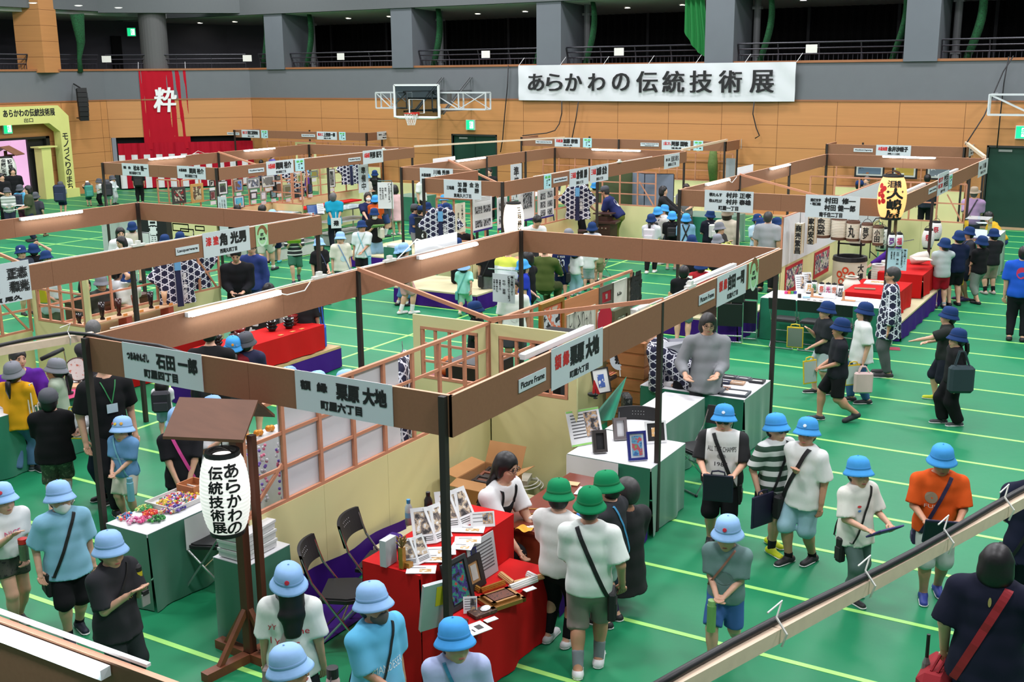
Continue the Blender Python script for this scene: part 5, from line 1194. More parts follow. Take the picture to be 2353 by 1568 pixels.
def w4(S_,z9,q4,qd=(.27,.15,.36),name='backpack'):
 t=ks(S_,name,q4,'backpack');h=S_.h;c=S_.T(.17)+A_([0,-.085*h-.02-qd[1]/2,-.01]);mb=MB();jf(mb,c,qd,None,.25);b=mb.B('bag_body',M(z9,.75,qa=.12,qf=20),t,q9=1,qh=0)
 mb=MB();jf(mb,c+A_([0,-qd[1]/2-.012,-qd[2]*.18]),(qd[0]*.75,.03,qd[2]*.42));mb.B('pocket',M([min(255,v+10)for v in z9],.75,qa=.1),b,q9=1)
 mb=MB();bv=ws(S_)
 for s in(1,-1):
  w8=[]
  for q in ls_(0,1,12):
   z=S_.T(.05)[2]+(S_.T(.30)[2]-S_.T(.05)[2])*q;r=bv.ray_cast(Vector((s*.06*h,.8,z)),Vector((0,-1,0)));w8.append(A_(r[0])+[0,.006,0]if r[0]is not None else A_([s*.06*h,.06*h,z]))
  w8.append(A_([s*.06*h,-.01,S_.T(.312)[2]+.03]));w8.append(A_([s*.055*h,-.075*h,S_.T(.28)[2]]));ze(mb,w8,EX,.03,False,C=A_([0,0,S_.T(.2)[2]]))
 mb.B('strap',M([max(0,v-10)for v in z9],.8,qa=0),t,q9=1);return t
def k4(S_,i,z9,q4,qd=(.10,.30,.34),dz=0.,zf=.22,name='tote_bag',z7=0,dx=0.):
 t=ks(S_,name,q4,'bag');s=(1,-1)[i]
 qc=S_.wr[i]+S_.hdir[i]*.06*S_.h if not z7 else S_.sh[i]+A_([s*.02,0,.05]);qc=qc+A_([dx,0,dz])
 c=qc+A_([s*.03,0,-zf-qd[2]/2]);mb=MB();jf(mb,c,qd,None,.25);b=mb.B('bag_body',M(z9,.85,qa=.06,qf=20),t,q9=1)
 mb=MB()
 for dx_ in(-.02,.02):mb.tube([c+[dx_,-qd[1]*.28,qd[2]/2],qc+[dx_,-.03,.01],qc+[dx_,.03,.01],c+[dx_,qd[1]*.28,qd[2]/2]],.009,5)
 mb.B('handle',M(z9,.85,qa=.04),t,q9=1);return t
qs=(24,24,27);xz=(26,34,66);yh=(226,228,226);JEAN=(84,112,146);DEN=(128,160,178);KH=(96,98,60)
RED_B=(192,44,60);SILV=(206,208,210)
def TE(c,l=1.):return('tee',c,l)
s1=q3(('f',42,1438,1107),25,'person in light blue hat with dark braids, white heart tee and dark camouflage shorts',qm='lb',qg='k:braids',qc=('crop',yh,.8),qe=('hot',w9([(40,42,38),(62,64,54),(28,28,28)],30)),q8=(34,34,38),q5='c,h2',q_='step',w7=[((196,40,60),30,.03)],qw=[('NICE',0,.70,.13,.045,(214,70,120),1)])
s2=q3(('f',172,1458,1103),12,'person in light blue hat, white face mask, loose sky blue tee and black shorts',qm='lb',qc=('over',(140,192,218),1.5),qe=('knee',qs),q8=(26,30,48),w3=(qs,.15),j_=(232,235,236),q_='step',q5='d2,d')
s3=q3(('h',248,1217,1.33),40,'person in light blue hat and washed black tee fiddling with both hands',qm='lb',qc=('over',(50,50,54),1.2),qe=('long',(48,54,56)),q5='c,c',q_='stand',z5=15,jl=5,qw=[('SURF',.0,.66,.16,.04,(150,140,60),1)])
s4=q3(('h',660,1289,1.32),165,'person with long black hair, light blue hat and white tee printed red on the back',qm='lb',qg='k:long',qc=('over',(222,226,220),1.2),qe=('skirt',(46,46,52),.3),q5='d,d',z5=-25,w7=[((196,40,60),200,.03)],qw=[('yY',-.10,.705,.06,.045,(196,40,56),-1),('ine',.10,.69,.08,.04,(196,40,56),-1),('I Yours',-.02,.63,.2,.045,(196,40,56),-1)])
s5=q3(('h',665,1479,1.27),75,'person in light blue hat and glasses cut by the bottom edge, holding a pink bottle',qm='lb',qc=TE((228,228,226)),qe=('shorts',xz),z8=1,q5='c,c',j0=1)
s6=q3(('h',857,1336,1.36),40,'person in light blue hat, grey face mask and bright sky blue tee',qm='lb',qc=('over',zx((128,196,228),(96,186,226),.82,x6=.5),1.2),qe=('shorts',qs),j_=(92,88,84),q5='h2,d',j0=1,qw=[('MANDESER',.0,.64,.24,.05,(226,236,240),1)],wo=1.08)
s7=q3(('h',1045,1421,1.27),5,'person in bright blue hat and lavender tee cut by the bottom edge before the red',qm='b',qc=('tee',(176,188,226),1.),qe=('shorts',xz),q5='h2,d',z5=-18,qw=[(j4,.02,.60,.16,.05,(200,60,60),1),(j4,.05,.57,.1,.02,yh,1)])
s8=q3(('f',1352,1540,1118),176,'person in green hat seen from behind, white tee, taupe shorts and grey socks,',qm='gr',qc=TE((226,232,226),1.1),qe=('knee',(150,134,130)),q8=(228,228,228),w3=((132,138,144),.42),q5='d2,h',q_='step',j0=1,jl=8)
s9=q3(('f',1283,1478,1103),150,'person in green hat and glasses, white tee and black leggings, leaning over the workbench',qm='gr',qc=TE((232,230,226)),qe=('tight',qs),q8=(222,222,222),w3=((210,212,214),.25),q5='h,h',z8=1,jl=18,z5=-25,w7=[((200,230,210),60,.03)])
s10=q3(('f',1400,1432,1083),-120,'person in green hat, charcoal tee and pale shorts hugging a see-through case',qm='gr',qc=TE((54,54,58),1.1),qe=('shorts',(190,200,204)),q8=(34,34,36),w3=((62,44,84),.35),q5='c,c',jl=18,wo=1.1)
s11=q3(('h',1440,1098,.98,1.68),-130,'person with short dark hair squatting in a black track jacket with white and red stripes',qg='dg:short',qc=('jacket',zx((24,24,26),(30,30,32),5),.8),qe=('long',(50,68,86)),q8=(40,30,34),q_='squat',q5='h,h',qi=1,j0=3)
s12=q3(('h',1170,1043,1.22,1.56),55,'person with long black hair, glasses, white tee and black apron seated at the workbench',qg='k:long',qc=TE((230,230,230)),qe=('wide',(30,30,32)),q8=(40,40,42),q_='sit',q5='t,t',wf=22,qi=1,z8=1,ye=('apron',(28,28,30),-.12,.22))
s13=q3(('f',1548,1012,826,1.66),-105,'person with grey hair bending over in a navy lattice patterned coat beside the white table',qg='dg:short',qc=('happi',jw(),1.2),qe=('long',qs),q8=qs,q_='step',wf=52,q5='rl,rl',qi=1,qw=[(j4,0,.71,.22,.24,(226,228,236),-1)])
s14=q3(('h',1627,719,1.64),8,'person with wavy dark hair and glasses in a grey jacket',qg='dg:mid',qc=('jacket',(140,142,146),1.),qe=('long',(60,60,64)),q5='e,h',qi=1,z8=1,jl=12,ye=None)
s15=q3(('f',1653,1250,927),-5,'person in bright blue hat, sunglasses and black sleeved tee with arched lettering',qm='b',qc=('tee',zx((222,222,218),(26,26,28),.150,0,ab=1),1.2),qe=('knee',qs),q8=(40,40,42),q5='g,g',wo=1.2,j2=1,w7=[((226,236,250),0,.03)],q_='stand',qw=[('ALL TIME CHAMPS',0,.735,.26,.045,(40,40,42),1),('1984',0,.63,.12,.035,(40,40,42),1),(j4,0,.685,.08,.05,(150,150,150),1)])
s16=q3(('f',1772,1262,948),40,'person in bright blue hat, green striped tee and yellow shoes',qm='b',qc=('tee',zw((44,74,58),(222,224,222),.095,.5),1.2),qe=('shorts',(52,60,58)),q8=(212,222,40),w3=((40,44,48),.3),q5='d2,c',j2=1,q_='step')
s17=q3(('f',1838,1292,957),-35,'person in bright blue hat, loose white tee and pale denim shorts',qm='b',qc=('over',(228,230,226),1.3),qe=('knee',(154,190,204)),q8=(34,34,36),w3=(qs,.15),q5='s,d',q_='step',z5=-20,w7=[((226,236,250),0,.03)],j0=1)
s18=q3(('f',1955,1372,1047),45,'person in bright blue hat, white tee and grey green trousers looking at a tablet',qm='b',qc=('over',(224,222,212),1.2),qe=('long',(92,112,108)),q8=(36,36,38),q5='g,g',q_='step',z5=15,qw=[(j4,-.07,.71,.035,.02,(206,60,60),1),(j4,-.07,.68,.03,.02,(90,140,200),1)])
s19=q3(('f',2137,1368,1017),8,'person in bright blue hat and orange tee reading a dark case',qm='b',qc=('tee',(222,88,30),1.2),qe=('knee',(188,196,190)),q8=(44,62,142),q5='g,g',wo=1.18,q_='step',jl=14,j0=1,qw=[(j4,-.07,.70,.1,.10,(150,132,108),1),('FUJI',-.07,.64,.10,.04,(226,200,186),1)])
s20=q3(('f',1662,1516,1181),-12,'person in light blue hat, grey green tee, blue shorts and blue shoes',qm='lb',qc=TE((112,140,138),1.),qe=('shorts',(66,104,166)),q8=(40,108,176),w3=((88,44,50),.3),q5='h2,h2',q_='walk',jl=12,w7=[((196,40,60),0,.03)],qw=[(j4,0,.63,.14,.10,(96,122,120),1)])
g0=q3(('h',2295,1250,1.56),172,'person with a black bob and navy top seen from behind at the bottom right',qg='k:bob',qc=('over',(24,26,44),1.5),qe=('wide',(30,36,62)),q5='h,d2',qi=1,wo=1.1,qw=[(j4,0,.79,.02,.06,(150,140,80),-1)])
s22=q3(('h',2392,1046,1.5),190,'person in dark navy mostly beyond the right edge, with a black bag',qg='k:long',qc=('over',(26,30,50),1.3),qe=('wide',(30,32,44)),q5='c,c',qi=1)
s23=q3(('f',1918,968,728),-75,'person in navy hat striding left in black shorts with a yellow rimmed case',qm='n',qc=TE((34,36,42),1.),qe=('shorts',qs),q8=(44,44,50),q5='h2,h2',q_='walk',j0=1)
s24=q3(('f',1888,905,690),-65,'person in navy hat and dark tee half hidden behind the striding person',qm='n',qc=TE((38,42,46)),qe=('shorts',(186,196,200)),q8=(30,30,32),q5='c,h2',q_='step')
s25=q3(('f',1972,925,692),-75,'person in navy hat and white blouse with jeans, carrying a pink tote',qm='n',qg='k:mid',qc=('over',(224,226,224),1.2),qe=('long',(66,100,146)),q8=(40,40,44),q5='d2,d',q_='step',w7=[((220,190,190),60,.03)])
s26=q3(('f',2034,864,613),-85,'person with grey hair and glasses in a navy lattice patterned coat over purple',qg='dg:short',qc=('happi',jw(p=.10),1.1),qe=('long',(84,88,88)),q8=(36,36,38),q5='d,d',qi=1,z8=1,j0=1)
s27=q3(('f',2182,976,752),-70,'person in navy hat with a ponytail, all in black with wide trousers',qm='n',qg='k:pony',qc=TE((30,30,32),.9),qe=('wide',(22,22,25)),q8=(60,60,64),w3=((220,220,220),.12),q5='d,d',q_='step',z5=-10)
s28=q3(('f',2163,922,702),-85,'person in navy hat and yellow shoes reaching out an arm',qm='n',qc=TE((40,44,42)),qe=('knee',(34,36,48)),q8=(214,222,40),q5='e,r',q_='step')
s29=q3(('f',2334,783,565),176,'person seen from behind in a bright blue tee with a red disc on the back',qc=TE((30,84,190),1.2),qe=('long',(26,27,32)),q8=(24,24,26),q5='d,d',qi=1,wo=1.08,qw=[(j4,0,.73,.16,.19,(196,40,80),-1)])
s30=q3(('f',2158,708,545),200,'person in navy hat, grey tee and red shorts at the lantern counter',qm='n',qc=TE((178,188,188)),qe=('shorts',(176,26,44)),q8=(26,30,44),w3=((150,156,160),.2),q5='r,h',z5=-25)
s31=q3(('f',2190,702,528),205,'person in navy hat and navy tee just behind the red shorts at the lantern counter',qm='n',qc=TE((24,32,62)),qe=('shorts',qs),q8=qs,q5='h,h')
s32=q3(('f',2212,690,519),-60,'person in navy hat and dark grey tee in the middle',qm='n',qc=TE((50,52,58)),qe=('shorts',(40,46,60)),q8=(62,44,90),q5='h2,d',j0=1)
s33=q3(('f',2243,697,540),-130,'person in navy hat, black tee and grey cropped trousers behind the group at the lantern',qm='n',qc=TE(qs),qe=('long',(128,138,130),1.6),q8=qs,q5='h2,h2',q_='step')
s34=q3(('f',2272,676,524),-150,'person in navy hat, black spotted shirt and beige shorts at the end',qm='n',qc=TE((34,34,38)),qe=('knee',(158,138,124)),q8=(176,166,160),w3=(qs,.35),q5='c,c',jl=10)
s35=q3(('h',2240,428,1.66),170,'person in straw hat and lilac polo shirt at the far end of the lantern stall',qm='st:straw',qg='g:short',qc=TE((168,138,176)),qe=('long',(70,70,80)),q5='h,b',qi=1,q8=qs)
s36=q3(('h',2268,487,1.12,1.34),-110,'person in yellow tee bending forward at the far end of the lantern stall',qg='k:short',qc=TE((206,164,40)),qe=('long',(44,66,116)),wf=38,q5='t,t',q8=qs)
s37=q3(('h',2063,534,1.12,1.62),-70,'person in purple seated behind the red cloth of the lantern stall',qg='dg:short',qc=('long',(70,34,128)),qe=('long',(40,40,44)),q_='sit',q5='t,t',qi=1,bt=.42)
s38=q3(('h',1978,414,1.5),120,'person in navy cap and navy coat beyond the lantern stall screen',qm='n:cap',qc=('happi',(26,32,60)),qe=('long',qs),qi=1,wf=12,q5='t,t')
s39=q3(('h',2132,400,1.6),175,'person with black hair and dark coat standing beyond the big lit lantern',qg='k:short',qc=('jacket',(36,44,54)),qe=('long',qs),qi=1)
s39b=q3(('h',1992,405,1.45),-20,'person with cropped grey hair sitting beyond the lantern stall',qg='g:short',qc=TE((120,100,84)),qe=('long',qs),qi=1)
s40=q3(('h',1497,490,1.33),165,'person in navy hat with a ponytail and a white smock carrying a pale rucksack',qm='n',qg='k:pony',qc=('over',(222,224,228),1.3),qe=('long',qs),q8=(226,226,226),q5='h,h',q_='step')
s41=q3(('h',1512,474,1.35),150,'person in bright blue hat and grey tee with black straps',qm='b',qc=TE((196,192,186)),qe=('shorts',qs),q5='h,h',q8=(200,200,200))
s42=q3(('h',1526,469,1.33),-60,'person in bright blue hat and white tee, leaning in beside the row of blue hats',qm='b',qc=TE((226,228,230)),qe=('shorts',(60,64,80)),q5='h,h')
s43=q3(('h',1545,484,1.33),180,'person in bright blue hat and black tee printed on the back',qm='b',qc=TE(qs,1.2),qe=('knee',(50,52,56)),q5='h,h',q8=(150,156,150),qw=[('POP',0,.66,.08,.06,(206,196,120),-1)])
s44=q3(('h',1577,489,1.32),180,'person in bright blue hat and pale blue tee with crossed black straps',qm='b',qc=TE((140,184,216),1.2),qe=('shorts',(70,84,110)),q5='h,h',q8=(220,220,220))
s45=q3(('h',1590,538,1.3),175,'person in navy hat whose crown shows above the rear board of the nearest booth',qm='n',qc=TE(qs),qe=('shorts',(120,140,140)),q5='c,c',q8=qs)
s46=q3(('h',1655,509,1.34),60,'person in pale grey hat, dark tee, beside the beige cardigan',qm='g',qc=TE((60,58,58)),qe=('knee',(176,40,50)),q5='c,c')
s47=q3(('h',1650,536,1.30),150,'person in light grey hat holding a white clipboard above the rear board',qm='g',qc=TE((40,40,44)),qe=('shorts',qs),q5='c,c')
s48=q3(('h',1672,474,1.6),160,'person in beige cardigan and cream hat with an arm held out',qm='st',qg='br:bob',qc=('long',(206,196,176),1.3),qe=('long',(200,200,196)),q5='d,f',qi=1)
s49=q3(('h',1632,480,1.36),-150,'person in navy hat, black vest and a rucksack beside the beige cardigan',qm='n',qc=TE((30,32,44)),qe=('shorts',qs),q5='h,h',q8=qs)
s50=q3(('h',1750,499,1.34),45,'person in navy hat with a yellow badge, white tee and face mask, reading a sheet',qm='n',qc=TE((226,228,226),1.2),qe=('shorts',qs),j_=(228,226,220),q5='c,c',w7=[((214,150,40),0,.03)])
s51=q3(('h',1742,490,1.35),30,'person in navy hat in pale blue, just behind the masked reader in white',qm='n',qc=TE((176,204,220)),qe=('shorts',qs),q5='h,h',w7=[((214,120,60),0,.03)])
s52=q3(('h',1765,497,1.30),20,'person in white hat beside the navy hats near the lantern stall screen',qm='w',qc=TE((206,204,196)),qe=('shorts',qs),q5='c,c')
s53=q3(('h',1787,498,1.36),100,'person in navy hat and navy dress at the edge of the paper screen',qm='n',qg='k:long',qc=('dress',(28,34,58)),qe=None)
s54=q3(('h',1766,486,1.62),165,'person in grey shirt by the green cloths behind the lantern stall',qg='dg:short',qc=TE((150,152,156)),qe=('long',qs),qi=1)
s55=q3(('h',1525,427,1.62),80,'person in black reaching over a green cloth beside the grey folding screen',qg='k:mid',qc=('long',(36,36,38)),qe=('long',qs),qi=1,q5='t,t')
s56=q3(('h',1577,422,1.56),-10,'person in black and white check with dark hair behind the chest booth corner',qg='br:mid',qc=TE((110,110,112)),qe=('skirt',(70,70,72),.3),qi=1,q5='h,h')
s57=q3(('f',1412,570,449,1.66),-110,'person in navy work top with a white round crest',qm='dg:cap',qg='dg:short',qc=TE((40,48,96),1.3),qe=('long',(104,108,44)),q8=(60,50,40),wf=36,q5='t,t',qi=1,j0=1,qw=[(j4,0,.71,.15,.17,(226,226,226),-1)])
s58=q3(('h',1346,420,1.58),100,'person in purple top beside the hanging coat of the instrument stall',qg='br:short',qc=TE((72,30,124)),qe=('long',qs),qi=1,q5='t,t',wf=14)
s59=q3(('h',1366,417,1.32),190,'person in bright blue hat and olive tee beyond the instrument stall',qm='b',qc=TE((150,140,90)),qe=('shorts',qs),q5='h,h',w7=[((230,170,40),10,.03)])
s60=q3(('h',1238,499,1.12,1.6),25,'person with black hair and white tee bent over work in the instrument stall',qg='k:short',qc=TE((226,228,226)),qe=('long',(60,60,64)),wf=34,q5='t,t',qi=1,jl=20)
s61=q3(('h',1307,523,1.2),160,'person in pale grey cap behind the rear board of the nearest booth',qm='g:cap',qc=TE((200,200,200)),qe=('shorts',qs),q5='h,h')
s62=q3(('h',1361,509,1.30),170,'person in navy hat with light blue strap before the dark chest',qm='n',qc=TE((200,206,214)),qe=('shorts',qs),q5='h,h',w7=[((220,224,230),30,.03)])
s63=q3(('f',1290,684,560),176,'person in a navy football shirt with white number on the back',qg='k:short',qc=TE((24,34,78),1.1),qe=('knee',(22,28,62)),q8=qs,q5='h2,d',qw=[('30',0,.66,.13,.15,(226,228,232),-1),('MESSI',0,.775,.14,.04,(226,228,232),-1)])
s64=q3(('f',1322,680,566),160,'person in white tee and pale wide jeans beside the football shirt',qm='n',qc=TE(yh),qe=('wide',(146,182,196)),q8=(220,220,220))
s65=q3(('f',1352,668,552),185,'person in white tee and pale checked shorts beyond the football shirt',qm='n',qc=TE((214,220,216),1.2),qe=('knee',(176,180,188)),q8=(60,60,60))
s66=q3(('f',1372,655,540),175,'person in khaki tee and shorts at the right of the row beyond the football shirt',qm='n',qc=TE((150,150,110)),qe=('shorts',(140,132,100)),q8=(200,200,200))
s67=q3(('h',1212,577,1.1,1.6),-120,'person with black hair in black sitting on a folding chair behind the rear post',qg='k:mid',qc=TE(qs),qe=('long',qs),q_='sit',qi=1,q5='t,t')
s68=q3(('h',1252,556,1.15,1.62),160,'person in olive green sitting on a folding chair beside the football shirt',qg='k:short',qc=('long',(78,90,44)),qe=('long',(66,72,40)),q_='sit',qi=1,q5='t,t')
s69=q3(('h',1203,594,1.32),100,'person in light blue hat and royal blue tee',qm='b',qg='k:mid',qc=TE((36,56,168)),qe=('shorts',(40,120,168)),q5='d,h2',q8=(60,60,60))
s70=q3(('h',1180,641,1.42),10,'person in white tee with sketchy print standing by the rear post, head behind the notice',qg='k:short',qc=('over',(228,228,224),1.2),qe=('shorts',(60,60,64)),j0=3,qw=[(j4,0,.62,.16,.16,(200,200,198),1)])
s71=q3(('h',1093,690,1.33),75,'person in navy hat and black top with white shoulder stripes behind the crossing',qm='n',qg='k:braids',qc=TE((28,28,32),1.),qe=('long',qs),q5='h,h')
s72=q3(('f',1068,724,596),165,'person in mint green tee and shorts walking away',qm='lb',qc=('over',(150,218,204),1.),qe=('knee',(160,214,196)),q8=(176,190,160),w3=(yh,.2),q_='walk',q5='w-,w+')
s73=q3(('f',1124,702,556),178,'person in black tee and grey shorts seen from behind below the board',qg='k:short',qc=TE(qs,1.2),qe=('knee',(112,120,122)),q8=(40,40,42),w3=(yh,.2),qi=1)
s74=q3(('h',1170,556,1.5),150,'person in a yellow and white windbreaker behind the lettered white notice',qg='k:short',qc=('jacket',zx((222,226,228),(214,220,84),1.12),1.3),qe=('long',(50,50,54)),qi=1,wf=14,q5='h,h')
s75=q3(('f',1054,690,545),170,'person in black with purple socks standing at the low stage',qm='n',qc=TE(qs),qe=('shorts',qs),q8=qs,w3=((96,70,170),.5),q5='h,h')
s76=q3(('f',934,722,556),120,'person in light blue hat with pink shorts and white socks below the board',qm='lb',qc=TE((60,60,70)),qe=('shorts',(214,160,160)),q8=(222,220,216),w3=(yh,.45),q_='step')
s77=q3(('f',925,703,560),100,'person in jeans and black shoes just behind the pink shorts',qm='lb',qc=TE(qs),qe=('wide',(84,132,168),1.6),q8=(34,34,36),w3=(yh,.2),q_='step')
s80=q3(('h',733,545,1.32),40,'person in light blue hat and black frilled tee with a spotted pouch',qm='lb',qg='k:mid',qc=TE((26,26,28),1.),qe=('long',(120,160,190)),q8=(180,180,180),q5='d,h2',z5=20,qw=[('love you',0,.66,.08,.02,(200,200,200),1)])
s81=q3(('h',781,531,1.33),20,'person in light blue hat and loose cream tee with a blue strap',qm='lb',qc=('over',(216,214,196),1.4),qe=('shorts',(60,62,66)),q8=(60,60,60),z5=30,qw=[(j4,0,.62,.12,.12,(176,206,206),1)])
s82=q3(('h',831,505,1.36),-15,'person in navy hat and white tee with a pale blue bottle on a strap',qm='n',qc=('over',(222,228,230),1.2),qe=('shorts',qs),q5='d,h2',z5=-30,j0=1,qw=[(j4,0,.68,.07,.04,(196,214,210),1)])
s83=q3(('h',859,477,1.36),15,'person in navy hat, face mask and black tee writing on a folder,',qm='n',qg='k:long',qc=('over',(28,28,30),1.),qe=('wide',(124,160,184)),j_=(226,222,220),q5='c,c',jl=12,q8=qs)
g1=q3(('f',772,572,442),188,'person with grey hair and turquoise shirt holding a round white fan behind the back',qg='g:short',qc=('over',(24,150,182),1.),qe=('long',(34,36,46)),q8=qs,q5='b,b',qi=1,z5=25,jl=-10)
s85=q3(('f',681,648,510),0,'person in striped tee and green shorts holding a yellow case below the board',qm='lb',qc=('tee',zw((40,40,44),(222,224,218),.085,.28),1.2),qe=('shorts',(56,106,84)),q8=(40,44,56),q_='walk',q5='c,c')
s86=q3(('f',612,624,470),150,'person in pale shorts striding below the board of the lacquerware booth',qg='k:short',qc=TE((206,206,200)),qe=('shorts',(212,206,196)),q8=(44,44,50),w3=(yh,.15),q_='walk',qi=1)
s87=q3(('f',633,605,480),165,'person in navy shorts and teal shoes behind the striding pale shorts',qm='lb',qc=TE((40,44,66)),qe=('shorts',xz),q8=(60,170,180),q_='step')
s88=q3(('h',845,442,1.14,1.58),15,'person with dark hair and face mask in navy seated at the glass case',qg='br:mid',qc=TE((32,38,76)),qe=('skirt',(60,60,64),.2),q_='sit',j_=(226,226,226),qi=1,q5='t,t')
s89=q3(('h',862,447,1.33),170,'person in bright blue hat and orange tee with their back turned',qm='b',qc=TE((214,92,38)),qe=('shorts',(50,110,60)),q5='h,h')
s90=q3(('f',912,540,430),-160,'person with dark hair in a pale pink dress leaning forward',qg='k:bob',qc=('dress',(222,184,184),1.),qe=('skirt',(220,182,184),.2),q8=(220,200,196),qi=1,wf=10,q5='h,h')
s91=q3(('h',890,420,1.33),120,'person in light blue hat leaning beside the pink dress, farther of two',qm='lb',qc=TE((200,200,206)),qe=('shorts',(90,100,120)),q5='h,h',jl=15)
s92=q3(('f',884,544,428,1.34),110,'person in light blue hat with white socks beside the pink dress, nearer of two',qm='lb',qc=TE((70,72,80)),qe=('shorts',(60,80,130)),q8=(60,60,64),w3=(yh,.6),q5='h,h',jl=15)
s93=q3(('h',843,398,1.34),60,'person in bright blue hat and white tee holding a dark tablet by the print booth',qm='b',qg='k:mid',qc=TE((226,224,216)),qe=('shorts',(60,66,90)),q5='h,h',q8=qs)
s94=q3(('h',861,390,1.36),170,'person in navy hat with long black hair and black top by the print booth',qm='n',qg='k:long',qc=('long',(30,30,32)),qe=('long',(120,130,140)),q8=qs)
s95=q3(('h',950,467,1.33),70,'person in grey cap and navy tee at the low stage beside the black lectern',qm='dg:cap',qc=TE((40,58,104)),qe=('shorts',(120,124,130)),q5='h,h',jl=15)
s96=q3(('h',966,471,1.30),80,'person in navy cap and black top beside the grey cap at the instrument stall',qm='n:cap',qc=TE((30,32,40)),qe=('shorts',qs),q5='h,h',jl=15)
s97=q3(('h',984,464,1.31),-60,'person in navy hat and white tee with a yellow case inside the instrument stall',qm='n',qc=TE((220,214,220)),qe=('shorts',qs),q5='c,c',jl=15,w7=[((210,60,60),30,.03)])
s98=q3(('h',1020,446,1.34),10,'person in bright blue hat and blue tee behind the front sign of the instrument stall',qm='b',qc=TE((50,74,150)),qe=('shorts',qs),q5='h,h')
s99=q3(('h',1026,465,1.32),-30,'person in navy hat and white tee with dark hair behind the lattice',qm='n',qg='k:mid',qc=TE((226,222,218)),qe=('shorts',qs),q5='h,h',jl=12)
s100=q3(('h',1062,507,1.06,1.6),170,'person with dark hair and black top sitting inside the lattice of the instrument stall',qg='br:short',qc=TE((34,34,36)),qe=('long',qs),q_='sit',qi=1,q5='t,t')
s101=q3(('h',968,400,1.5),60,'person in white sleeves and black apron with a yellow bag by the green cloth',qg='k:short',qc=TE((226,226,224)),qe=('long',qs),qi=1)
s102=q3(('h',1124,386,1.56),-20,'person with dark hair and black tee behind the front sign of the instrument stall',qg='k:short',qc=TE((36,36,38)),qe=('long',qs),qi=1)
s103=q3(('h',703,388,1.33),100,'person in bright blue hat behind the framed prints',qm='b',qc=TE((90,50,130)),qe=('shorts',qs),q5='h,h')
s104=q3(('h',600,367,1.3),160,'person with black hair beyond the lit tube of the print booth',qg='k:short',qc=TE((60,60,90)),qe=('shorts',qs),q5='h,h')
s105=q3(('h',625,350,1.62),110,'person in violet top raising an arm at the rear of the print booth',qg='k:short',qc=('long',(92,84,160)),qe=('long',qs),q5='r,d',qi=1)
s106=q3(('h',683,420,1.28),140,'person with black hair and spotted vest seen between the framed prints',qg='k:short',qc=TE((60,60,62)),qe=('shorts',qs),q5='h,h')
s107=q3(('h',545,470,1.2,1.55),170,'person with black hair whose crown shows below the kabuki prints',qg='k:short',qc=TE(qs),qe=('long',qs),q_='sit',qi=1)
s108=q3(('h',601,479,1.3),175,'person in light blue hat whose crown shows above the lacquerware board',qm='b',qc=TE((60,60,70)),qe=('shorts',xz),q5='h,h')
s109=q3(('h',988,361,1.32),20,'person in pale cap with a red disc beside the white sign back',qm='w:cap',qc=TE((70,120,160)),qe=('shorts',qs),q5='h,h')
s110=q3(('f',590,760,612,1.62),-25,'person in blue cap, glasses and indigo smock with a red collar behind the lit board',qm='n:cap',qg='dg:short',qc=('long',(52,66,128),1.2),qe=('long',(60,70,100)),qi=1,z8=1,q8=qs,z5=-25)
s111=q3(('h',540,572,1.5,1.66),-5,'person in dark suit bowing his head over the black lectern'.replace('his','the'),qg='k:short',qc=('jacket',(32,32,36)),qe=('long',qs),qi=1,wf=14,jl=20,q5='h,h')
s112=q3(('h',213,736,1.42),165,'person with grey hair behind the left end of the nearest booth board',qg='g:short',qc=TE((60,60,64)),qe=('long',qs),qi=1,wf=8,q5='t,t')
s113=q3(('h',480,742,1.62),170,'person in black tee leaning over the red lacquer table behind the lit board',qg='k:short',qc=('over',(28,28,30)),qe=('long',(132,138,134)),qi=1,wf=10,q5='t,t')
s114=q3(('h',534,770,1.31),185,'person in bright blue hat with an orange badge and dark ponytail before the lacquer table',qm='b',qg='br:pony',qc=TE((120,30,40)),qe=('skirt',(60,60,64),.25),q5='h,h',w7=[((230,150,50),190,.035),((90,150,220),160,.02)])
s115=q3(('h',565,760,1.34),170,'person in dark grey hat and navy and white tee before the lacquer table',qm='dg',qc=('tee',zx((206,210,208),(38,40,74),.86),1.2),qe=('shorts',(50,50,54)),q5='h,h',z5=20)
s116=q3(('f',628,832,650),170,'person in pale blue shirt with a white tote at the red lacquer table',qg='k:bob',qc=('over',(150,190,206)),qe=('skirt',(60,96,140),.15),q8=(60,60,64),qi=1)
s117=q3(('f',708,846,660),178,'person in black tee and bright blue shorts with a blue bag at the red lacquer',qg='k:short',qc=('over',(34,34,36),1.1),qe=('knee',(48,116,196)),q8=(26,26,30),w3=(qs,.12),j0=0)
s118=q3(('h',230,630,1.32),20,'person in pale grey hat and grey smock by the brown chest in the lacquerware booth',qm='g',qc=('over',(64,64,60)),qe=('shorts',qs),q5='h,h',jl=12)
s119=q3(('h',195,640,1.3),30,'person with black hair in a dark hooded top by the brown chest',qg='k:mid',qc=('jacket',(52,54,46)),qe=('long',qs),q5='h,h',wf=8)
s120=q3(('h',292,622,1.34),30,'person in navy hat and white tee beyond the lacquer cups',qm='n',qc=TE((224,222,220)),qe=('shorts',qs),q5='h,k',jl=14,w7=[((220,224,230),20,.03)])
s121=q3(('h',268,612,1.4),120,'person in white shirt with a hand on the head beyond the brown chest',qg='k:short',qc=('over',(222,222,224),1.4),qe=('shorts',qs),q5='u,d')
s122=q3(('h',303,508,1.34),165,'person in navy hat and beige tee at the showcase beyond the rear post',qm='n',qc=TE((206,194,174)),qe=('shorts',qs),q5='h,h')
s123=q3(('h',275,522,1.42),10,'person with long dark hair and white top looking down beside the rear post',qg='k:long',qc=TE((226,224,224)),qe=('long',qs),jl=12)
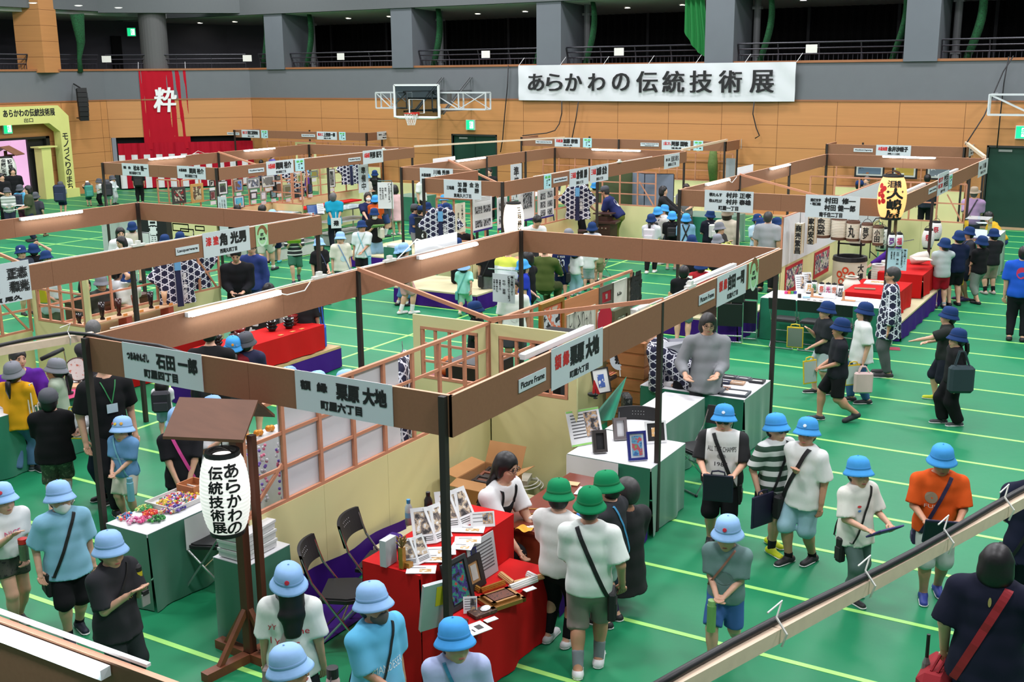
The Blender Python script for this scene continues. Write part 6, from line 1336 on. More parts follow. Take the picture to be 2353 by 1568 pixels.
s124=q3(('h',280,543,1.36),-60,'person with black hair in front of the long haired person by the rear post',qg='k:mid',qc=TE((216,214,214)),qe=('long',qs),jl=12)
s125=q3(('h',378,537,1.33),170,'person in navy hat above the lacquerware board, left of two',qm='n',qc=TE((70,80,110)),qe=('shorts',qs),q5='h,h')
s126=q3(('h',413,531,1.33),170,'person in navy hat above the lacquerware board, right of two',qm='n',qc=TE((60,60,66)),qe=('shorts',qs),q5='h,h')
s130=q3(('h',47,562,1.33),20,'person in navy hat above the large brush lettered sign, leftmost of three',qm='n',qc=TE((60,66,80)),qe=('shorts',qs),q5='h,h',w7=[((220,224,230),30,.03)])
s131=q3(('h',76,557,1.34),175,'person in navy hat and black tee with a hand on the hat',qm='n',qc=TE(qs),qe=('shorts',(70,90,60)),q5='u,h')
s132=q3(('h',105,574,1.32),30,'person in navy hat above the brown board, rightmost of three',qm='n',qc=TE((60,90,170)),qe=('shorts',(50,80,150)),q5='h,h')
s133=q3(('h',108,622,1.3),-30,'person with a yellow case seen through the lattice window',qg='k:short',qc=TE((176,190,190)),qe=('shorts',(70,84,60)),q5='c,c',q8=qs,w3=(qs,.5))
s134=q3(('h',15,430,1.3),5,'person in grey hat and striped white shirt near the hanging paper lantern',qm='dg',qc=('long',zw((150,160,150),(222,224,220),.09,.3),1.),qe=('long',(40,44,60)),q5='h,h')
s135=q3(('h',45,423,1.32),150,'person in grey hat with a dark rucksack beside the olive tee',qm='dg',qc=TE((90,170,210)),qe=('long',(90,40,60)),q5='h,h')
s136=q3(('h',63,426,1.52),-80,'person with dark hair in an olive tee holding a sheet of paper',qg='k:mid',qc=TE((72,78,58)),qe=('long',(40,46,70)),q5='h,h',qi=1)
s137=q3(('f',146,492,416),165,'person in grey hat with a large navy rucksack beside the arch',qm='dg',qc=TE((150,156,156)),qe=('shorts',xz),q5='h,h')
g2=q3(('f',206,474,418),-170,'person in grey hat with hands on the brim and a green rucksack',qm='dg',qc=TE((30,40,40)),qe=('shorts',(30,80,76)),q5='u,u')
s139=q3(('f',232,473,409),-60,'person in grey hat and white tee with black overalls',qm='dg',qc=TE((222,220,216)),qe=('long',qs),q5='h,h')
s140=q3(('f',251,474,412),175,'person in grey hat wearing a black and white rucksack',qm='dg',qc=TE((150,160,170)),qe=('shorts',(190,196,200)),q5='h,h')
s141=q3(('f',264,470,402),60,'person in grey hat and white shirt beside the front post of the print booth',qm='dg',qc=('long',(214,222,226)),qe=('long',(190,196,196)),q5='e,h')
s142=q3(('f',323,468,386),175,'person in black with a black rucksack before the striped curtain',qg='k:short',qc=TE((26,26,28)),qe=('long',(24,24,26)),qi=1)
s143=q3(('h',28,385,1.6),10,'person in black standing behind the hanging paper lantern at the doorway',qg='k:mid',qc=TE((24,24,26)),qe=('long',qs),qi=1)
s144=q3(('h',2,398,1.55),30,'person in black cut by the left edge at the pink doorway',qg='k:short',qc=TE((26,26,28)),qe=('long',qs),qi=1,q5='h,h')
s145=q3(('f',92,545,440),150,'person striding away whose legs show below the lit board at left',qm='dg',qc=TE((60,60,70)),qe=('long',(34,36,44)),q8=(120,96,70),q_='walk')
s150=q3(('h',40,800,1.20,1.68),25,'person with greying hair smiling in a purple tee, seated behind the white topped table',qg='dg:short',qc=('over',(88,30,142),1.2),qe=('long',qs),q_='sit',qi=1,wo=1.15,q5='t,t',wf=8)
s151=q3(('f',58,1085,828),150,'person in grey hat, mustard yellow tee and wide jeans',qm='g',qg='k:pony',qc=('over',(216,156,24),1.3),qe=('wide',(82,116,150)),q8=(40,60,60),q5='h,h',q_='step')
s152=q3(('f',150,1060,821),-100,'person in grey hat and pale green top facing the purple tee',qm='g',qg='k:pony',qc=('long',(160,172,154),1.),qe=('shorts',(176,170,180)),q8=(130,150,186),w3=((30,34,44),.75),q5='h,h',w7=[((80,80,170),60,.03)])
g3=q3(('f',140,1172,889),170,'person in dark grey cap, black tee, camouflage shorts and long white socks',qm='dg:cap',qc=('over',(24,24,26),1.3),qe=('knee',w9([(120,118,100),(76,74,62),(50,50,44)],26)),q8=(130,124,112),w3=((222,222,222),.8),q5='h,c',q_='step',wo=1.12)
k_=q3(('f',268,1168,850,1.70),20,'person in black polo shirt and trousers with a green lanyard, head behind the nearest sign',qg='k:short',qc=TE((28,28,30),1.),qe=('long',(26,26,30)),q8=(20,20,22),q5='d,d',q_='walk',qi=1)
s155=q3(('f',300,1196,955),-40,'person in light blue hat with flower badges, denim blue tee and cream shorts',qm='lb',qg='k:pony',qc=TE((104,150,194),1.),qe=('shorts',(214,206,190)),q8=(60,60,64),q5='h2,h2',z5=-15,w7=[((230,190,60),20,.03),((200,80,90),50,.03),((214,160,60),-20,.035)],qw=[('Every smile',0,.65,.13,.03,(180,206,220),1)])
s156=q3(('h',408,933,1.34),178,'person in light blue hat and black tee with white shoulder stripes and a pink strap',qm='lb',qc=('over',(28,28,32),1.),qe=('long',(40,40,42)),q5='b,b',z5=20,w7=[((190,110,190),150,.03)])
s157=q3(('h',489,907,1.34),25,'person in light blue hat with two badges partly hidden by the little roof',qm='lb',qc=TE((190,194,198)),qe=('shorts',(40,40,44)),j_=(220,220,218),q5='c,c',w7=[((190,150,90),0,.03),((200,80,130),30,.03)])
vn=q3(('f',382,1004,870),170,'person in pale grey shorts holding a purple umbrella below the sign',qg='k:short',qc=TE((226,226,230)),qe=('shorts',(150,166,196)),q5='h,h',q8=(60,60,60),q_='step')
s159=q3(('h',460,866,1.4),170,'person in a dark checked shirt just behind the little roof',qg='k:bob',qc=TE(zw((40,40,42),(150,150,150),.03,.6)),qe=('long',qs),q5='h,h')
s160=q3(('h',226,860,1.38),-60,'person in white blouse behind the black polo shirt',qg='k:mid',qc=('long',(214,216,218),1.3),qe=('long',(44,50,70)),q5='h,h')
s161=q3(('h',665,840,1.30),120,'person in pale blue hat above the nearest board, leftmost of three',qm='lb',qc=TE((60,70,80)),qe=('shorts',qs),q5='h,h')
s162=q3(('h',731,850,1.30),100,'person in pale blue hat above the nearest board, middle one of three',qm='lb',qc=TE((200,200,200)),qe=('shorts',qs),q5='h,h')
s163=q3(('h',797,847,1.32),60,'person in pale blue hat with a dark badge above the nearest board, rightmost of three',qm='lb',qc=TE((90,90,100)),qe=('shorts',qs),q5='h,h',w7=[((30,30,40),60,.03)])
s164=q3(('h',1572,610,1.3),175,'person in black tee holding sheets before the chest booth stage',qg='k:short',qc=TE(qs),qe=('shorts',(110,130,130)),q5='c,c')
s165=q3(('h',1612,592,1.3),170,'person in red top holding a clipboard before the chest booth stage',qm='n',qc=TE((176,40,46)),qe=('shorts',(90,84,80)),q5='c,c')
z2=M((190,192,194),.22,.95,qa=0,kind='chrome');qk=M((26,26,28),.55,qa=.08,qf=60,kind='black_plastic');vo=M((176,128,56),.38,.6,qa=.25,qf=40,kind='gilt')
def kt(mb,x0,x1,y0,y1,z0,z1,yp=.018,mi=0,xh='fblr'):
 P=[A_(p,float)for p in((x0,y0),(x1,y0),(x1,y1),(x0,y1))];N=[(0,-1),(1,0),(0,1),(-1,0)]
 for i,k in en_('frbl'):
  if k not in xh:continue
  a,b,n=P[i],P[(i+1)%4],A_(N[i],float);L=np.linalg.norm(b-a);m=max(6,int(L/.07))
  mb.grid(lambda u,v:A_([*(a+(b-a)*u+n*(.008+yp*(1-v)*(.6+sn_(u*L*11+i*2)+.5*sn_(u*L*23+i)))),z0+(z1-z0)*v]),m,5,mi)
def we(q4,x0,x1,y0,y1,z,zg=v8,sk=yc,jc=None,z0=.0,name='draped_table',zk='table',lip=.0):
 t=qb(name,q4,zk,((x0+x1)/2,(y0+y1)/2,z0))
 mb=MB();mb.bb((x0-.006,y0-.006,z-.03),(x1+.006,y1+.006,z));mb.B('table_top',zg,t)
 mb=MB();kt(mb,x0,x1,y0,y1,z0+.01,z-.004);mb.B('table_skirt',sk,t,qh=1)
 for i,(x,y)in en_(((x0+.05,y0+.05),(x1-.05,y0+.05),(x0+.05,y1-.05),(x1-.05,y1-.05))):pass
 if jc:
  wx,s0,s1,dz=jc;mb=MB()
  if wx=='f':mb.grid(lambda u,v:A_([s0+(s1-s0)*u,y0-.035-.012*sn_(u*9)*(1-v),z-dz+dz*v+.002]),12,4)
  else:mb.grid(lambda u,v:A_([x1+.035+.012*sn_(u*9)*(1-v),s0+(s1-s0)*u,z-dz+dz*v+.002]),12,4)
  mb.B('paper_overhang',v8,t,qh=1)
 return t
def ke(name='folding_chair'):
 t=qb(name,'','chair',(0,0,0),0)
 mb=MB();mb.slab([(x,y,.43)for x,y in((-.19,-.16),(.19,-.16),(.21,.06),(.17,.20),(-.17,.20),(-.21,.06))],(0,0,.028));mb.slab([(x,y,.456)for x,y in((-.17,-.14),(.17,-.14),(.19,.06),(.15,.18),(-.15,.18),(-.19,.06))],(0,0,.012));mb.B('seat',qk,t,q9=1)
 mb=MB();mb.grid(lambda u,v:A_([(u-.5)*.43,-.235-.05*v-.05*(1-(2*u-1)**2),.64+.19*v+.012*(1-(2*u-1)**2)]),12,4);mb.grid(lambda u,v:A_([(.5-u)*.43,-.212-.05*v-.05*(1-(2*u-1)**2),.64+.19*v+.012*(1-(2*u-1)**2)]),12,4)
 for v0 in(0,1):mb.grid(lambda u,v:A_([(u-.5)*.43,-.235+.023*v-.05*v0-.05*(1-(2*u-1)**2),.64+.19*v0+.012*(1-(2*u-1)**2)]),12,1)
 b=mb.B('backrest',qk,t,q9=1)
 mb=MB()
 for i in range(5):
  for j in range(2):mb.ball(((i-2)*.03,-.213-.05*(.62+.16*j)-.05*(1-((i-2)*.03/.215)**2)+.002,.64+.19*(.62+.16*j)),.006,6)
 mb.B('air_hole',M((150,150,150),.6,qa=0),b,q9=1)
 for s in(-1,1):
  mb=MB();mb.tube([(s*.205,-.27,.80),(s*.205,-.20,.60),(s*.205,.20,.02)],.0105,7);mb.B('leg',z2,t,q9=1)
  mb=MB();mb.tube([(s*.185,.15,.43),(s*.185,-.22,.02)],.0105,7);mb.B('leg',z2,t,q9=1)
 mb=MB();mb.tube([(-.205,.2,.015),(.205,.2,.015)],.0105,7);mb.tube([(-.185,-.22,.015),(.185,-.22,.015)],.0105,7);mb.tube([(-.185,.0,.26),(.185,.0,.26)],.008,6);mb.B('cross_bar',z2,t,q9=1)
 for s in(-1,1):
  mb=MB();mb.ball((s*.205,.2,.014),(.018,.018,.014),8);mb.B('foot_cap',qk,t,q9=1)
 return t
CH=[None]
def zh(x,y,y6,q4,qp=None,z=0.):
 if CH[0]is None:
  CH[0]=ke();c=CH[0];c.location=(x,y,z);c.rotation_euler=(0,0,rd_(y6));c['label']=q4
  if qp:c['group']=qp
  return c
 return dup(CH[0],(x,y,z),rd_(y6),q4,qp)
def j5(x,y,y6,q4,wf=8):
 t=qb('folded_chair',q4,'chair',(x,y,0),rd_(y6));R=kj(rd_(wf))
 def W(p):return R@np.asarray(p,float)
 mb=MB();mb.slab([W(p)for p in((-.2,0,.30),(.2,0,.30),(.2,0,.68),(-.2,0,.68))],W((0,.03,0)));mb.B('seat',qk,t,q9=1)
 mb=MB();mb.slab([W(p)for p in((-.215,-.01,.72),(.215,-.01,.72),(.21,-.01,.92),(-.21,-.01,.92))],W((0,.03,0)));mb.B('backrest',qk,t,q9=1)
 for s in(-1,1):
  mb=MB();mb.tube([W((s*.205,.02,.9)),W((s*.205,.02,.02))],.011,7);mb.B('leg',z2,t,q9=1)
 mb=MB();mb.tube([W((-.205,.02,.02)),W((.205,.02,.02))],.011,7);mb.tube([W((-.205,.05,.12)),W((.205,.05,.12))],.011,7);mb.B('cross_bar',z2,t,q9=1)
 return t
def wi(q4,C,U,V,w,h,fc=(30,30,32),fw=.03,th=.02,mc=(214,206,190),mw=.04,cols=((70,90,120),(210,200,180)),sc=16.,wu=0.,fm=None,name='framed_print',zk='picture',qp=None,wrap=0):
 C,U,V=np.asarray(C,float),w6(U),w6(V);N=w6(np.cross(U,V));t=qb(name,q4,zk,C,qp=qp);mb=MB();R=np.stack([U,V,N],1)
 for s in(-1,1):mb.box(C+V*s*(h/2-fw/2)+N*th/2,(w,fw,th),R);mb.box(C+U*s*(w/2-fw/2)+N*th/2,(fw,h-2*fw,th),R)
 mb.B('frame',fm or M(fc,.5,qa=.15,qf=30),t)
 mb=MB();mb.box(C+N*th*.3,(w-2*fw,h-2*fw,th*.4),R);mb.B('mount',M(mc,.8,qa=.02),t)
 if cols:
  mb=MB();mb.box(C+N*(th*.5+.003),(w-2*fw-2*mw,h-2*fw-2*mw,.004),R);mb.B('print',w9(cols,sc,.6,wu),t)
 return t
def wj(name,q4,zk,C,w,d,y6,z9,z=None,th=.004,qp=None,qw=None):
 C=np.asarray(C,float);R=qt(rd_(y6));mb=MB();mb.box(C+[0,0,th/2],(w,d,th),R);o=qv(mb.B(name,M(z9,.7,qa=.02),w0=C),q4,zk,qp)
 if qw:
  mb=MB()
  for cx,cy,tw,td,mi in qw:mb.box(C+R@A_([cx,cy,th+.001]),(tw,td,.001),R,mi)
  mb.B('printing',[M((70,66,64),.7,qa=0),w9([(60,50,40),(190,150,90),(230,220,200)],40)],o)
 return o
def w5(q4,C,w,h,U,wf=18,g4=5,pic=0,name='info_card',zk='card',z9=(232,232,232),z4=None):
 """a printed card standing or leaning, lines of print on it"""
 C,U=np.asarray(C,float),w6(U);n=w6(np.cross(U,EZ));V=w6(EZ*cs_(rd_(wf))-n*sn_(rd_(wf)));N=w6(np.cross(U,V));R=np.stack([U,V,N],1);c=C+V*h/2
 mb=MB();mb.box(c,(w,h,.008),R);o=qv(mb.B(name,M(z9,.6,qa=.01),w0=C),q4,zk)
 mb=MB()
 for i in range(g4):mb.box(c+V*(h*(.36-.72*i/max(1,g4)))+U*(0 if not pic else-w*.2)+N*.005,(w*(.8 if not pic else .4),h*.03,.001),R,0)
 if pic:mb.box(c+U*w*.22+V*h*.05+N*.005,(w*.42,h*.7,.001),R,1)
 if z4:
  for cx,cy,tw,th_,mi in z4:mb.box(c+U*cx*w+V*cy*h+N*.006,(tw*w,th_*h,.001),R,mi)
 mb.B('printing',[M((90,90,92),.7,qa=0),w9([(56,50,48),(120,116,120),(196,160,120),(190,190,200)],22),M((150,214,110),.6,qa=0),M((236,206,60),.6,qa=0),M((30,40,120),.5,qa=0)],o)
 return o
def x_(mb,jh,y4,cz,w,h,C,zc,mi=0,z3=.004,zl=.003):
 v,f,lo,hi=kl(jh);q=(v-(lo+hi)/2)/np.maximum(hi-lo,1e-3)*[w,h];zs=[p[1]for p in zc];rs=[p[0]for p in zc]
 for k,(dx,dz)in en_(((0,0),(z3,0),(-z3,0),(0,z3),(0,-z3))):
  kh=[]
  for x,z in q+[dx,dz]:
   r=float(np.interp(cz+z,zs,rs))+zl+.0002*k;a=y4+x/max(r,.02);kh.append((C[0]+r*cs_(a),C[1]+r*sn_(a),C[2]+cz+z))
  mb.add(kh,f,mi)
def k5(R,H,kind='egg',yi=14,yp=.006):
 n=yi*4;kh=[]
 for i in range(n+1):
  t=i/n
  if kind=='egg':r=R*(.62+.38*sn_(PI*min(1,max(0,t)))**.55)
  elif kind=='ball':r=R*max(.3,sn_(PI*(.12+.76*t)))
  else:r=R
  kh.append((r+yp*abs(sn_(PI*yi*t)),H*t))
 return kh
def w1(q4,C,R,H,kind='egg',yi=14,yp=.006,zd=None,cap=qk,km=.03,qw=(),cols=(kv,),qp=None,j6=.0,name='paper_lantern',y4=None,g5=.7):
 """C: middle of the bottom; text: (characters, angle off the viewer, top share, width, height of one)"""
 C=np.asarray(C,float);t=qb(name,q4,'paper lantern',C,qp=qp);zc=k5(R,H,kind,yi,yp);mb=MB();mb.lathe(C,zc,28);b=mb.B('paper_shade',zd or M((226,222,208),.8,qa=.03),t,qh=1)
 cr=zc[0][0]if kind=='cyl' else R*g5
 mb=MB();mb.lathe(C,[(0,-km),(cr,-km),(cr*1.04,0),(cr*1.02,.008),(cr*.6,.006)],20);mb.B('base_ring',cap,t);mb=MB();mb.lathe(C+EZ*H,[(cr*.6,-.006),(cr*1.02,-.008),(cr*1.04,0),(cr,km),(cr*.8,km),(cr*.75,0)],20);mb.B('top_ring',cap,t)
 if j6:mb=MB();mb.tube([C+EZ*(H+km*.5)+EX*cr*.8*cs_(a)+EZ*j6*.6*sn_(a)for a in ls_(0,PI,9)],.005,5);mb.tube([C+EZ*(H+km*.5+j6*.6),C+EZ*(H+km+j6)],.005,5);mb.B('hanger',qk,t)
 a0=math.atan2(-C[1],-C[0])if y4 is None else y4;mb=MB();sm=[(p[0]+yp*.0,p[1])for p in zc]
 pm=[(max(q[0]for q in zc[max(0,i-2):i+3]),zc[i][1])for i in range(len(zc))]
 for it in qw:
  s,da,qc,w_,hh=it[:5];mi=it[5]if len(it)>5 else 0;bd=it[6]if len(it)>6 else w_*.03
  for i,c in en_(s):
   if c!=' ':x_(mb,c,a0+da,H*qc-hh*(i+.5),w_*.9,hh*.88,C,pm,mi,bd)
 if qw:mb.B('lettering',list(cols),b)
 return t,C,pm,a0,b
t=we('red cloth covered high table beside the near post',-4.80,-4.30,5.95,7.25,.90,zg=wp,sk=wp)
t=we('red cloth covered low table in front of the high one',-4.27,-3.90,5.93,7.15,.56,zg=wp,sk=wp)
UP,LO=.905,.565
def U_(q):return at(*q,UP)
def L_(q):return at(*q,LO)
YV=A_([.05,1.,0])
mb=MB();mb.bar(U_((893,1296)),U_((893,1296))+EZ*.20,.055,.13);qv(mb.B('sample_block',M((186,188,190),.5,qa=.06),w0=U_((893,1296))),'pale grey block standing at the corner of the red high table','frame sample')
mb=MB();p=U_((925,1285));mb.box(p+EZ*.06,(.03,.07,.12));mb.box(p+A_([.03,.01,.05]),(.05,.02,.10));qv(mb.B('sample_block',qk,w0=p),'black frame sample beside the pale grey block','frame sample')
mb=MB();p=U_((940,1280));mb.box(p+A_([.05,.09,.065]),(.05,.05,.13));qv(mb.B('sample_block',M((24,24,24),.4,qa=.1),w0=p),'second black frame sample behind the gold one','frame sample')
t=qb('frame_sample','gold moulding sample with dried flowers on the red high table','frame sample',U_((925,1306)));p=U_((925,1306));mb=MB();mb.box(p+EZ*.08,(.035,.04,.16));mb.box(p+A_([.03,.03,.02]),(.05,.05,.04));mb.B('moulding',vo,t)
mb=MB()
for i in range(26):a=i*2.4;r=.012+.035*((i*7)%10)/10;mb.tube([p+EZ*.15,p+A_([r*cs_(a),r*sn_(a),.21+.04*((i*3)%7)/7])],[.002,.006],4)
mb.B('dried_flower',M((150,116,66),.8,qa=.3,qf=60),t)
mb=MB();p=U_((905,1258));jf(mb,p+EZ*.05,(.12,.12,.1));qv(mb.B('purple_bundle',xd,w0=p),'purple cloth bundle behind the pale grey block','cloth')
def j9(p,q4,r,h,zd,lid,g6=0):
 t=qb('bottle',q4,'bottle',p);mb=MB();mb.lathe(p,[(0,0),(r,.003),(r,h*.68),(r*.55,h*.82),(r*.45,h*.86)],14);mb.B('bottle_body',zd,t,qh=1);mb=MB();mb.lathe(p,[(r*.5,h*.85),(r*.52,h),(0,h)],12);mb.B('lid',lid,t);mb=MB();mb.lathe(p,[(r*1.01,h*.3),(r*1.01,h*.5)],14);mb.B('wrapper',M((120,180,214)if g6 else(40,36,32),.5,qa=0),t)
j9(at(940,1206,UP),'clear water bottle with a blue cap behind the red high table',.03,.21,M((196,214,216),.15,qa=0),M((50,150,206),.4,qa=0),True)
j9(at(985,1188,UP),'dark drink bottle with a black cap behind the open books',.034,.21,M((40,36,34),.25,qa=0),qk)
j9(at(969,1198,UP),'small white capped bottle between the two larger ones',.016,.10,M((210,210,206),.4,qa=0),M((226,226,226),.4,qa=0),True)
def vp(px,w,h,q4,z5,wu,wf=30):
 p=U_(px);a=rd_(z5);t=qb('open_book',q4,'book',p)
 for s in(-1,1):
  u=qt(a+s*.28)@A_([s*1.,0,0]);n=w6(np.cross(u*s,EZ));V=w6(EZ*cs_(rd_(wf))-n*sn_(rd_(wf)));c=p+u*w/4+V*h/2+EZ*.005;R=np.stack([u*s,V,w6(np.cross(u*s,V))],1);mb=MB();mb.box(c,(w/2,h,.008),R);pg=mb.B('page',M((230,230,230),.6,qa=.01),t)
  mb=MB();mb.box(c+V*h*.08+R[:,2]*.005,(w*.36,h*.62,.001),R,0)
  for i in range(3):mb.box(c-V*h*(.30+.05*i)+R[:,2]*.005,(w*.38,h*.02,.001),R,1)
  mb.B('printing',[w9([(50,46,46),(110,100,96),(196,176,150),(226,226,226)],20,wu=wu+s),M((90,90,90),.7,qa=0)],pg)
vp((962,1300),.26,.20,'open picture book leaning nearest on the red high table',62,1.)
vp((1003,1250),.34,.28,'larger open picture book in the middle of the red high table',62,3.)
vp((1060,1215),.36,.30,'open picture book partly behind the near post',62,5.)
w5('white tablet stand with a small picture at the far corner of the red high table',U_((1110,1212)),.19,.12,qt(rd_(40))@EX,25,3,True,name='tablet_stand',zk='tablet')
for i,(q,w,d,dg,l)in en_([((968,1310),.21,.13,30,'white leaflet at the front edge of the red high table'),((990,1283),.26,.16,30,'leaflet with a photo, second from the front of the red high table'),((1010,1268),.24,.15,35,'white leaflet just left of the near post'),((1075,1243),.20,.13,30,'leaflet with a photo right of the near post'),((1075,1218),.26,.13,25,'white leaflet farthest back on the red high table'),((1062,1258),.16,.12,20,'white leaflet half behind the near post')]):
 wj('leaflet',l,'leaflet',U_(q)+EZ*.001*i,w,d,dg,(232,232,232),qw=[(-w*.1,d*.2,w*.5,.006,0),(w*.15,-d*.15,w*.4,d*.35,1)])
p=L_((1122,1318));w5('grey information panel with a frame picture leaning against the red high table',A_([-4.24,6.72,LO]),.36,.33,YV,8,9,False,name='info_panel',zk='panel',z9=(186,190,192),z4=[(-.28,.18,.2,.42,4),(-.28,.18,.14,.34,0)])
def kf(px,w,h,q4,**k):
 p=L_(px);U=w6([.12,1.,0]);n=w6(np.cross(U,EZ));V=w6(EZ*cs_(.26)-n*sn_(.26));return wi(q4,p+V*h/2,U,V,w,h,**k)
kf((1062,1395),.27,.36,'black framed colourful photograph leaning on the red low table behind the post',fc=(46,48,50),fw=.03,mc=(30,30,36),mw=.015,cols=[(26,26,40),(60,50,120),(40,130,110),(180,60,60)],sc=22.)
kf((1095,1352),.20,.25,'black board with a pale wood frame on the red low table',fc=(34,32,30),fw=.045,mc=(186,140,90),mw=.022,cols=[(206,206,200),(200,198,190)])
p=L_((993,1442));mb=MB();R=qt(rd_(62))@kj(rd_(12));mb.box(p+R@A_([0,0,.19]),(.20,.03,.38),R);o=qv(mb.B('board_sample',M((186,190,192),.4,.2,qa=.05),w0=p),'silver white board with a yellow label leaning at the front of the red low table','board');mb=MB();mb.box(p+R@A_([.045,-.017,.27]),(.09,.002,.16),R);mb.B('yellow_label',M((238,206,40),.6,qa=0),o)
p=L_((1022,1428));mb=MB();mb.bar(p,p+EZ*.25,.03,.05);mb.bar(p+EZ*.012,p+EZ*.012+A_([.16,.05,0]),.05,.025);qv(mb.B('frame_corner',qj((84,50,36),.4),w0=p),'dark brown frame corner beside the silver white board','frame sample')
w5('small white card standing before the black framed photograph',L_((1081,1410)),.10,.12,qt(rd_(35))@EX,15,5,True)
def jo(px,L1,L2,wd,ht,y6,kw,q4,name='frame_corner'):
 p=L_(px);R=qt(rd_(y6));mb=MB()
 for k,(a,b)in en_(((wd,ht*.45),(wd*.72,ht*.75),(wd*.4,ht))):
  mb.box(p+R@A_([L1/2,0,b/2]),(L1,a,b),R);mb.box(p+R@A_([0,L2/2,b/2]),(a,L2,b),R)
 qv(mb.B(name,kw,w0=p),q4,'frame sample')
jo((1180,1345),.26,.20,.055,.03,60,qj((206,160,108),.5),'pale wood frame corner lying at the back of the red low table')
jo((1232,1335),-.26,.10,.05,.045,70,M((232,230,226),.7,qa=.03),'white moulding corner with a broken edge on the red low table')
jo((1105,1362),.22,.13,.045,.035,68,M((186,136,60),.35,.6,qa=.45,qf=70),'ornate gold corner moulding on the red low table')
t=qb('carved_frame','gilt frame around a dark carved panel on the red low table','frame',L_((1150,1382)));p=L_((1150,1382));R=qt(rd_(66));mb=MB()
for k,(i_,hh)in en_(((0,.03),(.03,.05))):
 W_,D_=.30-i_*2,.23-i_*2
 for s in(-1,1):mb.box(p+R@A_([0,s*(D_/2-.015),hh/2]),(W_,.03,hh),R);mb.box(p+R@A_([s*(W_/2-.015),0,hh/2]),(.03,D_,hh),R)
mb.B('frame',M((166,116,60),.4,.5,qa=.2),t);mb=MB();mb.box(p+EZ*.025,(.2,.13,.05),R);mb.B('carved_panel',w9([(70,34,22),(112,58,36),(50,24,18)],40),t)
p=L_((1108,1410));mb=MB();mb.box(p+EZ*.012,(.19,.11,.025),qt(rd_(68)));o=qv(mb.B('carved_block',w9([(104,72,54),(74,50,40),(124,92,70)],40),w0=p),'brown carved block with a white plaster scrap on the red low table','wood block');mb=MB();mb.ball(p+A_([.01,.03,.03]),(.035,.05,.012),8);mb.B('plaster_scrap',M((236,236,234),.8,qa=0),o)
wj('price_card','small white card right of the carved block','card',L_((1128,1425)),.05,.10,-22,(234,234,234));wj('price_card','small white card beside the white moulding corner','card',L_((1217,1355)),.05,.10,-22,(234,234,234))
wj('sketch_sheet','white sheet with sketched shapes at the front of the red low table','sheet',L_((1095,1445)),.15,.17,-22,(232,232,230),qw=[(0,.02,.06,.05,0),(.02,-.04,.04,.01,0)])
zh(-5.22,6.22,-62,'black folding chair against the yellow partition, nearer of two','chairs against the yellow partition');zh(-5.28,6.78,-72,'black folding chair against the yellow partition, behind the nearer one','chairs against the yellow partition')
mb=MB();mb.grid(lambda u,v:A_([-5.86+.03*sn_(u*14),5.98+u*1.9,.02+v*.30]),20,3);mb.grid(lambda u,v:A_([-5.86+.5*v,5.98+u*1.9,.01+.015*sn_(u*17+v*5)*(1-v)]),20,4);qv(mb.B('purple_cloth',xd,w0=(-5.8,6.9,0),qh=1),'purple cloth along the foot of the yellow partition','cloth')
t=qb('low_stage','low tatami topped stage with purple skirt under the workbench','stage',(-4.7,8.2,0));mb=MB();mb.bb((-5.85,7.40,.19),(-3.98,9.2,.22));mb.B('tatami_top',xe,t);mb=MB();kt(mb,-5.85,-3.98,7.40,9.2,.01,.19,.01);mb.B('skirt',xd,t,qh=1)
t=qb('workbench','reddish brown chest used as workbench before the seated person in apron','workbench',(-4.4,8.0,.22));MAH=qj((112,46,28),.4,axis=1);mb=MB();mb.bb((-4.66,7.60,.24),(-4.14,8.95,.60));mb.B('body',MAH,t);mb=MB();mb.bb((-4.69,7.57,.60),(-4.11,8.98,.625));mb.B('top',MAH,t)
mb=MB();mb.bb((-4.60,7.595,.28),(-4.20,7.602,.56));mb.B('door',qj((126,54,32),.4,axis=2),t)
B_=lambda q:at(*q,.63)
wj('wood_scrap','small square of pale wood on the workbench','wood piece',B_((1317,1113)),.11,.09,10,(214,176,130),th=.008);wj('paper_sheet','white sheet on the workbench behind the green hats','sheet',B_((1345,1130)),.16,.2,10,(228,228,228))
mb=MB();p=B_((1205,1218));mb.grid(lambda u,v:p+A_([(u-.5)*.13,(v-.5)*.1,.012+.012*sn_(u*7)*cs_(v*6)]),8,8);qv(mb.B('yellow_cloth',M((226,166,52),.8,qa=.1),w0=p,qh=1),'yellow cloth on the near end of the workbench','cloth')
mb=MB();p=B_((1222,1196));[mb.ball(p+A_([.02*cs_(i*2),.02*sn_(i*2),.018]),.022,8)for i in range(4)];qv(mb.B('cotton_wad',M((234,232,228),.9,qa=.04),w0=p,qh=1),'white cotton wad on the workbench','cotton')
wi('small empty gold frame lying on the workbench',B_((1225,1180))+EZ*.005,qt(.5)@EX,qt(.5)@EY,.16,.13,fm=vo,fw=.018,th=.015,mc=(112,50,30),cols=None);wi('small brown frame lying on the workbench by the dark tee',B_((1335,1178))+EZ*.005,qt(.3)@EX,qt(.3)@EY,.13,.12,fc=(140,92,56),fw=.018,th=.015,mc=(112,50,30),cols=None)
mb=MB();p=B_((1222,1213));mb.box(p+EZ*.004,(.12,.025,.006),qt(.4));mb.box(p+EZ*.008+[.02,.03,0],(.10,.02,.006),qt(.7));qv(mb.B('white_slips',M((230,230,228),.8,qa=0),w0=p),'white paper slips on the workbench','sheet')
t=qb('cardboard_box','open cardboard box with dark frames behind the seated person','box',(-5.45,8.75,.22));CB=M((186,136,86),.85,qa=.05,qf=6,kind='cardboard');c=A_([-5.45,8.75,.22]);mb=MB();w_,d_,h_=.42,.52,.33
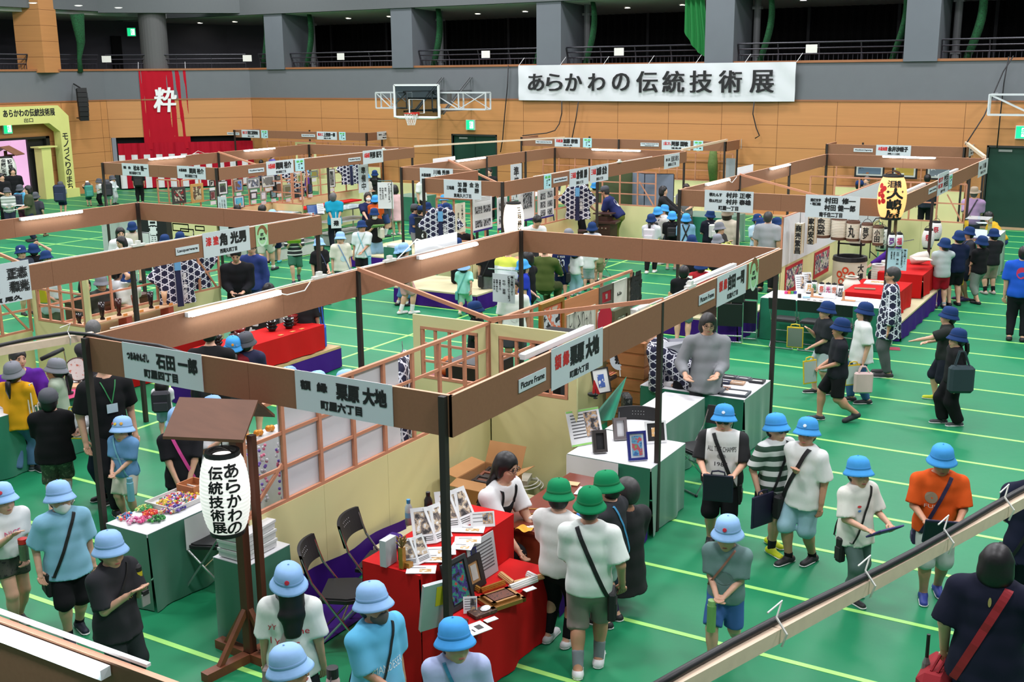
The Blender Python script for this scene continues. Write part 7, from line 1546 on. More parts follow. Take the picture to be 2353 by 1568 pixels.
for s in(-1,1):mb.box(c+[s*w_/2,0,h_/2],(.008,d_,h_));mb.box(c+[0,s*d_/2,h_/2],(w_,.008,h_))
mb.box(c+[0,0,.006],(w_,d_,.01));mb.B('body',CB,t)
for a,b,dx in(((-w_/2,-d_/2),(-w_/2,d_/2),(-.16,0,.03)),((w_/2,-d_/2),(w_/2,d_/2),(.15,0,.06)),((-w_/2,d_/2),(w_/2,d_/2),(0,.10,.20)),((-w_/2,-d_/2),(w_/2,-d_/2),(0,-.14,-.03))):
 mb=MB();mb.slab([c+[*a,h_],c+[*b,h_],c+[*b,h_]+A_(dx),c+[*a,h_]+A_(dx)],(0,0,.006));mb.B('flap',CB,t)
for i in range(4):wi(['dark frame lying in the cardboard box, front','dark frame lying in the cardboard box, middle','brown frame lying in the cardboard box','dark frame lying in the cardboard box, back'][i],c+[0,-.15+.1*i,.24+.01*i],EX,w6([0,1,.2]),.3,.18,fc=(40,30,26)if i!=2 else(120,60,34),fw=.03,mc=(60,46,40),cols=None)
mb=MB();c=at(1088,1140,.3);BAG=M((214,216,212),.25,qa=.05)
for i in range(7):a=i*.9;mb.ball(c+A_([.13*cs_(a),.16*sn_(a),-.02+.05*(i%3)]),(.09,.10,.07),8,R=qt(a))
qv(mb.B('plastic_bag',BAG,w0=c-[0,0,.08]),'crumpled clear plastic bags behind the open books','plastic bag',kind='thing')
mb=MB();c=at(1225,1168,.24);[mb.ball(c+A_([.05*cs_(i*1.3),.05*sn_(i*1.3),.05+.02*(i%2)]),(.05,.05,.04),8)for i in range(5)];qv(mb.B('plastic_bag',M((196,220,190),.3,qa=.1),w0=c),'greenish plastic bag beside the workbench','plastic bag')
t=qb('power_strip','coiled white cable and socket strip behind the workbench','power strip',at(1215,1120,.23));c=at(1215,1120,.23);mb=MB();mb.tube([c+A_([.14*cs_(a)*(1-.03*a),.18*sn_(a)*(1-.02*a),.01+.004*a])for a in ls_(0,14,60)],.006,5);mb.B('cord',xl,t);mb=MB();mb.box(c+[-.05,.02,.07],(.09,.24,.05),qt(.3));mb.B('socket_strip',M((216,210,196),.5),t)
we('white topped table with green skirt beside the yellow window panel',-4.86,-3.98,9.27,10.12,.70,jc=('f',-4.86,-4.30,.30));we('white topped side table running back from the first',-4.88,-4.40,10.16,11.75,.70)
T_=lambda q,z=.705:at(*q,z)
w5('large white information board with green bars and a photo on the white table',T_((1352,1022)),.38,.36,qt(rd_(58))@EX,22,8,True,name='info_panel',zk='panel',z4=[(0,.47,1.,.05,2),(0,-.47,1.,.05,2)])
def wt(px,w,h,dg,q4,z=.705,**k):
 p=T_(px,z);U=qt(rd_(dg))@EX;n=w6(np.cross(U,EZ));V=w6(EZ*cs_(.3)-n*sn_(.3));return wi(q4,p+V*h/2,U,V,w,h,**k)
wt((1378,1040),.14,.22,42,'deep dark frame with silver edge standing on the white table, nearer the board',fc=(58,52,50),fw=.03,th=.05,mc=(40,40,42),cols=None);wt((1425,1010),.14,.22,42,'deep dark frame with a white panel standing on the white table, farther back',fc=(112,104,104),fw=.03,th=.05,mc=(226,226,226),cols=None)
wt((1465,1058),.19,.28,42,'blue frame with a colourful drawing at the front of the white table',fc=(30,38,120),fw=.025,th=.03,mc=(226,232,236),mw=.02,cols=[(60,110,170),(110,170,200),(200,90,100),(120,170,110)],sc=14.);wt((1508,1018),.22,.22,42,'white frame with a dark mount and small drawing on the white table',fc=(226,226,224),fw=.02,mc=(36,34,34),mw=.045,cols=[(232,228,220),(220,170,110),(232,228,220)])
w5('white notice standing against the front of the white table',at(1385,1105,.42),.16,.16,EX,5,3)
wt((1385,905),.24,.30,62,'black framed picture of a blue wave like shape on the side table',fc=(36,34,32),fw=.015,mc=(224,226,222),mw=.06,cols=[(226,228,226),(70,100,170),(226,228,226)],sc=10.)
t=qb('round_fan','white round fan with a black crest leaning on the yellow panel','fan',T_((1425,862)));p=T_((1425,862));n=w6([.75,-.65,.25]);u=w6(np.cross(EZ,n));v=np.cross(n,u);mb=MB();mb.slab([p+v*.19+u*.12*cs_(a)+v*.13*sn_(a)for a in ls_(0,2*PI,22)[:-1]],n*.004);mb.B('leaf',M((206,218,226),.7,qa=0),t);mb=MB();mb.bar(p-v*.02,p+v*.12,.014,.006);mb.B('handle',M((230,226,214),.6),t);mb=MB();qn(mb,'祭',0,0,.11,.12,p+v*.20,u,v,n,0,.006,zl=.006);mb.B('crest',kv,t)
t=qb('pen_tray','tray of coloured pens on the side table','pen tray',T_((1397,868)));p=T_((1400,872));mb=MB();mb.box(p+EZ*.02,(.1,.22,.04));mb.B('tray',M((60,50,46),.6),t);mb=MB();[mb.bar(p+[-.04+.01*i,-.12+.012*i,.05+.006*(i%3)],p+[-.03+.012*i,.10,.06+.008*(i%2)],.012,.012,mi=i%4)for i in range(8)];mb.B('pen',[M(c,.5,qa=0)for c in((40,60,120),(150,60,50),(60,60,60),(190,130,80))],t)
t=qb('doll_ornament','small ornament with a red sail like cloth on the side table','ornament',T_((1357,912)));p=T_((1362,912));mb=MB();mb.slab([p+[0,-.02,.03],p+[.05,.06,.03],p+[.01,.0,.2]],(.02,-.01,0));mb.B('red_cloth',M((200,36,40),.7),t);mb=MB();mb.ball(p+EZ*.025,(.07,.04,.03),10);mb.tube([p+[.06,-.05,0],p+[.06,-.05,.11]],.004,5);mb.cyl(p+[.06,-.05,0],.025,.008,10);mb.B('stand',qk,t)
zh(-4.62,10.35,200,'black folding chair behind the white table beside the bending person');zh(-4.05,10.75,150,'black folding chair right of the bending person')
mb=MB();A,B,C_=T_((1440,865),.95),T_((1358,962)),T_((1408,968),.55);mb.grid(lambda u,v:A*(1-v)+(B*(1-u)+C_*u)*v+A_([.02,-.02,.02])*sn_(u*7+1)*v,14,12);qv(mb.B('green_cloth',M((24,160,122),.35,qa=.1,qf=6,kind='satin'),w0=A,qh=1),'loose bright green cloth pulled up by the bending person','cloth')
mb=MB();jf(mb,at(1440,935,.62),(.10,.22,.30),qt(.6));qv(mb.B('shopping_bag',w9([(70,72,72),(44,46,46),(120,120,116)],26),w0=at(1440,935,.5)),'dark printed bag held by the bending person','bag')
we('white topped table with green skirt covered in small frames',-5.25,-3.97,11.88,12.82,.70)
FW_=[((1690,905),.30,.20,(70,76,84),'large dark patterned frame at the near corner of the frame table'),((1740,878),.17,.12,(40,40,46),'dark frame at the far right corner of the frame table'),((1660,895),.16,.11,(176,130,106),'pinkish wood frame left of the large dark one'),((1695,882),.16,.10,(196,160,130),'pale wood frame behind the large dark one'),((1665,880),.14,.10,(34,40,66),'navy frame in the middle of the frame table'),((1708,872),.16,.10,(80,84,90),'grey frame at the right part of the frame table'),((1675,868),.17,.10,(54,54,60),'black frame behind the navy one'),((1632,888),.14,.11,(206,160,104),'golden wood frame right of the upright one'),((1632,875),.16,.11,(220,186,130),'yellowish wood frame at the middle of the frame table'),((1645,863),.18,.11,(110,102,90),'grey brown frame under the showing hands'),((1620,862),.16,.10,(150,140,124),'dull silver frame before the grey jacket'),((1602,868),.13,.10,(196,150,128),'rosy wood frame in the second row'),((1595,883),.14,.05,(60,50,44),'dark brown frame lying left of the upright one'),((1563,888),.18,.11,(214,170,140),'pale pink wood frame at the left of the frame table'),((1580,878),.16,.10,(220,180,150),'second pale pink frame behind the first'),((1590,893),.10,.05,(70,70,74),'small black metal frame at the front edge of the frame table'),((1577,866),.17,.11,(66,66,70),'dark frame in the third row from the right end'),((1548,872),.12,.10,(50,50,54),'dark frame beside the lattice coat'),((1555,863),.14,.09,(56,56,62),'black frame behind the bending person'),((1568,855),.15,.10,(60,60,66),'charcoal frame at the back of the frame table'),((1602,856),.14,.09,(70,70,76),'crinkly wrapped dark frame at the back of the frame table'),((1545,848),.18,.12,(226,196,136),'large yellowish frame at the back left of the frame table'),((1530,855),.14,.10,(196,160,140),'pale frame at the back left corner of the frame table')]
for q,w,d,c,l in FW_:
 p=T_(q,.706);a=rd_(4);wi(l,p+EZ*.002,qt(a)@EX,qt(a)@EY,w*1.05,d*1.15,fc=c,fw=.026,th=.022,mc=(224,222,216),cols=None,name='small_frame',zk='picture frame')
wt((1612,898),.12,.17,20,'dark bronze frame standing upright on the frame table',fc=(92,82,66),fw=.02,th=.02,mc=(226,224,216),cols=None)
p=at(1652,838,1.02);wi('pale wood frame held out by the person in the grey jacket',p,w6([1,.1,0]),w6([0,.8,.5]),.20,.08,fc=(206,164,130),fw=.02,th=.02,mc=(214,190,160),cols=None,name='small_frame',zk='picture frame')
t=qb('slatted_box','slatted wooden box holding goods behind the bending person','box',(-5.6,12.5,0));mb=MB();mb.bb((-5.84,12.2,0),(-5.36,12.75,1.12))
for i in range(6):mb.bb((-5.855,12.185,.2+.16*i),(-5.345,12.765,.2+.16*i+.13))
mb.B('box_body',qj((172,112,66),.6),t);mb=MB();mb.box((-5.6,12.4,1.145),(.2,.22,.04),None,0);mb.box((-5.55,12.55,1.16),(.16,.12,.07),None,1);mb.B('contents',[M((220,210,200),.7),M((190,60,44),.7)],t)
XW=-5.90
def ko(tl,br,q4,**k):
 a,b=zi(*tl,XW),zi(*br,XW);w=abs(b[1]-a[1]);zt,zb=a[2],b[2];z1=zi((tl[0]+br[0])/2,tl[1],XW)[2]
 h=abs(zt-zb);C=A_([XW,(a[1]+b[1])/2,(zt+zb)/2]);return wi(q4,C,EY,EZ,w,h,**k)
ko((1237,700),(1290,800),'gilt framed figure painting on the rear rail',fm=vo,fw=.05,th=.04,mc=(220,120,80),mw=.03,cols=[(214,190,166),(224,110,70),(200,206,206),(40,36,36)],sc=7.);p0,p1=zi(1291,668,XW),zi(1374,712,XW)
mb=MB();mb.bb((XW-.005,p0[1],1.25),(XW+.008,p1[1],1.80));qv(mb.B('plywood_board',qj((196,128,82),.6,axis=1,qf=2),w0=(XW,(p0[1]+p1[1])/2,1.5)),'bare plywood board between the framed works','board')
ko((1375,662),(1407,700),'grey green frame with a red mount and a silver disc',fc=(92,88,76),fw=.07,mc=(160,24,40),mw=.10,cols=[(160,24,40),(150,146,140),(160,24,40)],sc=5.);ko((1405,650),(1437,698),'white sheet with a small ink drawing on the rear rail',fc=(220,220,208),fw=.01,mc=(222,222,210),mw=.14,cols=[(222,222,210),(70,70,66),(222,222,210)],sc=18.)
o=ko((1440,640),(1470,697),'dark frame with one large brushed character',fc=(66,58,44),fw=.03,mc=(170,168,148),mw=.10,cols=[(196,198,182),(200,202,188)]);a=zi(1457,660,XW);mb=MB();qn(mb,'縁',0,0,.34,.42,A_([XW+.03,a[1],a[2]]),EY,EZ,EX,0,.012);mb.B('lettering',kv,o)
o=ko((1300,725),(1365,770),'pale sheet with running brush writing',fc=(206,208,190),fw=.008,mc=(208,212,194),cols=None);mb=MB();a,b=zi(1300,740,XW),zi(1365,755,XW)
for i,ch in en_('しのゝりかへ'):qn(mb,ch,0,0,.07,.16+.1*(i%2),A_([XW+.025,a[1]+(b[1]-a[1])*(i+.7)/7,a[2]-.02*i]),EY,EZ,EX,0,.0)
mb.B('lettering',kv,o)
o=ko((1371,718),(1400,755),'white board with a large red disc',fc=(222,222,220),fw=.01,mc=(224,224,222),cols=None);a=zi(1386,736,XW);mb=MB();mb.slab([(XW+.022,a[1]+.20*cs_(q),a[2]+.20*sn_(q))for q in ls_(0,2*PI,26)[:-1]],(.003,0,0));mb.B('red_disc',M((182,20,50),.7,qa=0),o)
ko((1404,715),(1440,748),'thick olive frame with a pale picture low on the rear rail',fc=(90,86,62),fw=.09,th=.05,mc=(160,172,150),mw=.02,cols=[(190,204,184),(120,130,110),(190,204,184)])
mb=MB();a=zi(1462,712,XW);jf(mb,a+[.05,0,0],(.10,.42,.10),None,.1);qv(mb.B('white_box',M((226,226,224),.6),w0=a),'white box on the rear rail beyond the red disc','box')
mb=MB();mb.bb((-6.75,9.95,.0),(-6.2,10.5,1.25));qv(mb.B('black_cabinet',M((20,22,28),.5),w0=(-6.5,10.2,0)),'black box seen through the left lattice window','cabinet');t=qb('orange_figure','orange wooden figure seen through the left lattice window','figure',(-6.95,10.3,1.0));mb=MB();mb.bb((-7.2,10.0,0),(-6.8,10.7,.98));mb.B('stand',M((120,40,40),.6),t);mb=MB();mb.ball((-6.95,10.3,1.15),(.07,.1,.06),10);mb.ball((-6.95,10.3,1.05),(.1,.14,.07),10);mb.B('figure_body',M((206,104,40),.4),t,qh=1)
mb=MB();mb.bb((-5.5,9.75,0),(-5.2,10.1,1.75));qv(mb.B('black_curtain',M((20,20,22),.9),w0=(-5.35,9.9,0)),'black cloth seen through the right lattice window','cloth')
def wc(C,vq,q4,w=.62,h=.85,g7=(24,30,66),qw='',xt=0,s=1.):
 C=np.asarray(C,float);t=qb('happi_coat',q4,'coat',C);a=rd_(vq);n=A_([cs_(a),sn_(a),0]);u=A_([-n[1],n[0],0]);mb=MB()
 F=lambda x,z,d:C+u*x+EZ*z+n*d
 F_=zo(C-.75,C+.75,.02)
 for sx in(-1,1):
  F_.cap(F(sx*.10,-.08,0),F(sx*.12,-h+.05,0),.13*s,.18*s,.03,X=u,ry=(.05,.07));F_.cap(F(sx*.10,-.05,0),F(sx*w*.62,-.42*s,0),.09,.12,.04,X=w6(np.cross(n,F(sx*w*.62,-.42,0)-F(sx*.1,-.05,0))),ry=(.045,.05),jy=1.)
 F_.plane(C-EZ*h,-EZ);F_.folds(.004,22,C[0]);V,Q=bo(F_.a,F_.o,F_.h);me=jt('coat_body',V-C,Q,jw(p=.10),t,uv=1)
 if not xt:
  mb=MB();mb.slab([F(-.035,-.0,.06),F(.035,-.0,.06),F(.05,-h+.03,.085),F(-.05,-h+.03,.085)],n*.012);mb.B('inner_panel',M(g7,.8,qa=.05),t);mb=MB();mb.slab([F(-.05,-.06,.075),F(.05,-.06,.075),F(.05,-.26,.08),F(-.05,-.26,.08)],n*.01);mb.B('lining',M((100,160,204),.8,qa=.04),t)
  if qw:mb=MB();wl(mb,qw,0.09,-.30,.07,.085,C+n*.095,u,EZ,n,0,.002);mb.B('lettering',j8,t)
 else:mb=MB();mb.slab([F(.11*cs_(q),-.2+.11*sn_(q),.09)for q in ls_(0,2*PI,20)[:-1]],n*.006);mb.B('crest',M((214,216,224),.8,qa=.05),t)
 mb=MB();mb.tube([F(-.18,-.06,0),F(0,.02,0),F(.18,-.06,0)],.01,6);mb.tube([F(0,.02,0),F(0,.08,0),F(.03,.11,0),F(.02,.14,0)],.004,5);mb.B('hanger',M((150,150,150),.4,.5),t)
 return t
wc(zi(400,640,-13.1)*[1,1,0]+[0.05,0,1.72],-20,'navy lattice patterned coat with pale blue lining hanging in the lacquerware booth',qw='漆工角光男');wc(zi(445,590,-13.4)*[1,1,0]+[0,0,1.80],-10,'navy lattice patterned coat shown from the back in the lacquerware booth',xt=1)
wc((-6.15,8.35,1.75),-150,'navy lattice patterned coat on a hanger behind the white paper lattice',xt=1)
wc(zi(797,400,-21.0)*[1,1,0]+[.12,0,2.0],-20,'navy hexagon patterned coat hanging at the end of the framed prints',qw='木版画');wc((-21.7,24.6,1.9),-20,'navy patterned coat behind the lattice of the framed prints',xt=1)
wc(at(1012,478,1.75)*[1,1,0]+[0,0,1.75],-60,'navy hexagon patterned coat hanging at the front lattice of the instrument stall',qw='三味線');wc(at(1328,425,1.8)*[1,1,0]+[0,0,1.8],-70,'navy hexagon patterned coat hanging deep inside the instrument stall',qw='三味線')
we('white topped green table of colourful hair ornaments',-7.42,-6.94,5.83,7.1,.70,jc=('r',6.2,7.1,.28));ORN=[(196,40,60),(226,190,60),(60,120,70),(110,60,150),(226,226,230),(214,100,150),(60,90,170),(210,110,50)]
def jp(name,q4,C,rx,ry,n,wu,cols,vr=None,fan=0):
 t=qb(name,q4,'hair ornaments',C);r=np.random.default_rng(wu)
 if vr:mb=MB();mb.box(C+[0,0,.006],(rx*2.2,ry*2.2,.012));[mb.box(C+[s*rx*1.1,0,.02],(.01,ry*2.2,.04))for s in(-1,1)];[mb.box(C+[0,s*ry*1.1,.02],(rx*2.2,.01,.04))for s in(-1,1)];mb.B('tray',M(vr,.5),t)
 mb=MB()
 for i in range(n):
  a=r.uniform(0,2*PI);q=math.sqrt(r.uniform(0,1));x,y=rx*q*cs_(a),ry*q*sn_(a);k=int(r.integers(len(cols)))
  if fan and i%2:mb.tube([C+[0,0,.05],C+[x,y,.012]],[.003,.005],4,mi=k)
  else:mb.ball(C+A_([x,y,.014+.03*(1-q)*r.uniform(.3,1)]),r.uniform(.008,.015),6,mi=k)
 o=mb.B('ornament',[M(c,.5,qa=0)for c in cols],t);o['kind']='stuff';return t
OT=lambda q:at(*q,.705)
jp('ornament_tray','tray heaped with tiny multicoloured ornaments',OT((415,1150)),.16,.22,260,1,ORN,vr=(206,204,200))
for i,(q,k,l)in en_([((305,1200),[(214,90,150),(226,150,180),(226,200,210)],'bunch of pink ornaments at the left of the ornament table'),((330,1198),[(222,80,140),(196,40,90),(230,170,190)],'bunch of deep pink ornaments'),((360,1196),[(40,130,60),(80,170,80),(30,90,50)],'bunch of green ornaments at the front of the ornament table'),((345,1182),[(206,50,40),(226,120,40),(190,30,40)],'bunch of red ornaments in the middle of the ornament table'),((330,1172),[(50,140,70),(100,180,90),(220,210,120)],'bunch of yellow green ornaments'),((378,1160),[(226,190,50),(236,206,90),(206,160,40)],'bunch of yellow ornaments beside the tray'),((385,1178),[(226,220,196),(206,60,70),(196,160,90),(110,80,160)],'fan of white tipped ornaments'),((408,1172),[(90,50,150),(60,60,160),(140,110,190)],'bunch of purple ornaments'),((290,1190),[(60,130,190),(226,90,100),(230,200,120)],'bunch of mixed bright ornaments at the far left')]):
 jp('ornament_bunch',l,OT(q),.065,.075,60,10+i,k,fan=1)
t=qb('wooden_tray','small open wooden box at the back of the ornament table','box',OT((440,1128)));p=OT((445,1128));mb=MB();mb.box(p+EZ*.01,(.2,.2,.02));[mb.box(p+[s*.1,0,.04],(.012,.2,.08))for s in(-1,1)];[mb.box(p+[0,s*.1,.04],(.2,.012,.08))for s in(-1,1)];mb.B('box_body',qj((168,104,62),.55),t)
zh(-6.86,6.45,110,'black folding chair beside the ornament table');we('small green draped stand holding white boxes beside the lantern post',-6.14,-5.79,5.78,6.25,.70)
for i in range(3):mb=MB();p=A_([-5.97,5.98,.705+.075*i]);mb.box(p+EZ*.035,(.27,.36,.06),qt(.05*i));mb.box(p+EZ*.062,(.285,.375,.022),qt(.05*i));qv(mb.B('white_box',M((226,226,224),.6,qa=.01),w0=p),'white lidded box on the green stand, '+['bottom of the stack','middle of the stack','top of the stack'][i],'box','stack of white boxes')
t=qb('garland','hanging strings of purple and pink ornaments behind the lattice','ornament string',(-6.3,6.3,1.0));mb=MB();r=np.random.default_rng(4)
for k in range(3):
 for i in range(40):mb.ball((-6.25+.12*k+r.uniform(-.04,.04),6.25+.1*k+r.uniform(-.04,.04),.95+.5*r.uniform()),.014,5,mi=int(r.integers(3)))
o=mb.B('ornament',[M(c,.6,qa=0)for c in((120,90,180),(220,120,150),(210,205,210))],t);o['kind']='stuff'
t=qb('gold_ball_ornament','row of golden balls behind the lattice','ornament',(-6.35,6.6,1.5));mb=MB();[mb.ball((-6.35+.03*(i%2),6.45+.07*i,1.45+.02*(i%2)),.03,8)for i in range(5)];mb.B('golden_ball',M((222,140,40),.3,.3),t,qh=1);mb=MB();mb.bb((-6.45,6.4,0),(-6.25,6.9,1.42));mb.B('stand',M((206,206,204),.7),t)
t=qb('lantern_post','dark wooden post with a little gabled roof and crossed feet beside the yellow partition','lantern post',(-5.72,5.66,0));WD=qj((92,50,34),.5,axis=2);PX,PY=-5.70,5.66;mb=MB();mb.bar((PX,PY,.06),(PX,PY,1.95),.07,.07);mb.bar((PX+.10,PY+.06,.06),(PX+.10,PY+.06,1.8),.05,.05);mb.B('post',WD,t)
mb=MB();mb.bar((PX-.06,PY-.42,.035),(PX+.06,PY+.40,.035),.08,.07);mb.bar((PX-.36,PY+.03,.035),(PX+.38,PY-.03,.035),.08,.07);mb.B('foot',qj((126,72,46),.5),t)
mb=MB();mb.bar((PX-.04,PY-.28,.06),(PX-.0,PY-.02,.42),.04,.04);mb.bar((PX+.26,PY-.02,.06),(PX+.02,PY,.42),.04,.04);mb.bar((PX-.26,PY+.02,.06),(PX-.02,PY,.42),.04,.04);mb.B('strut',qj((126,72,46),.5),t)
RA=at(470,965,1.86);mb=MB();rc=A_([-5.78,5.60,1.86]);u=w6([.93,.36,0]);v=A_([-u[1],u[0],0]);Lr,Wr,Hr=.30,.30,.20
mb.slab([rc-u*Lr-v*Wr,rc+u*Lr-v*Wr,rc+u*Lr+EZ*Hr,rc-u*Lr+EZ*Hr],w6(np.cross(u,[0,0,1]))*.0+A_([0,0,.022]));mb.slab([rc-u*Lr+v*Wr,rc-u*Lr+EZ*Hr,rc+u*Lr+EZ*Hr,rc+u*Lr+v*Wr],A_([0,0,.022]));mb.B('roof',qj((112,74,54),.6,axis=0),t)
mb=MB();mb.bar(rc-u*.02+EZ*.02,(PX,PY,1.88),.05,.05);mb.bar(rc-u*.25+EZ*.12,rc+u*.25+EZ*.12,.04,.04);mb.B('ridge_beam',WD,t);mb=MB();mb.tube([(PX+.02,PY-.04,1.60),(PX+.07,PY-.1,1.62),(PX+.12,PY-.05,1.66)],.006,5);mb.B('cord',xl,t)
LC=wz(517,1128,5.46);LC=A_([LC[0],5.46,LC[2]-.30]);LW=M((250,248,244),.8,qa=0,emit=.55,ecol=(255,252,246));ca=math.atan2(-LC[1],-LC[0])
w1('big white paper lantern with black brush writing under the little roof',LC,.175,.58,'egg',20,.003,LW,qk,.025,[('あらかわの',.34,.95,.115,.108),('伝統技術展',-.38,.93,.115,.103)],j6=.06,name='paper_lantern')
we('white topped table with green skirt before the person in purple',-11.45,-10.86,6.2,8.75,.72);t=qb('desk_lamp','black jointed desk lamp on the white topped table','lamp',(-11.35,8.5,.72));b=at(157,905,.73);j1=b+[0,0,.03];X_=b[0];mb=MB();mb.cyl(b,.06,.02,14);mb.B('base',qk,t);e0=zi(157,860,X_);e1=zi(146,802,X_);e2=zi(94,826,X_-.05);mb=MB();mb.bar(b+EZ*.02,e0,.05,.05);mb.B('lower_arm',qk,t);mb=MB();mb.tube([e0,e1],.009,6);mb.B('upper_arm',z2,t);mb=MB();mb.tube([e1,e1*.55+e2*.45,e2],[.022,.028,.024],10);mb.B('lamp_head',qk,t,qh=1)
t=qb('round_hoop','round hoop with red thread pattern on the white topped table','hoop',at(181,878,.73));c=at(181,880,.73)+[0,0,.17];n=w6([.8,-.55,.15]);u=w6(np.cross(EZ,n));v=np.cross(n,u);mb=MB();mb.tube([c+(u*cs_(a)+v*sn_(a))*.14 for a in ls_(0,2*PI,25)],.007,6,cap=0);mb.tube([c-v*.14,c-v*.17],.007,5);mb.box(c-v*.165,(.1,.1,.012));mb.B('rim',M((70,36,28),.4),t);mb=MB();mb.slab([c+(u*cs_(a)+v*sn_(a))*.135 for a in ls_(0,2*PI,24)[:-1]],n*.001);mb.B('cloth',w9([(228,224,220),(226,216,210),(200,120,100)],26),t)
jp('craft_scraps','small craft pieces scattered on the white topped table',at(95,890,.725),.12,.3,40,31,[(206,60,80),(226,220,214),(200,150,100),(120,80,70)]);wj('pink_mat','pink mat on the white topped table','mat',at(185,900,.722),.3,.55,0,(214,70,120));wj('paper_sheet','white paper at the left end of the white topped table','sheet',at(15,930,.722),.3,.3,20,(226,226,224));mb=MB();jf(mb,at(180,888,.74),(.22,.16,.03),qt(.4),.1);qv(mb.B('wooden_tray',qj((206,164,124),.6),w0=at(180,888,.72)),'pale wooden tray on the pink mat','tray')
LQ=M((60,24,18),.18,qa=.15);LQR=M((120,24,20),.2,qa=.1);vx=M((26,18,18),.15,qa=.1)
we('white and red covered table of lacquer bowls at the rear of the lacquerware booth',-13.2,-12.55,9.8,12.0,.70,zg=M((206,60,56),.7,qa=.05),sk=wp);wj('white_runner','white runner on the lacquer bowl table','cloth',A_([-12.85,10.9,.702]),.36,1.9,0,(226,222,220))
t=qb('cup_shelf','narrow wooden shelf carrying the row of lacquer cups','shelf',(-13.05,10.9,.7));mb=MB();mb.bb((-13.18,9.9,.93),(-12.98,11.9,.95));mb.B('shelf_board',qj((214,176,140),.5,axis=1),t)
for y in(10.1,10.9,11.7):mb=MB();mb.bb((-13.17,y,.70),(-12.99,y+.1,.93));mb.B('support',qj((150,70,48),.5,axis=2),t)
for i,(y,h,m,l)in en_([(10.15,.16,vx,'dark squat lacquer cup at the left end of the shelf'),(10.55,.25,vx,'tall dark lacquer cup, first of the tall ones'),(10.85,.25,LQ,'tall brown lacquer cup, second of the tall ones'),(11.15,.25,M((120,56,34),.2),'tall reddish lacquer cup, third of the tall ones'),(11.45,.25,vx,'tall black lacquer cup, fourth of the tall ones'),(11.72,.22,M((214,170,130),.3),'pale lacquer cup at the right end of the shelf')]):
 c=A_([-13.08,y,.95]);mb=MB();mb.lathe(c,[(0,0),(.035,.002),(.034,.02),(.02,.04),(.03,.07),(.05,h),(.046,h),(.028,.08),(0,.06)],16);qv(mb.B('lacquer_cup',m,w0=c,qh=1),l,'cup','row of lacquer cups')
 wj('price_tag','orange price tag under '+l.split(',')[-1].replace('first of','the first of').replace('second of','the second of').replace('third of','the third of').replace('fourth of','the fourth of').strip(),'tag',c+[.095,.03,-.002],.01,.07,0,(226,150,70),th=.035)
for q,r,hh,m,l in[((248,752),.17,.08,M((112,62,42),.3,qa=.2),'wide brown lacquer bowl with a gold lid pattern'),((285,742),.16,.05,M((60,36,28),.25),'dark flat lacquer tray'),((205,745),.13,.09,LQR,'deep red lacquer box behind the grey haired person')]:
 p=at(*q,.71);mb=MB();mb.lathe(p,[(0,0),(r*.55,.0),(r*.6,.012),(r,hh),(r*.96,hh),(r*.5,.03),(0,.025)],22);qv(mb.B('lacquer_bowl',m,w0=p,qh=1),l,'bowl')
p=at(302,736,.71);mb=MB();mb.box(p+EZ*.05,(.2,.28,.1));mb.box(p+EZ*.105,(.21,.29,.02));qv(mb.B('lacquer_box',LQR,w0=p),'red lacquer box at the right end of the bowl table','box')
mb=MB();p=at(342,735,.3);mb.box(A_([-12.9,12.2,.35]),(.3,.35,.7),qt(.2),x7=.8);qv(mb.B('paper_bag',M((170,176,140),.7,qa=.15),w0=(-12.9,12.2,0)),'crumpled olive paper bag beside the patterned coats','bag')
t=qb('brown_chest','dark brown wooden chest behind the lacquer cups','chest',(-14.9,11.6,0));mb=MB();mb.bb((-15.0,11.4,0),(-14.3,12.5,.86));mb.B('chest_body',qj((96,46,32),.4),t);mb=MB();mb.bb((-15.03,11.37,.86),(-14.27,12.53,.89));mb.B('chest_top',qj((84,46,36),.35),t)
we('red covered counter with purple skirt at the right side of the lacquerware booth',-11.35,-10.72,10.6,12.6,.72,zg=wp,sk=wp,z0=.34);t=qb('low_stage','purple skirted low stage under the lacquer counter','stage',(-11.1,11.7,0));mb=MB();mb.bb((-11.5,10.3,.30),(-10.66,12.9,.335));mb.B('stage_top',qj((200,170,120),.6),t);mb=MB();kt(mb,-11.5,-10.66,10.3,12.9,.01,.30,.012);mb.B('skirt',xd,t,qh=1)
CT=lambda y,x=-11.05:A_([x,y,.725])
for i,(y,x,m,l)in en_([(10.8,-11.1,vx,'black lacquer bowl at the near end of the red counter'),(11.0,-10.95,LQ,'dark brown lacquer bowl on the red counter'),(11.9,-11.1,vx,'pile of dark lacquer bowls right of the tote'),(12.15,-11.0,vx,'dark lacquer plates at the far end of the red counter'),(12.35,-11.1,LQR,'red rimmed lacquer plates at the far end of the counter'),(11.3,-11.15,LQR,'red lacquer bowl behind the black tee')]):
 mb=MB();c=CT(y,x);[mb.lathe(c+EZ*.045*k,[(0,0),(.05,0),(.05,.012),(.085,.06),(.08,.06),(.04,.02),(0,.015)],16)for k in range(3)];qv(mb.B('lacquer_bowl',m,w0=c,qh=1),l,'bowl')
for y in(11.75,12.0,12.2,10.9):wj('price_tag','orange price tag on the red counter '+{11.75:'beside the tote',12.0:'before the dark bowls',12.2:'before the dark plates',10.9:'at the near end'}[y],'tag',CT(y,-10.80),.05,.08,0,(230,150,80))
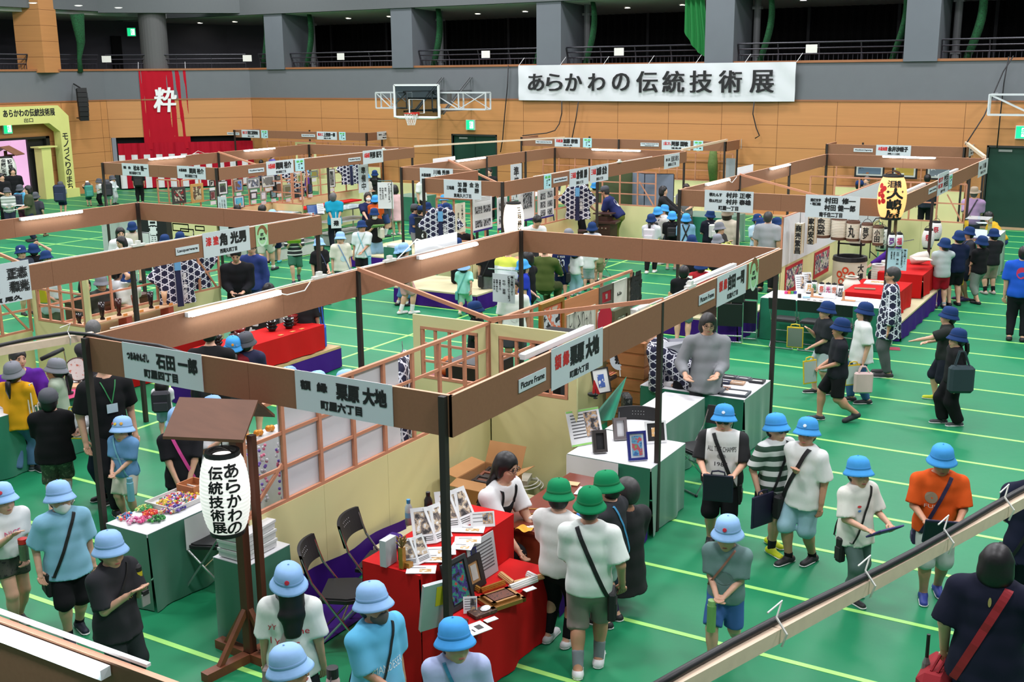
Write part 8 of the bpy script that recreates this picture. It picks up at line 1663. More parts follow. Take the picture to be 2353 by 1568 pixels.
def k6(x,y,y6,q4,qw='',h=1.15,w=.5):
 t=qb('lectern',q4,'lectern',(x,y,0),rd_(y6));mb=MB();mb.slab([(-w/2,-.2,0),(-w/2,.2,0),(-w/2,.2,h-.18),(-w/2,-.2,h)],(w,0,0));mb.B('body',M((22,22,24),.6,qa=.06),t,q9=1);mb=MB();mb.slab([(-w/2-.02,-.23,h+.012),(w/2+.02,-.23,h+.012),(w/2+.02,.23,h-.19),(-w/2-.02,.23,h-.19)],(0,0,.02));mb.B('slanted_top',M((72,68,72),.6),t,q9=1)
 if qw:mb=MB();wl(mb,qw,0,h-.25,.2,.22,A_([0,-.2,0]),EX,EZ,A_([0,-1.,0]),0,.006,zl=.003);mb.B('lettering',j8,t,q9=1)
P_=at(545,625,1.1);k6(-11.75,12.3,20,'black lectern with white vertical lettering in the lacquerware booth','尾久の');k6(*at(985,505,1.1)[:2],10,'black lectern before the instrument stall','みせん');k6(*at(357,510,1.1)[:2],30,'tall black lectern with white lettering before the print booth','日暮里の',h=1.5,w=.62)
XP=-21.04
PR=[((393,430),(427,468),'dark framed kabuki print, leftmost of the hung prints',dict(fc=(64,58,54),fw=.09,mc=(150,140,120),mw=.0,cols=[(36,32,32),(206,196,176),(70,60,56),(170,40,44)],sc=9.)),((436,422),(468,466),'gold framed figure print beside the dark kabuki print',dict(fc=(196,150,84),fw=.09,mc=(214,200,160),mw=.01,cols=[(176,168,130),(206,196,160),(90,80,60),(160,60,50)],sc=9.)),((480,414),(492,429),'small dark framed ink print at the top left',dict(fc=(40,40,40),fw=.03,cols=[(200,200,196),(40,40,40)])),((499,416),(523,447),'white framed orange landscape print at the left',dict(fc=(50,44,42),fw=.02,mc=(222,222,220),mw=.08,cols=[(206,120,80),(90,110,80),(60,60,60)])),((481,438),(495,460),'small dark framed pale print under the ink print',dict(fc=(50,46,44),fw=.03,mc=(206,190,180),mw=.03,cols=[(206,180,170),(120,60,60)])),((536,412),(558,441),'tan framed brown landscape print',dict(fc=(120,96,80),fw=.03,mc=(206,186,170),mw=.05,cols=[(120,90,70),(80,120,190),(60,70,50)])),((566,408),(597,434),'large grey framed snow scene print',dict(fc=(130,130,124),fw=.05,mc=(226,226,224),mw=.04,cols=[(196,200,206),(80,90,110),(120,120,120),(220,222,226)])),((600,403),(631,430),'white framed dark passage print with bright rays',dict(fc=(110,104,98),fw=.02,mc=(226,226,226),mw=.06,cols=[(50,50,54),(120,120,116),(220,220,200)])),((536,450),(561,478),'white framed blue and yellow print low at the left',dict(fc=(60,60,64),fw=.02,mc=(224,224,224),mw=.07,cols=[(60,150,200),(90,190,210),(214,180,80)])),((574,441),(590,458),'small dark framed blue sea print, left of two alike',dict(fc=(66,66,66),fw=.05,mc=(222,222,224),mw=.03,cols=[(70,110,190),(226,226,230)])),((597,439),(612,460),'small pale framed blue sea print, right of two alike',dict(fc=(160,156,140),fw=.05,mc=(224,224,224),mw=.03,cols=[(80,130,200),(226,226,230)])),((620,437),(635,455),'small black framed teal print',dict(fc=(50,50,50),fw=.04,mc=(190,190,184),mw=.03,cols=[(60,110,120),(120,160,170)])),((633,404),(645,414),'small grey framed print at the top of the middle',dict(fc=(70,70,70),fw=.04,mc=(160,160,156),mw=.02,cols=[(120,120,120),(60,60,60)])),((635,422),(646,443),'narrow brown framed print of a tower',dict(fc=(110,80,66),fw=.04,mc=(206,180,160),mw=.02,cols=[(70,110,160),(130,90,70)])),((650,424),(671,454),'olive mounted hill landscape print',dict(fc=(150,148,116),fw=.06,mc=(226,226,222),mw=.03,cols=[(70,130,170),(110,110,80),(80,80,60)])),((681,399),(699,421),'cream framed print of a castle hill, upper',dict(fc=(196,190,150),fw=.05,mc=(226,226,222),mw=.03,cols=[(90,190,190),(140,140,70),(110,110,70)])),((711,392),(729,408),'grey framed print of a castle hill, right',dict(fc=(120,122,120),fw=.04,mc=(190,200,200),mw=.02,cols=[(90,190,190),(150,140,70),(110,110,70)])),((686,433),(699,450),'dark framed red bridge print',dict(fc=(90,90,90),fw=.04,mc=(180,180,176),mw=.02,cols=[(90,110,150),(160,80,60)])),((707,423),(717,444),'narrow dark framed blue print at the right',dict(fc=(40,40,46),fw=.03,mc=(206,210,212),mw=.02,cols=[(70,150,200),(40,60,100)])),((753,388),(770,431),'tall white framed dark ink print at the right end',dict(fc=(130,124,118),fw=.03,mc=(222,222,220),mw=.08,cols=[(50,50,50),(120,120,116),(30,30,30)]))]
for i,(ki,y2,l,k)in en_(PR):
 a,b=zi(*ki,XP),zi(*y2,XP);c=zi((ki[0]+y2[0])/2,(ki[1]+y2[1])/2,XP);q1=zi((ki[0]+y2[0])/2,ki[1],XP);q2=zi((ki[0]+y2[0])/2,y2[1],XP);w=abs(b[1]-a[1]);h=q1[2]-q2[2];s=min(w,h);kk=dict(k);kk['fw']=k.get('fw',.04)*max(.6,s/.55);kk['mw']=k.get('mw',.04)*max(.6,s/.55)
 wi(l,[XP,c[1],c[2]],EY,EZ,w,h,th=.025,wu=i*1.3,**{'sc':5.,**kk})
 if i not in(0,1,8,15):cc=A_([XP+.01,c[1],q2[2]-.07]);mb=MB();mb.bb(cc-[.003,.13*max(.7,w/.5),.045],cc+[.003,.13*max(.7,w/.5),.045]);qv(mb.B('caption_card',M((226,226,226),.7,qa=0),w0=cc),'white caption card under the '+l,'caption card')
for i,(ki,y2,l)in en_([((397,512),(436,534),'cream mounted blue landscape low on the front panel, left of three'),((415,524),(448,546),'cream mounted night view low on the front panel, below the others'),((449,518),(472,532),'black framed blue landscape low on the front panel, right of three')]):
 a,b=wz(*ki,19.62),wz(*y2,19.62);wi(l,(a+b)/2,EX,EZ,abs(b[0]-a[0]),abs(a[2]-b[2]),fc=((206,190,140),(150,140,110),(40,40,40))[i],fw=.03,mc=(224,222,214),mw=.1,cols=[(60,100,170),(90,150,190),(40,50,80)],sc=6.,wu=i)
mb=MB();mb.bb((-22.0,19.6,0),(-19.9,19.64,.97));qv(mb.B('yellow_screen',vu,w0=(-21,19.62,0)),'low pale yellow panel at the front of the print booth','partition')
mb=MB();mb.bb((-21.0,20.2,.72),(-20.6,26.2,.76));qv(mb.B('red_shelf',wp,w0=(-20.8,23,.72)),'red covered shelf behind the framed prints','shelf')
wq('f',18.9,(500,451),(520,454),.35,[('体験コーナー',.28,.46,.2,.07),('木版画摺り',0,.46,.16,.07),('毎日開催',-.28,.4,.14,.07)],'white lettered notice at the front corner of the print booth',z3=.0)
def jq(x0,x1,y0,y1,q4,z=.92):
 t=qb('glass_showcase',q4,'showcase',((x0+x1)/2,(y0+y1)/2,0));mb=MB()
 for x in(x0,x1):
  for y in(y0,y1):mb.bar((x,y,0),(x,y,z),.03,.03)
 for zz in(.30,z):[mb.bar(a,b,.03,.03)for a,b in(((x0,y0,zz),(x1,y0,zz)),((x1,y0,zz),(x1,y1,zz)),((x1,y1,zz),(x0,y1,zz)),((x0,y1,zz),(x0,y0,zz)))]
 mb.B('metal_frame',z2,t);mb=MB();mb.bb((x0,y0,.02),(x1,y1,.30));mb.B('cabinet_base',M((196,198,190),.6),t);mb=MB();mb.bb((x0+.02,y0+.02,.60),(x1-.02,y1-.02,.615));mb.B('shelf_board',M((206,214,214),.2),t);mb=MB();mb.bb((x0,y0,z),(x1,y1,z+.012));mb.B('glass_top',M((196,214,214),.05,qa=0),t)
jq(-19.9,-19.2,19.9,21.9,'glass showcase with a laptop on top before the print booth');jq(-19.2,-18.5,22.4,24.0,'glass showcase beyond the turquoise shirt');jq(-18.9,-18.3,20.0,21.6,'glass showcase nearest the aisle before the print booth',.85)
t=qb('laptop','open laptop showing a video on the glass showcase','laptop',at(722,492,.93));c=at(722,492,.93);u=w6([.5,.86,0]);n=A_([u[1],-u[0],0]);mb=MB();mb.slab([c-u*.17,c+u*.17,c+u*.17+n*.22,c-u*.17+n*.22],(0,0,.018));mb.B('keyboard',M((60,62,66),.4),t);V=w6(EZ*.96-n*.28);mb=MB();mb.slab([c-u*.17,c+u*.17,c+u*.17+V*.24,c-u*.17+V*.24],-n*.012);s_=mb.B('lid',M((40,40,44),.4),t);mb=MB();mb.slab([c-u*.155+V*.015+n*.002,c+u*.155+V*.015+n*.002,c+u*.155+V*.225+n*.002,c-u*.155+V*.225+n*.002],n*.002);mb.B('screen',M((50,76,120),.3,qa=.4,qf=9,emit=.5,ecol=(60,90,150)),s_)
w5('white card with a black pattern standing beside the laptop',at(738,492,.93),.18,.26,w6([.5,.86,0]),12,4,False);mb=MB();p=at(700,498,.93);[mb.box(p+[.0,.06*i,.03+.01*(i%2)],(.14,.05,.06),qt(.3*i),i%3)for i in range(6)];qv(mb.B('book_pile',[M(c,.6)for c in((216,214,206),(190,90,70),(90,130,160))],w0=p),'loose pile of small books and cards left of the laptop','books',kind='stuff')
t=qb('round_fan','white round fan with a black crest held behind the turquoise shirt','fan',(g1.xy[0],g1.xy[1],0),g1.rz);c=(g1.wr[0]+g1.wr[1])/2+[0,-.10,-.04];mb=MB();jf(mb,c,(.26,.012,.26),None,.2);mb.bar(c+EZ*.12,c+EZ*.28,.02,.01);mb.B('leaf',M((216,224,226),.7,qa=0),t,q9=1);mb=MB();qn(mb,'祭',0,0,.13,.13,c+[0,-.008,0],-EX,EZ,-EY,0,.006);mb.B('crest',kv,t,q9=1)
we('white topped table with green skirt before the low yellow panel at the back',-18.3,-16.6,29.3,30.6,.72)
zh(-18.4,31.4,180,'black folding chair behind the back green table, left of two','chairs behind the back green table');zh(-17.2,31.6,180,'black folding chair behind the back green table, right of two','chairs behind the back green table')
we('green covered table behind the prints',-20.6,-19.6,27.6,28.6,.72,zg=yc)
def kg(x0,x1,y0,y1,z,q4,qc=xe):
 t=qb('low_stage',q4,'stage',((x0+x1)/2,(y0+y1)/2,0));mb=MB();mb.bb((x0,y0,z-.03),(x1,y1,z));mb.B('tatami_top',qc,t);mb=MB();kt(mb,x0,x1,y0,y1,.01,z-.03,.014);mb.B('skirt',xd,t,qh=1)
kg(-12.9,-11.0,17.3,18.7,.32,'low tatami stage with purple skirt before the instrument stall');kg(-16.6,-14.6,20.2,22.6,.30,'low stage with purple skirt beside the pink dress');kg(-7.5,-5.95,17.3,18.85,.33,'low stage with purple skirt before the chest booth');kg(-5.75,-3.62,18.55,22.6,.33,'large tatami stage with purple skirt in the lantern stall');kg(-12.2,-11.4,19.3,23.6,.45,'wooden work stage inside the instrument stall',M((226,168,140),.6))
for i,(ki,y2,l)in en_([((1086,452),(1130,536),'white photo panel on the instrument stall lattice, leftmost of four'),((1142,455),(1165,530),'white photo panel half behind the lit lantern of the instrument stall'),((1192,440),(1227,512),'white photo panel with a striped instrument neck, third of four'),((1236,434),(1272,505),'white photo panel with small pictures, rightmost of four')]):
 X_=-12.24;a=zi(*ki,X_);b=zi(y2[0],ki[1],X_);zt=a[2];zb=zi(ki[0],y2[1],X_)[2];C=A_([X_,(a[1]+b[1])/2,(zt+zb)/2]);w,h=abs(b[1]-a[1]),zt-zb;mb=MB();mb.bb(C-[.006,w/2,h/2],C+[.006,w/2,h/2]);o=qv(mb.B('photo_panel',M((222,224,226),.5,qa=.01),w0=C),l,'panel');mb=MB()
 g8=[[(-.22,.1),(.22,.1),(-.22,-.28),(.22,-.28)],[(0,.2),(0,-.2)],[(.05,.15)],[(-.2,.22),(.25,.25),(-.2,-.05),(.25,-.05),(-.2,-.32),(.25,-.32)]][i];pw=(.38,.7,.6,.32)[i];ph_=(.2,.24,.5,.2)[i]
 for gx,gz in g8:mb.bb(C+[.007,gx*w-pw*w/2,gz*h-ph_*h/2],C+[.009,gx*w+pw*w/2,gz*h+ph_*h/2],0)
 mb.bb(C+[.007,-w/2,-h/2],C+[.010,w/2,-h/2+.04],1)
 for k in range(3):mb.bb(C+[.007,-w*.4,h*(.42-.04*k)],C+[.009,w*.4,h*(.43-.04*k)],2)
 mb.B('printing',[w9([(40,42,46),(90,92,98),(170,172,176),(30,30,32)],14,wu=i*2.),M((44,30,120),.5,qa=0),M((150,150,150),.6,qa=0)],o)
wq('r',-12.22,(1045,468),(1068,466),1.25,[('三味線の',.2,.42,.2,.12),('音色',-.2,.2,.2,.12)],'pale sheet with brush writing on the lattice of the instrument stall',kw=M((222,216,196),.8,qa=.02),z3=.001)
LIT=M((255,214,170),.8,qa=0,emit=1.5,ecol=(255,206,150));p=A_([-11.02,18.72,1.22]);w1('lit paper lantern with black writing at the corner of the instrument stall',p,.20,.66,'egg',22,.003,M((255,240,220),.8,qa=0,emit=1.7,ecol=(255,226,196)),qk,.03,[('三味線',.62,.92,.09,.12),('かとう',.62,.50,.11,.12)],j6=.1)
t=qb('dark_chest','dark wooden tool chest with small drawers before the bending craft worker','chest',at(1388,560,0));c=at(1392,575,0);DK=qj((62,34,28),.4);mb=MB();mb.box(c+EZ*.35,(.42,.42,.70));mb.B('chest_body',DK,t);mb=MB();mb.box(c+EZ*.72,(.62,.55,.05),qt(.2));mb.box(c+[-.05,0,.80],(.30,.3,.12));mb.box(c+[-.05,0,.92],(.46,.36,.03));mb.B('tool_rack',DK,t)
for i in range(3):mb=MB();mb.box(c+[-.1+.1*i,-.215,.58],(.08,.02,.06));d_=mb.B('drawer',qj((90,56,44),.4),t);mb=MB();mb.ball(c+[-.1+.1*i,-.23,.58],.012,6);mb.B('knob',M((214,206,190),.4),d_)
t=qb('hand_cart','folding hand cart with a black handle and brown wood bundles','hand cart',at(1290,560,0));c=at(1296,580,0);mb=MB();mb.tube([c+[-.2,0,.15],c+[-.45,.25,1.0],c+[-.55,.3,1.08],c+[-.6,.3,1.06]],.016,7);mb.B('handle',qk,t);mb=MB();mb.box(c+EZ*.10,(.7,.5,.05));[mb.cyl(c+[sx*.3,sy*.22,.05],.05,.04,10,R=kj(PI/2))for sx in(-1,1)for sy in(-1,1)];mb.B('deck',qk,t);mb=MB();[mb.box(c+[.05*((i*3)%4)-.1,0,.18+.07*i],(.6,.4-.03*i,.06),qt(.12*i-.2))for i in range(5)];mb.B('wood_bundle',qj((108,56,40),.5),t)
wj('red_mat','red cloth beside the brown wood bundles','cloth',at(1278,548,.35),.5,.5,0,(214,20,30),th=.25)
t=qb('stool','dark round wooden stool beside the hand cart','stool',at(1332,570,0));c=at(1332,575,0);mb=MB();mb.cyl(c,.2,.5,18);mb.B('stool_body',DK,t)
t=qb('folding_screen','green and blue grey folding screen behind the rear lattice of the instrument stall','folding screen',(-12.3,27.6,0));w8=[(-13.35,27.2),(-12.6,27.75),(-12.05,27.3),(-11.35,27.55)]
for i in range(3):
 a,b=A_([*w8[i],0]),A_([*w8[i+1],0]);n=w6(np.cross(b-a,EZ));mb=MB();mb.slab([a,b,b+EZ*1.72,a+EZ*1.72],n*.025);pn=mb.B('panel',M([(72,84,52),(116,126,142),(120,130,148)][i],.8,qa=.08,qf=3),t);mb=MB();[mb.bar(p,q,.03,.035)for p,q in((a,a+EZ*1.72),(b,b+EZ*1.72),(a+EZ*1.72,b+EZ*1.72))];mb.B('edge_frame',qk,pn)
we('green covered table beyond the folding screen',-11.0,-9.6,27.0,28.2,.72,zg=yc);wj('paper_sheet','white sheet held over the green table beyond the folding screen','sheet',at(1540,452,.85),.3,.2,0,(226,226,226));we('green covered table at the back of the chest booth',-7.4,-6.2,27.4,28.3,.72,zg=yc)
zh(*at(1220,700,0)[:2],150,'black folding chair under the person in black by the rear post');zh(*at(1265,665,0)[:2],140,'black folding chair under the person in olive green');zh(*at(1375,640,0)[:2],160,'black folding chair at the right of the row beyond the football shirt')
wq('f',13.25,(1132,628),(1183,632),1.2,[('職人体験コーナー',.38,.46,.13,.085),('「西陣織のカードケース制作」',.24,.44,.10,.062),('竹中 益雄',.02,.30,.14,.10),('体験料千円',-.16,.30,.09,.075),('時間十時から',-.30,.30,.09,.075),('対象小学生',-.42,.30,.09,.075)],'white notice board in vertical writing hanging by the rear post',z3=.0008)
mb=MB();a,b=wz(1122,617,13.25),wz(1184,622,13.25);mb.tube([a,b],.009,6);mb.tube([(a+b)/2+EX*.2,(-7.56,13.05,1.7)],.008,5);qv(mb.B('sign_bracket',z2,w0=a),'metal rod holding the white notice board by the rear post','bracket')
t=qb('notice_stand','white vertical notice on a tall metal stand before the pink dress','notice stand',at(892,570,0));c=at(905,575,0);n=w6([-c[0]*.6,-c[1],0]);u=A_([-n[1],n[0],0]);mb=MB();mb.tube([c,c+EZ*1.75],.014,7);mb.tube([c-u*.2+EZ*.01,c+u*.2+EZ*.01],.014,6);mb.tube([c+EZ*1.75,c+EZ*1.75-u*.35],.012,6);mb.B('stand',z2,t);o_=c+EZ*1.38-u*.16;mb=MB();mb.slab([o_-u*.2-EZ*.33,o_+u*.2-EZ*.33,o_+u*.2+EZ*.33,o_-u*.2+EZ*.33],n*.006);pn=mb.B('notice_panel',M((222,224,226),.6,qa=0),t);mb=MB();[wl(mb,s,x,z,.05,.052,o_+n*.006,u,EZ,n,0,.0006)for s,x,z in(('職人体験コーナー',.15,.30),('「木版画摺り体験」',.09,.30),('関岡 裕介',.0,.20),('体験料五百円',-.07,.2),('時間十時から',-.13,.2))];mb.B('lettering',kv,pn)
we('white topped table with green skirt of small lanterns, four chairs before it',-5.70,-3.72,17.72,18.45,.70)
G_=lambda q:at(*q,.705)
for i,(q,ch,z9,l)in en_([((1858,674),'月',(226,160,50),'small white lantern with an orange character, leftmost of six'),((1870,672),'海',(50,140,80),'small white lantern with a green character, second of six'),((1887,677),'祭',(220,80,50),'small white lantern with a red orange character, third of six'),((1902,678),'光',(214,50,130),'small white lantern with a pink character, fourth of six'),((1916,679),'世',(226,100,50),'small white lantern with an orange red character, fifth of six'),((1931,681),'村田',(24,24,26),'small white lantern with two black characters, rightmost of six')]):
 p=G_(q)+EZ*.015;w1(l,p,.058,.17,'egg',9,.002,M((228,228,226),.8,qa=0),qk,.015,[(ch,0,.80 if len(ch)>1 else .86,.075,.12 if len(ch)==1 else .065)],cols=(M(z9,.6,qa=0),),j6=.02,qp='small lanterns on the white table')
for i,c in en_(((220,60,130),(230,120,40),(60,160,80),(70,60,160))):mb=MB();p=G_((1806+i*7,675));mb.cyl(p,.028,.04,10);qv(mb.B('paint_pot',M(c,.5,qa=0),w0=p),['pink','orange','green','purple'][i]+' paint pot on the lantern table','pot','paint pots')
mb=MB();p=G_((1837,684));mb.cyl(p,.03,.06,12);qv(mb.B('ink_pot',qk,w0=p),'black ink pot on the lantern table','pot');
for q,l in(((1866,682),'upright wooden block on the lantern table, left'),((1938,690),'upright wooden block on the lantern table, right')):mb=MB();p=G_(q);mb.box(p+EZ*.07,(.03,.05,.14));mb.box(p+EZ*.005+[.08,0,0],(.22,.09,.01));qv(mb.B('wooden_stand',qj((206,150,108),.6),w0=p),l,'stand')
wj('ink_sheet','sheet with black writing on the lantern table','sheet',G_((1872,691)),.34,.16,0,(220,218,212),qw=[(-.1,0,.05,.06,0),(0,0,.05,.06,0),(.1,0,.05,.06,0)]);wj('paper_sheet','white sheets at the right of the lantern table','sheet',G_((1965,690)),.4,.2,5,(228,228,228));wj('blue_cloth','pale blue cloth on the lantern table','cloth',G_((1853,684)),.12,.1,20,(150,190,210),th=.012);mb=MB();p=G_((1903,684));mb.box(p+EZ*.035,(.26,.12,.07),x7=.7);qv(mb.B('white_stand',M((222,222,222),.6),w0=p),'white wedge stand among the small lanterns','stand')
w5('framed black edged sheet leaning at the left of the lantern table, nearer',G_((1840,672)),.16,.30,qt(.6)@EX,20,6,True,name='leaning_sheet',zk='sheet');w5('second leaning sheet behind the first on the lantern table',G_((1852,668))+EY*.1,.16,.30,qt(.6)@EX,20,6,True,name='leaning_sheet',zk='sheet')
for i,(q,l)in en_([((1803,795),'black folding chair before the lantern table, leftmost of three'),((1868,802),'black folding chair before the lantern table, middle one'),((1930,812),'black folding chair before the lantern table, rightmost of three')]):p=at(*q);zh(p[0],p[1]-.02,2,l,'chairs before the lantern table')
j5(-6.02,17.15,15,'black folded chair standing at the corner of the chest booth stage, front');j5(-5.9,17.5,12,'black folded chair standing behind the front folded one')
mb=MB();mb.bb((-6.6,17.5,.33),(-6.05,17.95,.62));qv(mb.B('dark_wood_box',qj((52,36,34),.5),w0=(-6.3,17.7,.33)),'dark wooden box on the chest booth stage','box');mb=MB();mb.bb((-7.3,17.6,.33),(-6.9,18.2,.66));qv(mb.B('wood_chest',qj((206,160,120),.6),w0=(-7.1,17.9,.33)),'pale wooden box on the chest booth stage','box')
for s in(-1,1):mb=MB();p=at(1700,758,0)+[.07*s,0,0];mb.box(p+EZ*.012,(.09,.24,.024),qt(.9));o=qv(mb.B('sandal',M((196,190,150),.7),w0=p),'straw coloured sandal on the floor by the folded chairs, '+('left' if s<0 else 'right')+' of the pair','sandal','pair of sandals');mb=MB();mb.tube([p+qt(.9)@A_([-.04,.02,.02]),p+qt(.9)@A_([0,.08,.035]),p+qt(.9)@A_([.04,.02,.02])],.006,5);mb.B('thong',qk,o)
mb=MB();p=at(2053,802,0);mb.box(p+EZ*.004,(.2,.2,.006),qt(.3));qv(mb.B('red_mark',M((150,40,60),.6),w0=p),'small dark red square on the floor beside the patterned coat','marker')
c=wz(1950,650,20.6);c=A_([c[0],20.6,.40]);t,C0,pm,a0,b_=w1('large drum shaped paper lantern with an orange flower crest',c,.30,.56,'cyl',1,0.,M((222,216,196),.8,qa=.03),qk,.07,[('大提灯',.95,.95,.15,.17)],name='drum_lantern',y4=-PI/2);mb=MB()
for k in range(5):
 a=PI/2+2*PI*k/5;v2=A_([[.115*cs_(a)+.062*cs_(q),.115*sn_(a)+.066*sn_(q)]for q in ls_(0,2*PI,16)[:-1]]);v3=A_([[.115*cs_(a)+.03*cs_(q),.115*sn_(a)+.032*sn_(q)]for q in ls_(0,2*PI,16)[:-1]]);W_=lambda q,l:[(C0[0]+(.30+l)*cs_(a0+x/.30),C0[1]+(.30+l)*sn_(a0+x/.30),C0[2]+.29+z)for x,z in q]
 mb.poly(W_(v2,.003),0);mb.poly(W_(v3,.0045),1);mb.add(W_(A_([[0,0],[.012*cs_(a+PI/2),.012*sn_(a+PI/2)],[.10*cs_(a),.10*sn_(a)]]),.006),[(0,1,2)],0)
mb.B('flower_crest',[M((224,76,36),.6,qa=0),M((226,214,190),.7,qa=0)],b_)
mb=MB();[mb.tube([c+[x,0,.63],c+[x,0,1.05]],.018,6)for x in(-.22,.18)];mb.tube([c+[-.24,0,.85],c+[.2,0,.85]],.015,6);mb.B('iron_frame',qk,t)
w1('plain pale cylindrical paper lantern, nearer of two behind the drum lantern',c+[.45,.35,-.05],.13,.5,'cyl',12,.004,M((224,222,214),.8,qa=0),M((220,220,216),.6),.01,g5=1.);w1('plain pale cylindrical paper lantern, farther of two behind the drum lantern',c+[.52,.8,-.05],.13,.5,'cyl',12,.004,M((224,222,214),.8,qa=0),M((220,220,216),.6),.01)
w1('plain round white paper lantern behind the small lanterns',G_((1945,660))+EY*.35-EZ*.2,.16,.32,'ball',14,.003,M((222,220,206),.8,qa=0),M((214,210,196),.6),.012)
g9=M((104,72,56),.6);PB=M((220,212,194),.8,qa=.03)
HL=[((1892,497),(1892,540),.125,'cyl',g9,'金高堂','brown rimmed cylindrical lantern with black writing, first of the hung row'),((1929,505),(1929,545),.115,'cyl',g9,'','brown rimmed plain cylindrical lantern, second of the hung row'),((1961,513),(1961,548),.10,'cyl',g9,'丸','brown rimmed lantern with a round mark, third of the hung row'),((1993,518),(1993,552),.085,'cyl',g9,'夢','brown rimmed lantern with a single character, fourth of the hung row'),((2019,524),(2019,558),.08,'cyl',g9,'小田','small brown rimmed lantern at the right end of the hung row')]
for a_,b2,r,kd,cp,tx,l in HL:
 y=20.4;P,Q=wz(*a_,y),wz(*b2,y);w1(l,[P[0],y,Q[2]],r*1.15,P[2]-Q[2],kd,11,.007,PB,cp,.045,[(tx,0,.95,r*1.3,(P[2]-Q[2])*.9/max(1,len(tx)))]if tx else(),j6=.15,qp=None,y4=-PI/2)
mb=MB();mb.tube([(-5.85,20.42,2.0),(-3.95,20.42,2.02)],.012,6);qv(mb.B('hanging_rail',kq,w0=(-4.9,20.42,2)),'thin rail from which the row of lanterns hangs','rail')
y=21.6;P,Q=wz(1972,533,y),wz(1972,560,y);w1('white egg shaped lantern with a round black mark below the hung row',[P[0],y,Q[2]],.20,P[2]-Q[2]+.1,'egg',10,.004,M((226,224,216),.8,qa=0),qk,.03,[('丸',.0,.8,.18,.2)],y4=-PI/2,j6=.1)
p=at(2013,600,.36);w1('white egg shaped lantern with black writing in an iron hanger on the tatami',[p[0],p[1]+.4,.55],.15,.46,'egg',12,.004,M((226,224,216),.8,qa=0),qk,.03,[('荒川区',-.3,.8,.11,.10),('シグリー',.45,.95,.08,.10)],j6=.12,y4=-PI/2-.1);t=qb('iron_hanger','black iron stand holding the white egg shaped lantern','stand',(p[0]-.2,p[1]+.4,.33));mb=MB();mb.tube([(p[0]-.23,p[1]+.4,.34),(p[0]-.23,p[1]+.4,1.1),(p[0]-.15,p[1]+.4,1.22),(p[0],p[1]+.4,1.24)],.012,6);mb.tube([(p[0]-.23,p[1]+.4,.5),(p[0]-.05,p[1]+.4,.36),(p[0]+.1,p[1]+.4,.36)],.012,6);mb.B('iron_rod',qk,t)
for(ki,tr_,zb,s,l)in[((1828,514),(1843,512),1.2,'商売繁昌','pale box lantern with four black characters, lower left'),((1858,498),(1873,496),1.35,'家内安全','pale box lantern with four black characters, upper right')]:
 y=19.35 if s[0]=='商' else 19.6;P,Q=wz(*ki,y),wz(*tr_,y);w=Q[0]-P[0];zt=P[2];C=A_([(P[0]+Q[0])/2,y,(zt+zb)/2]);h=zt-zb;t=qb('box_lantern',l,'paper lantern',C);mb=MB();mb.bb((P[0],y,zb),(Q[0],y+.16,zt));b_=mb.B('paper_shade',M((222,214,196),.8,qa=.02),t);mb=MB();[mb.bar((x,y_,zb),(x,y_,zt),.012,.012)for x in(P[0],Q[0])for y_ in(y,y+.16)];mb.B('wood_frame',qj((190,160,120),.6),t);mb=MB();wl(mb,s,0,h/2-.02,w*.95,h/4.1,C,EX,EZ,A_([0,-1.,0]),0,.004,zl=.004);mb.B('lettering',kv,b_);mb=MB();mb.tube([(C[0],y+.08,zt),(C[0],y+.08,1.98),(C[0]-.4,y+.08,1.98)],.006,5);mb.B('hanger',qk,t)
for i,(ki,tr_,l)in en_([((1806,608),(1845,588),'red edged warrior print on the yellow base, nearer of two'),((1872,592),(1906,573),'red edged warrior print on the yellow base, farther of two')]):
 X_=-5.82;a,b=zi(*ki,X_),zi(*tr_,X_);zt=.93;zb=.42;C=A_([X_,(a[1]+b[1])/2,(zt+zb)/2]);mb=MB();mb.bb((X_-.002,a[1],zb),(X_+.004,b[1],zt));o=qv(mb.B('warrior_print',M((178,22,40),.7,qa=.05),w0=C),l,'poster');mb=MB();mb.bb((X_+.004,a[1]+.05,zb+.08),(X_+.006,b[1]-.03,zt-.06));mb.B('print',w9([(60,130,70),(206,196,190),(60,56,90),(200,90,110)],7.,wu=i*3.),o)
we('red covered low table nearest in the lantern stall',-4.62,-3.78,18.75,20.1,.72,zg=wp,sk=wp,z0=.33);we('red covered low table farther back in the lantern stall',-4.5,-3.72,20.7,22.4,.76,zg=wp,sk=wp,z0=.33)
wj('white_board','white board with a small picture on the nearest red table','board',A_([-4.25,19.75,.725]),.5,.34,5,(228,226,220),th=.02,qw=[(0,0,.3,.16,1)]);wj('brush_tray','brushes and tools on the nearest red table','tools',A_([-4.35,19.1,.725]),.34,.10,12,(150,120,96),th=.015);wj('paper_fan_sheet','white paper shapes on the nearest red table','sheet',A_([-3.98,19.35,.725]),.16,.2,0,(226,224,220))
OL=M((255,190,120),.8,qa=0,emit=.95,ecol=(255,186,112));c=A_([-3.93,18.72,2.01]);t,C0,pm,a0,b_=w1('large lit paper lantern with red discs and black writing on the corner post',c,.225,.66,'egg',26,.002,OL,qk,.03,[('泪',-.10,.93,.14,.12),('橋',.42,.93,.12,.12),('大',.22,.76,.30,.19,0,.012),('嶋',.22,.49,.26,.19,0,.010),('屋',.16,.22,.26,.16,0,.010)],cols=(kv,),j6=.1);mb=MB()
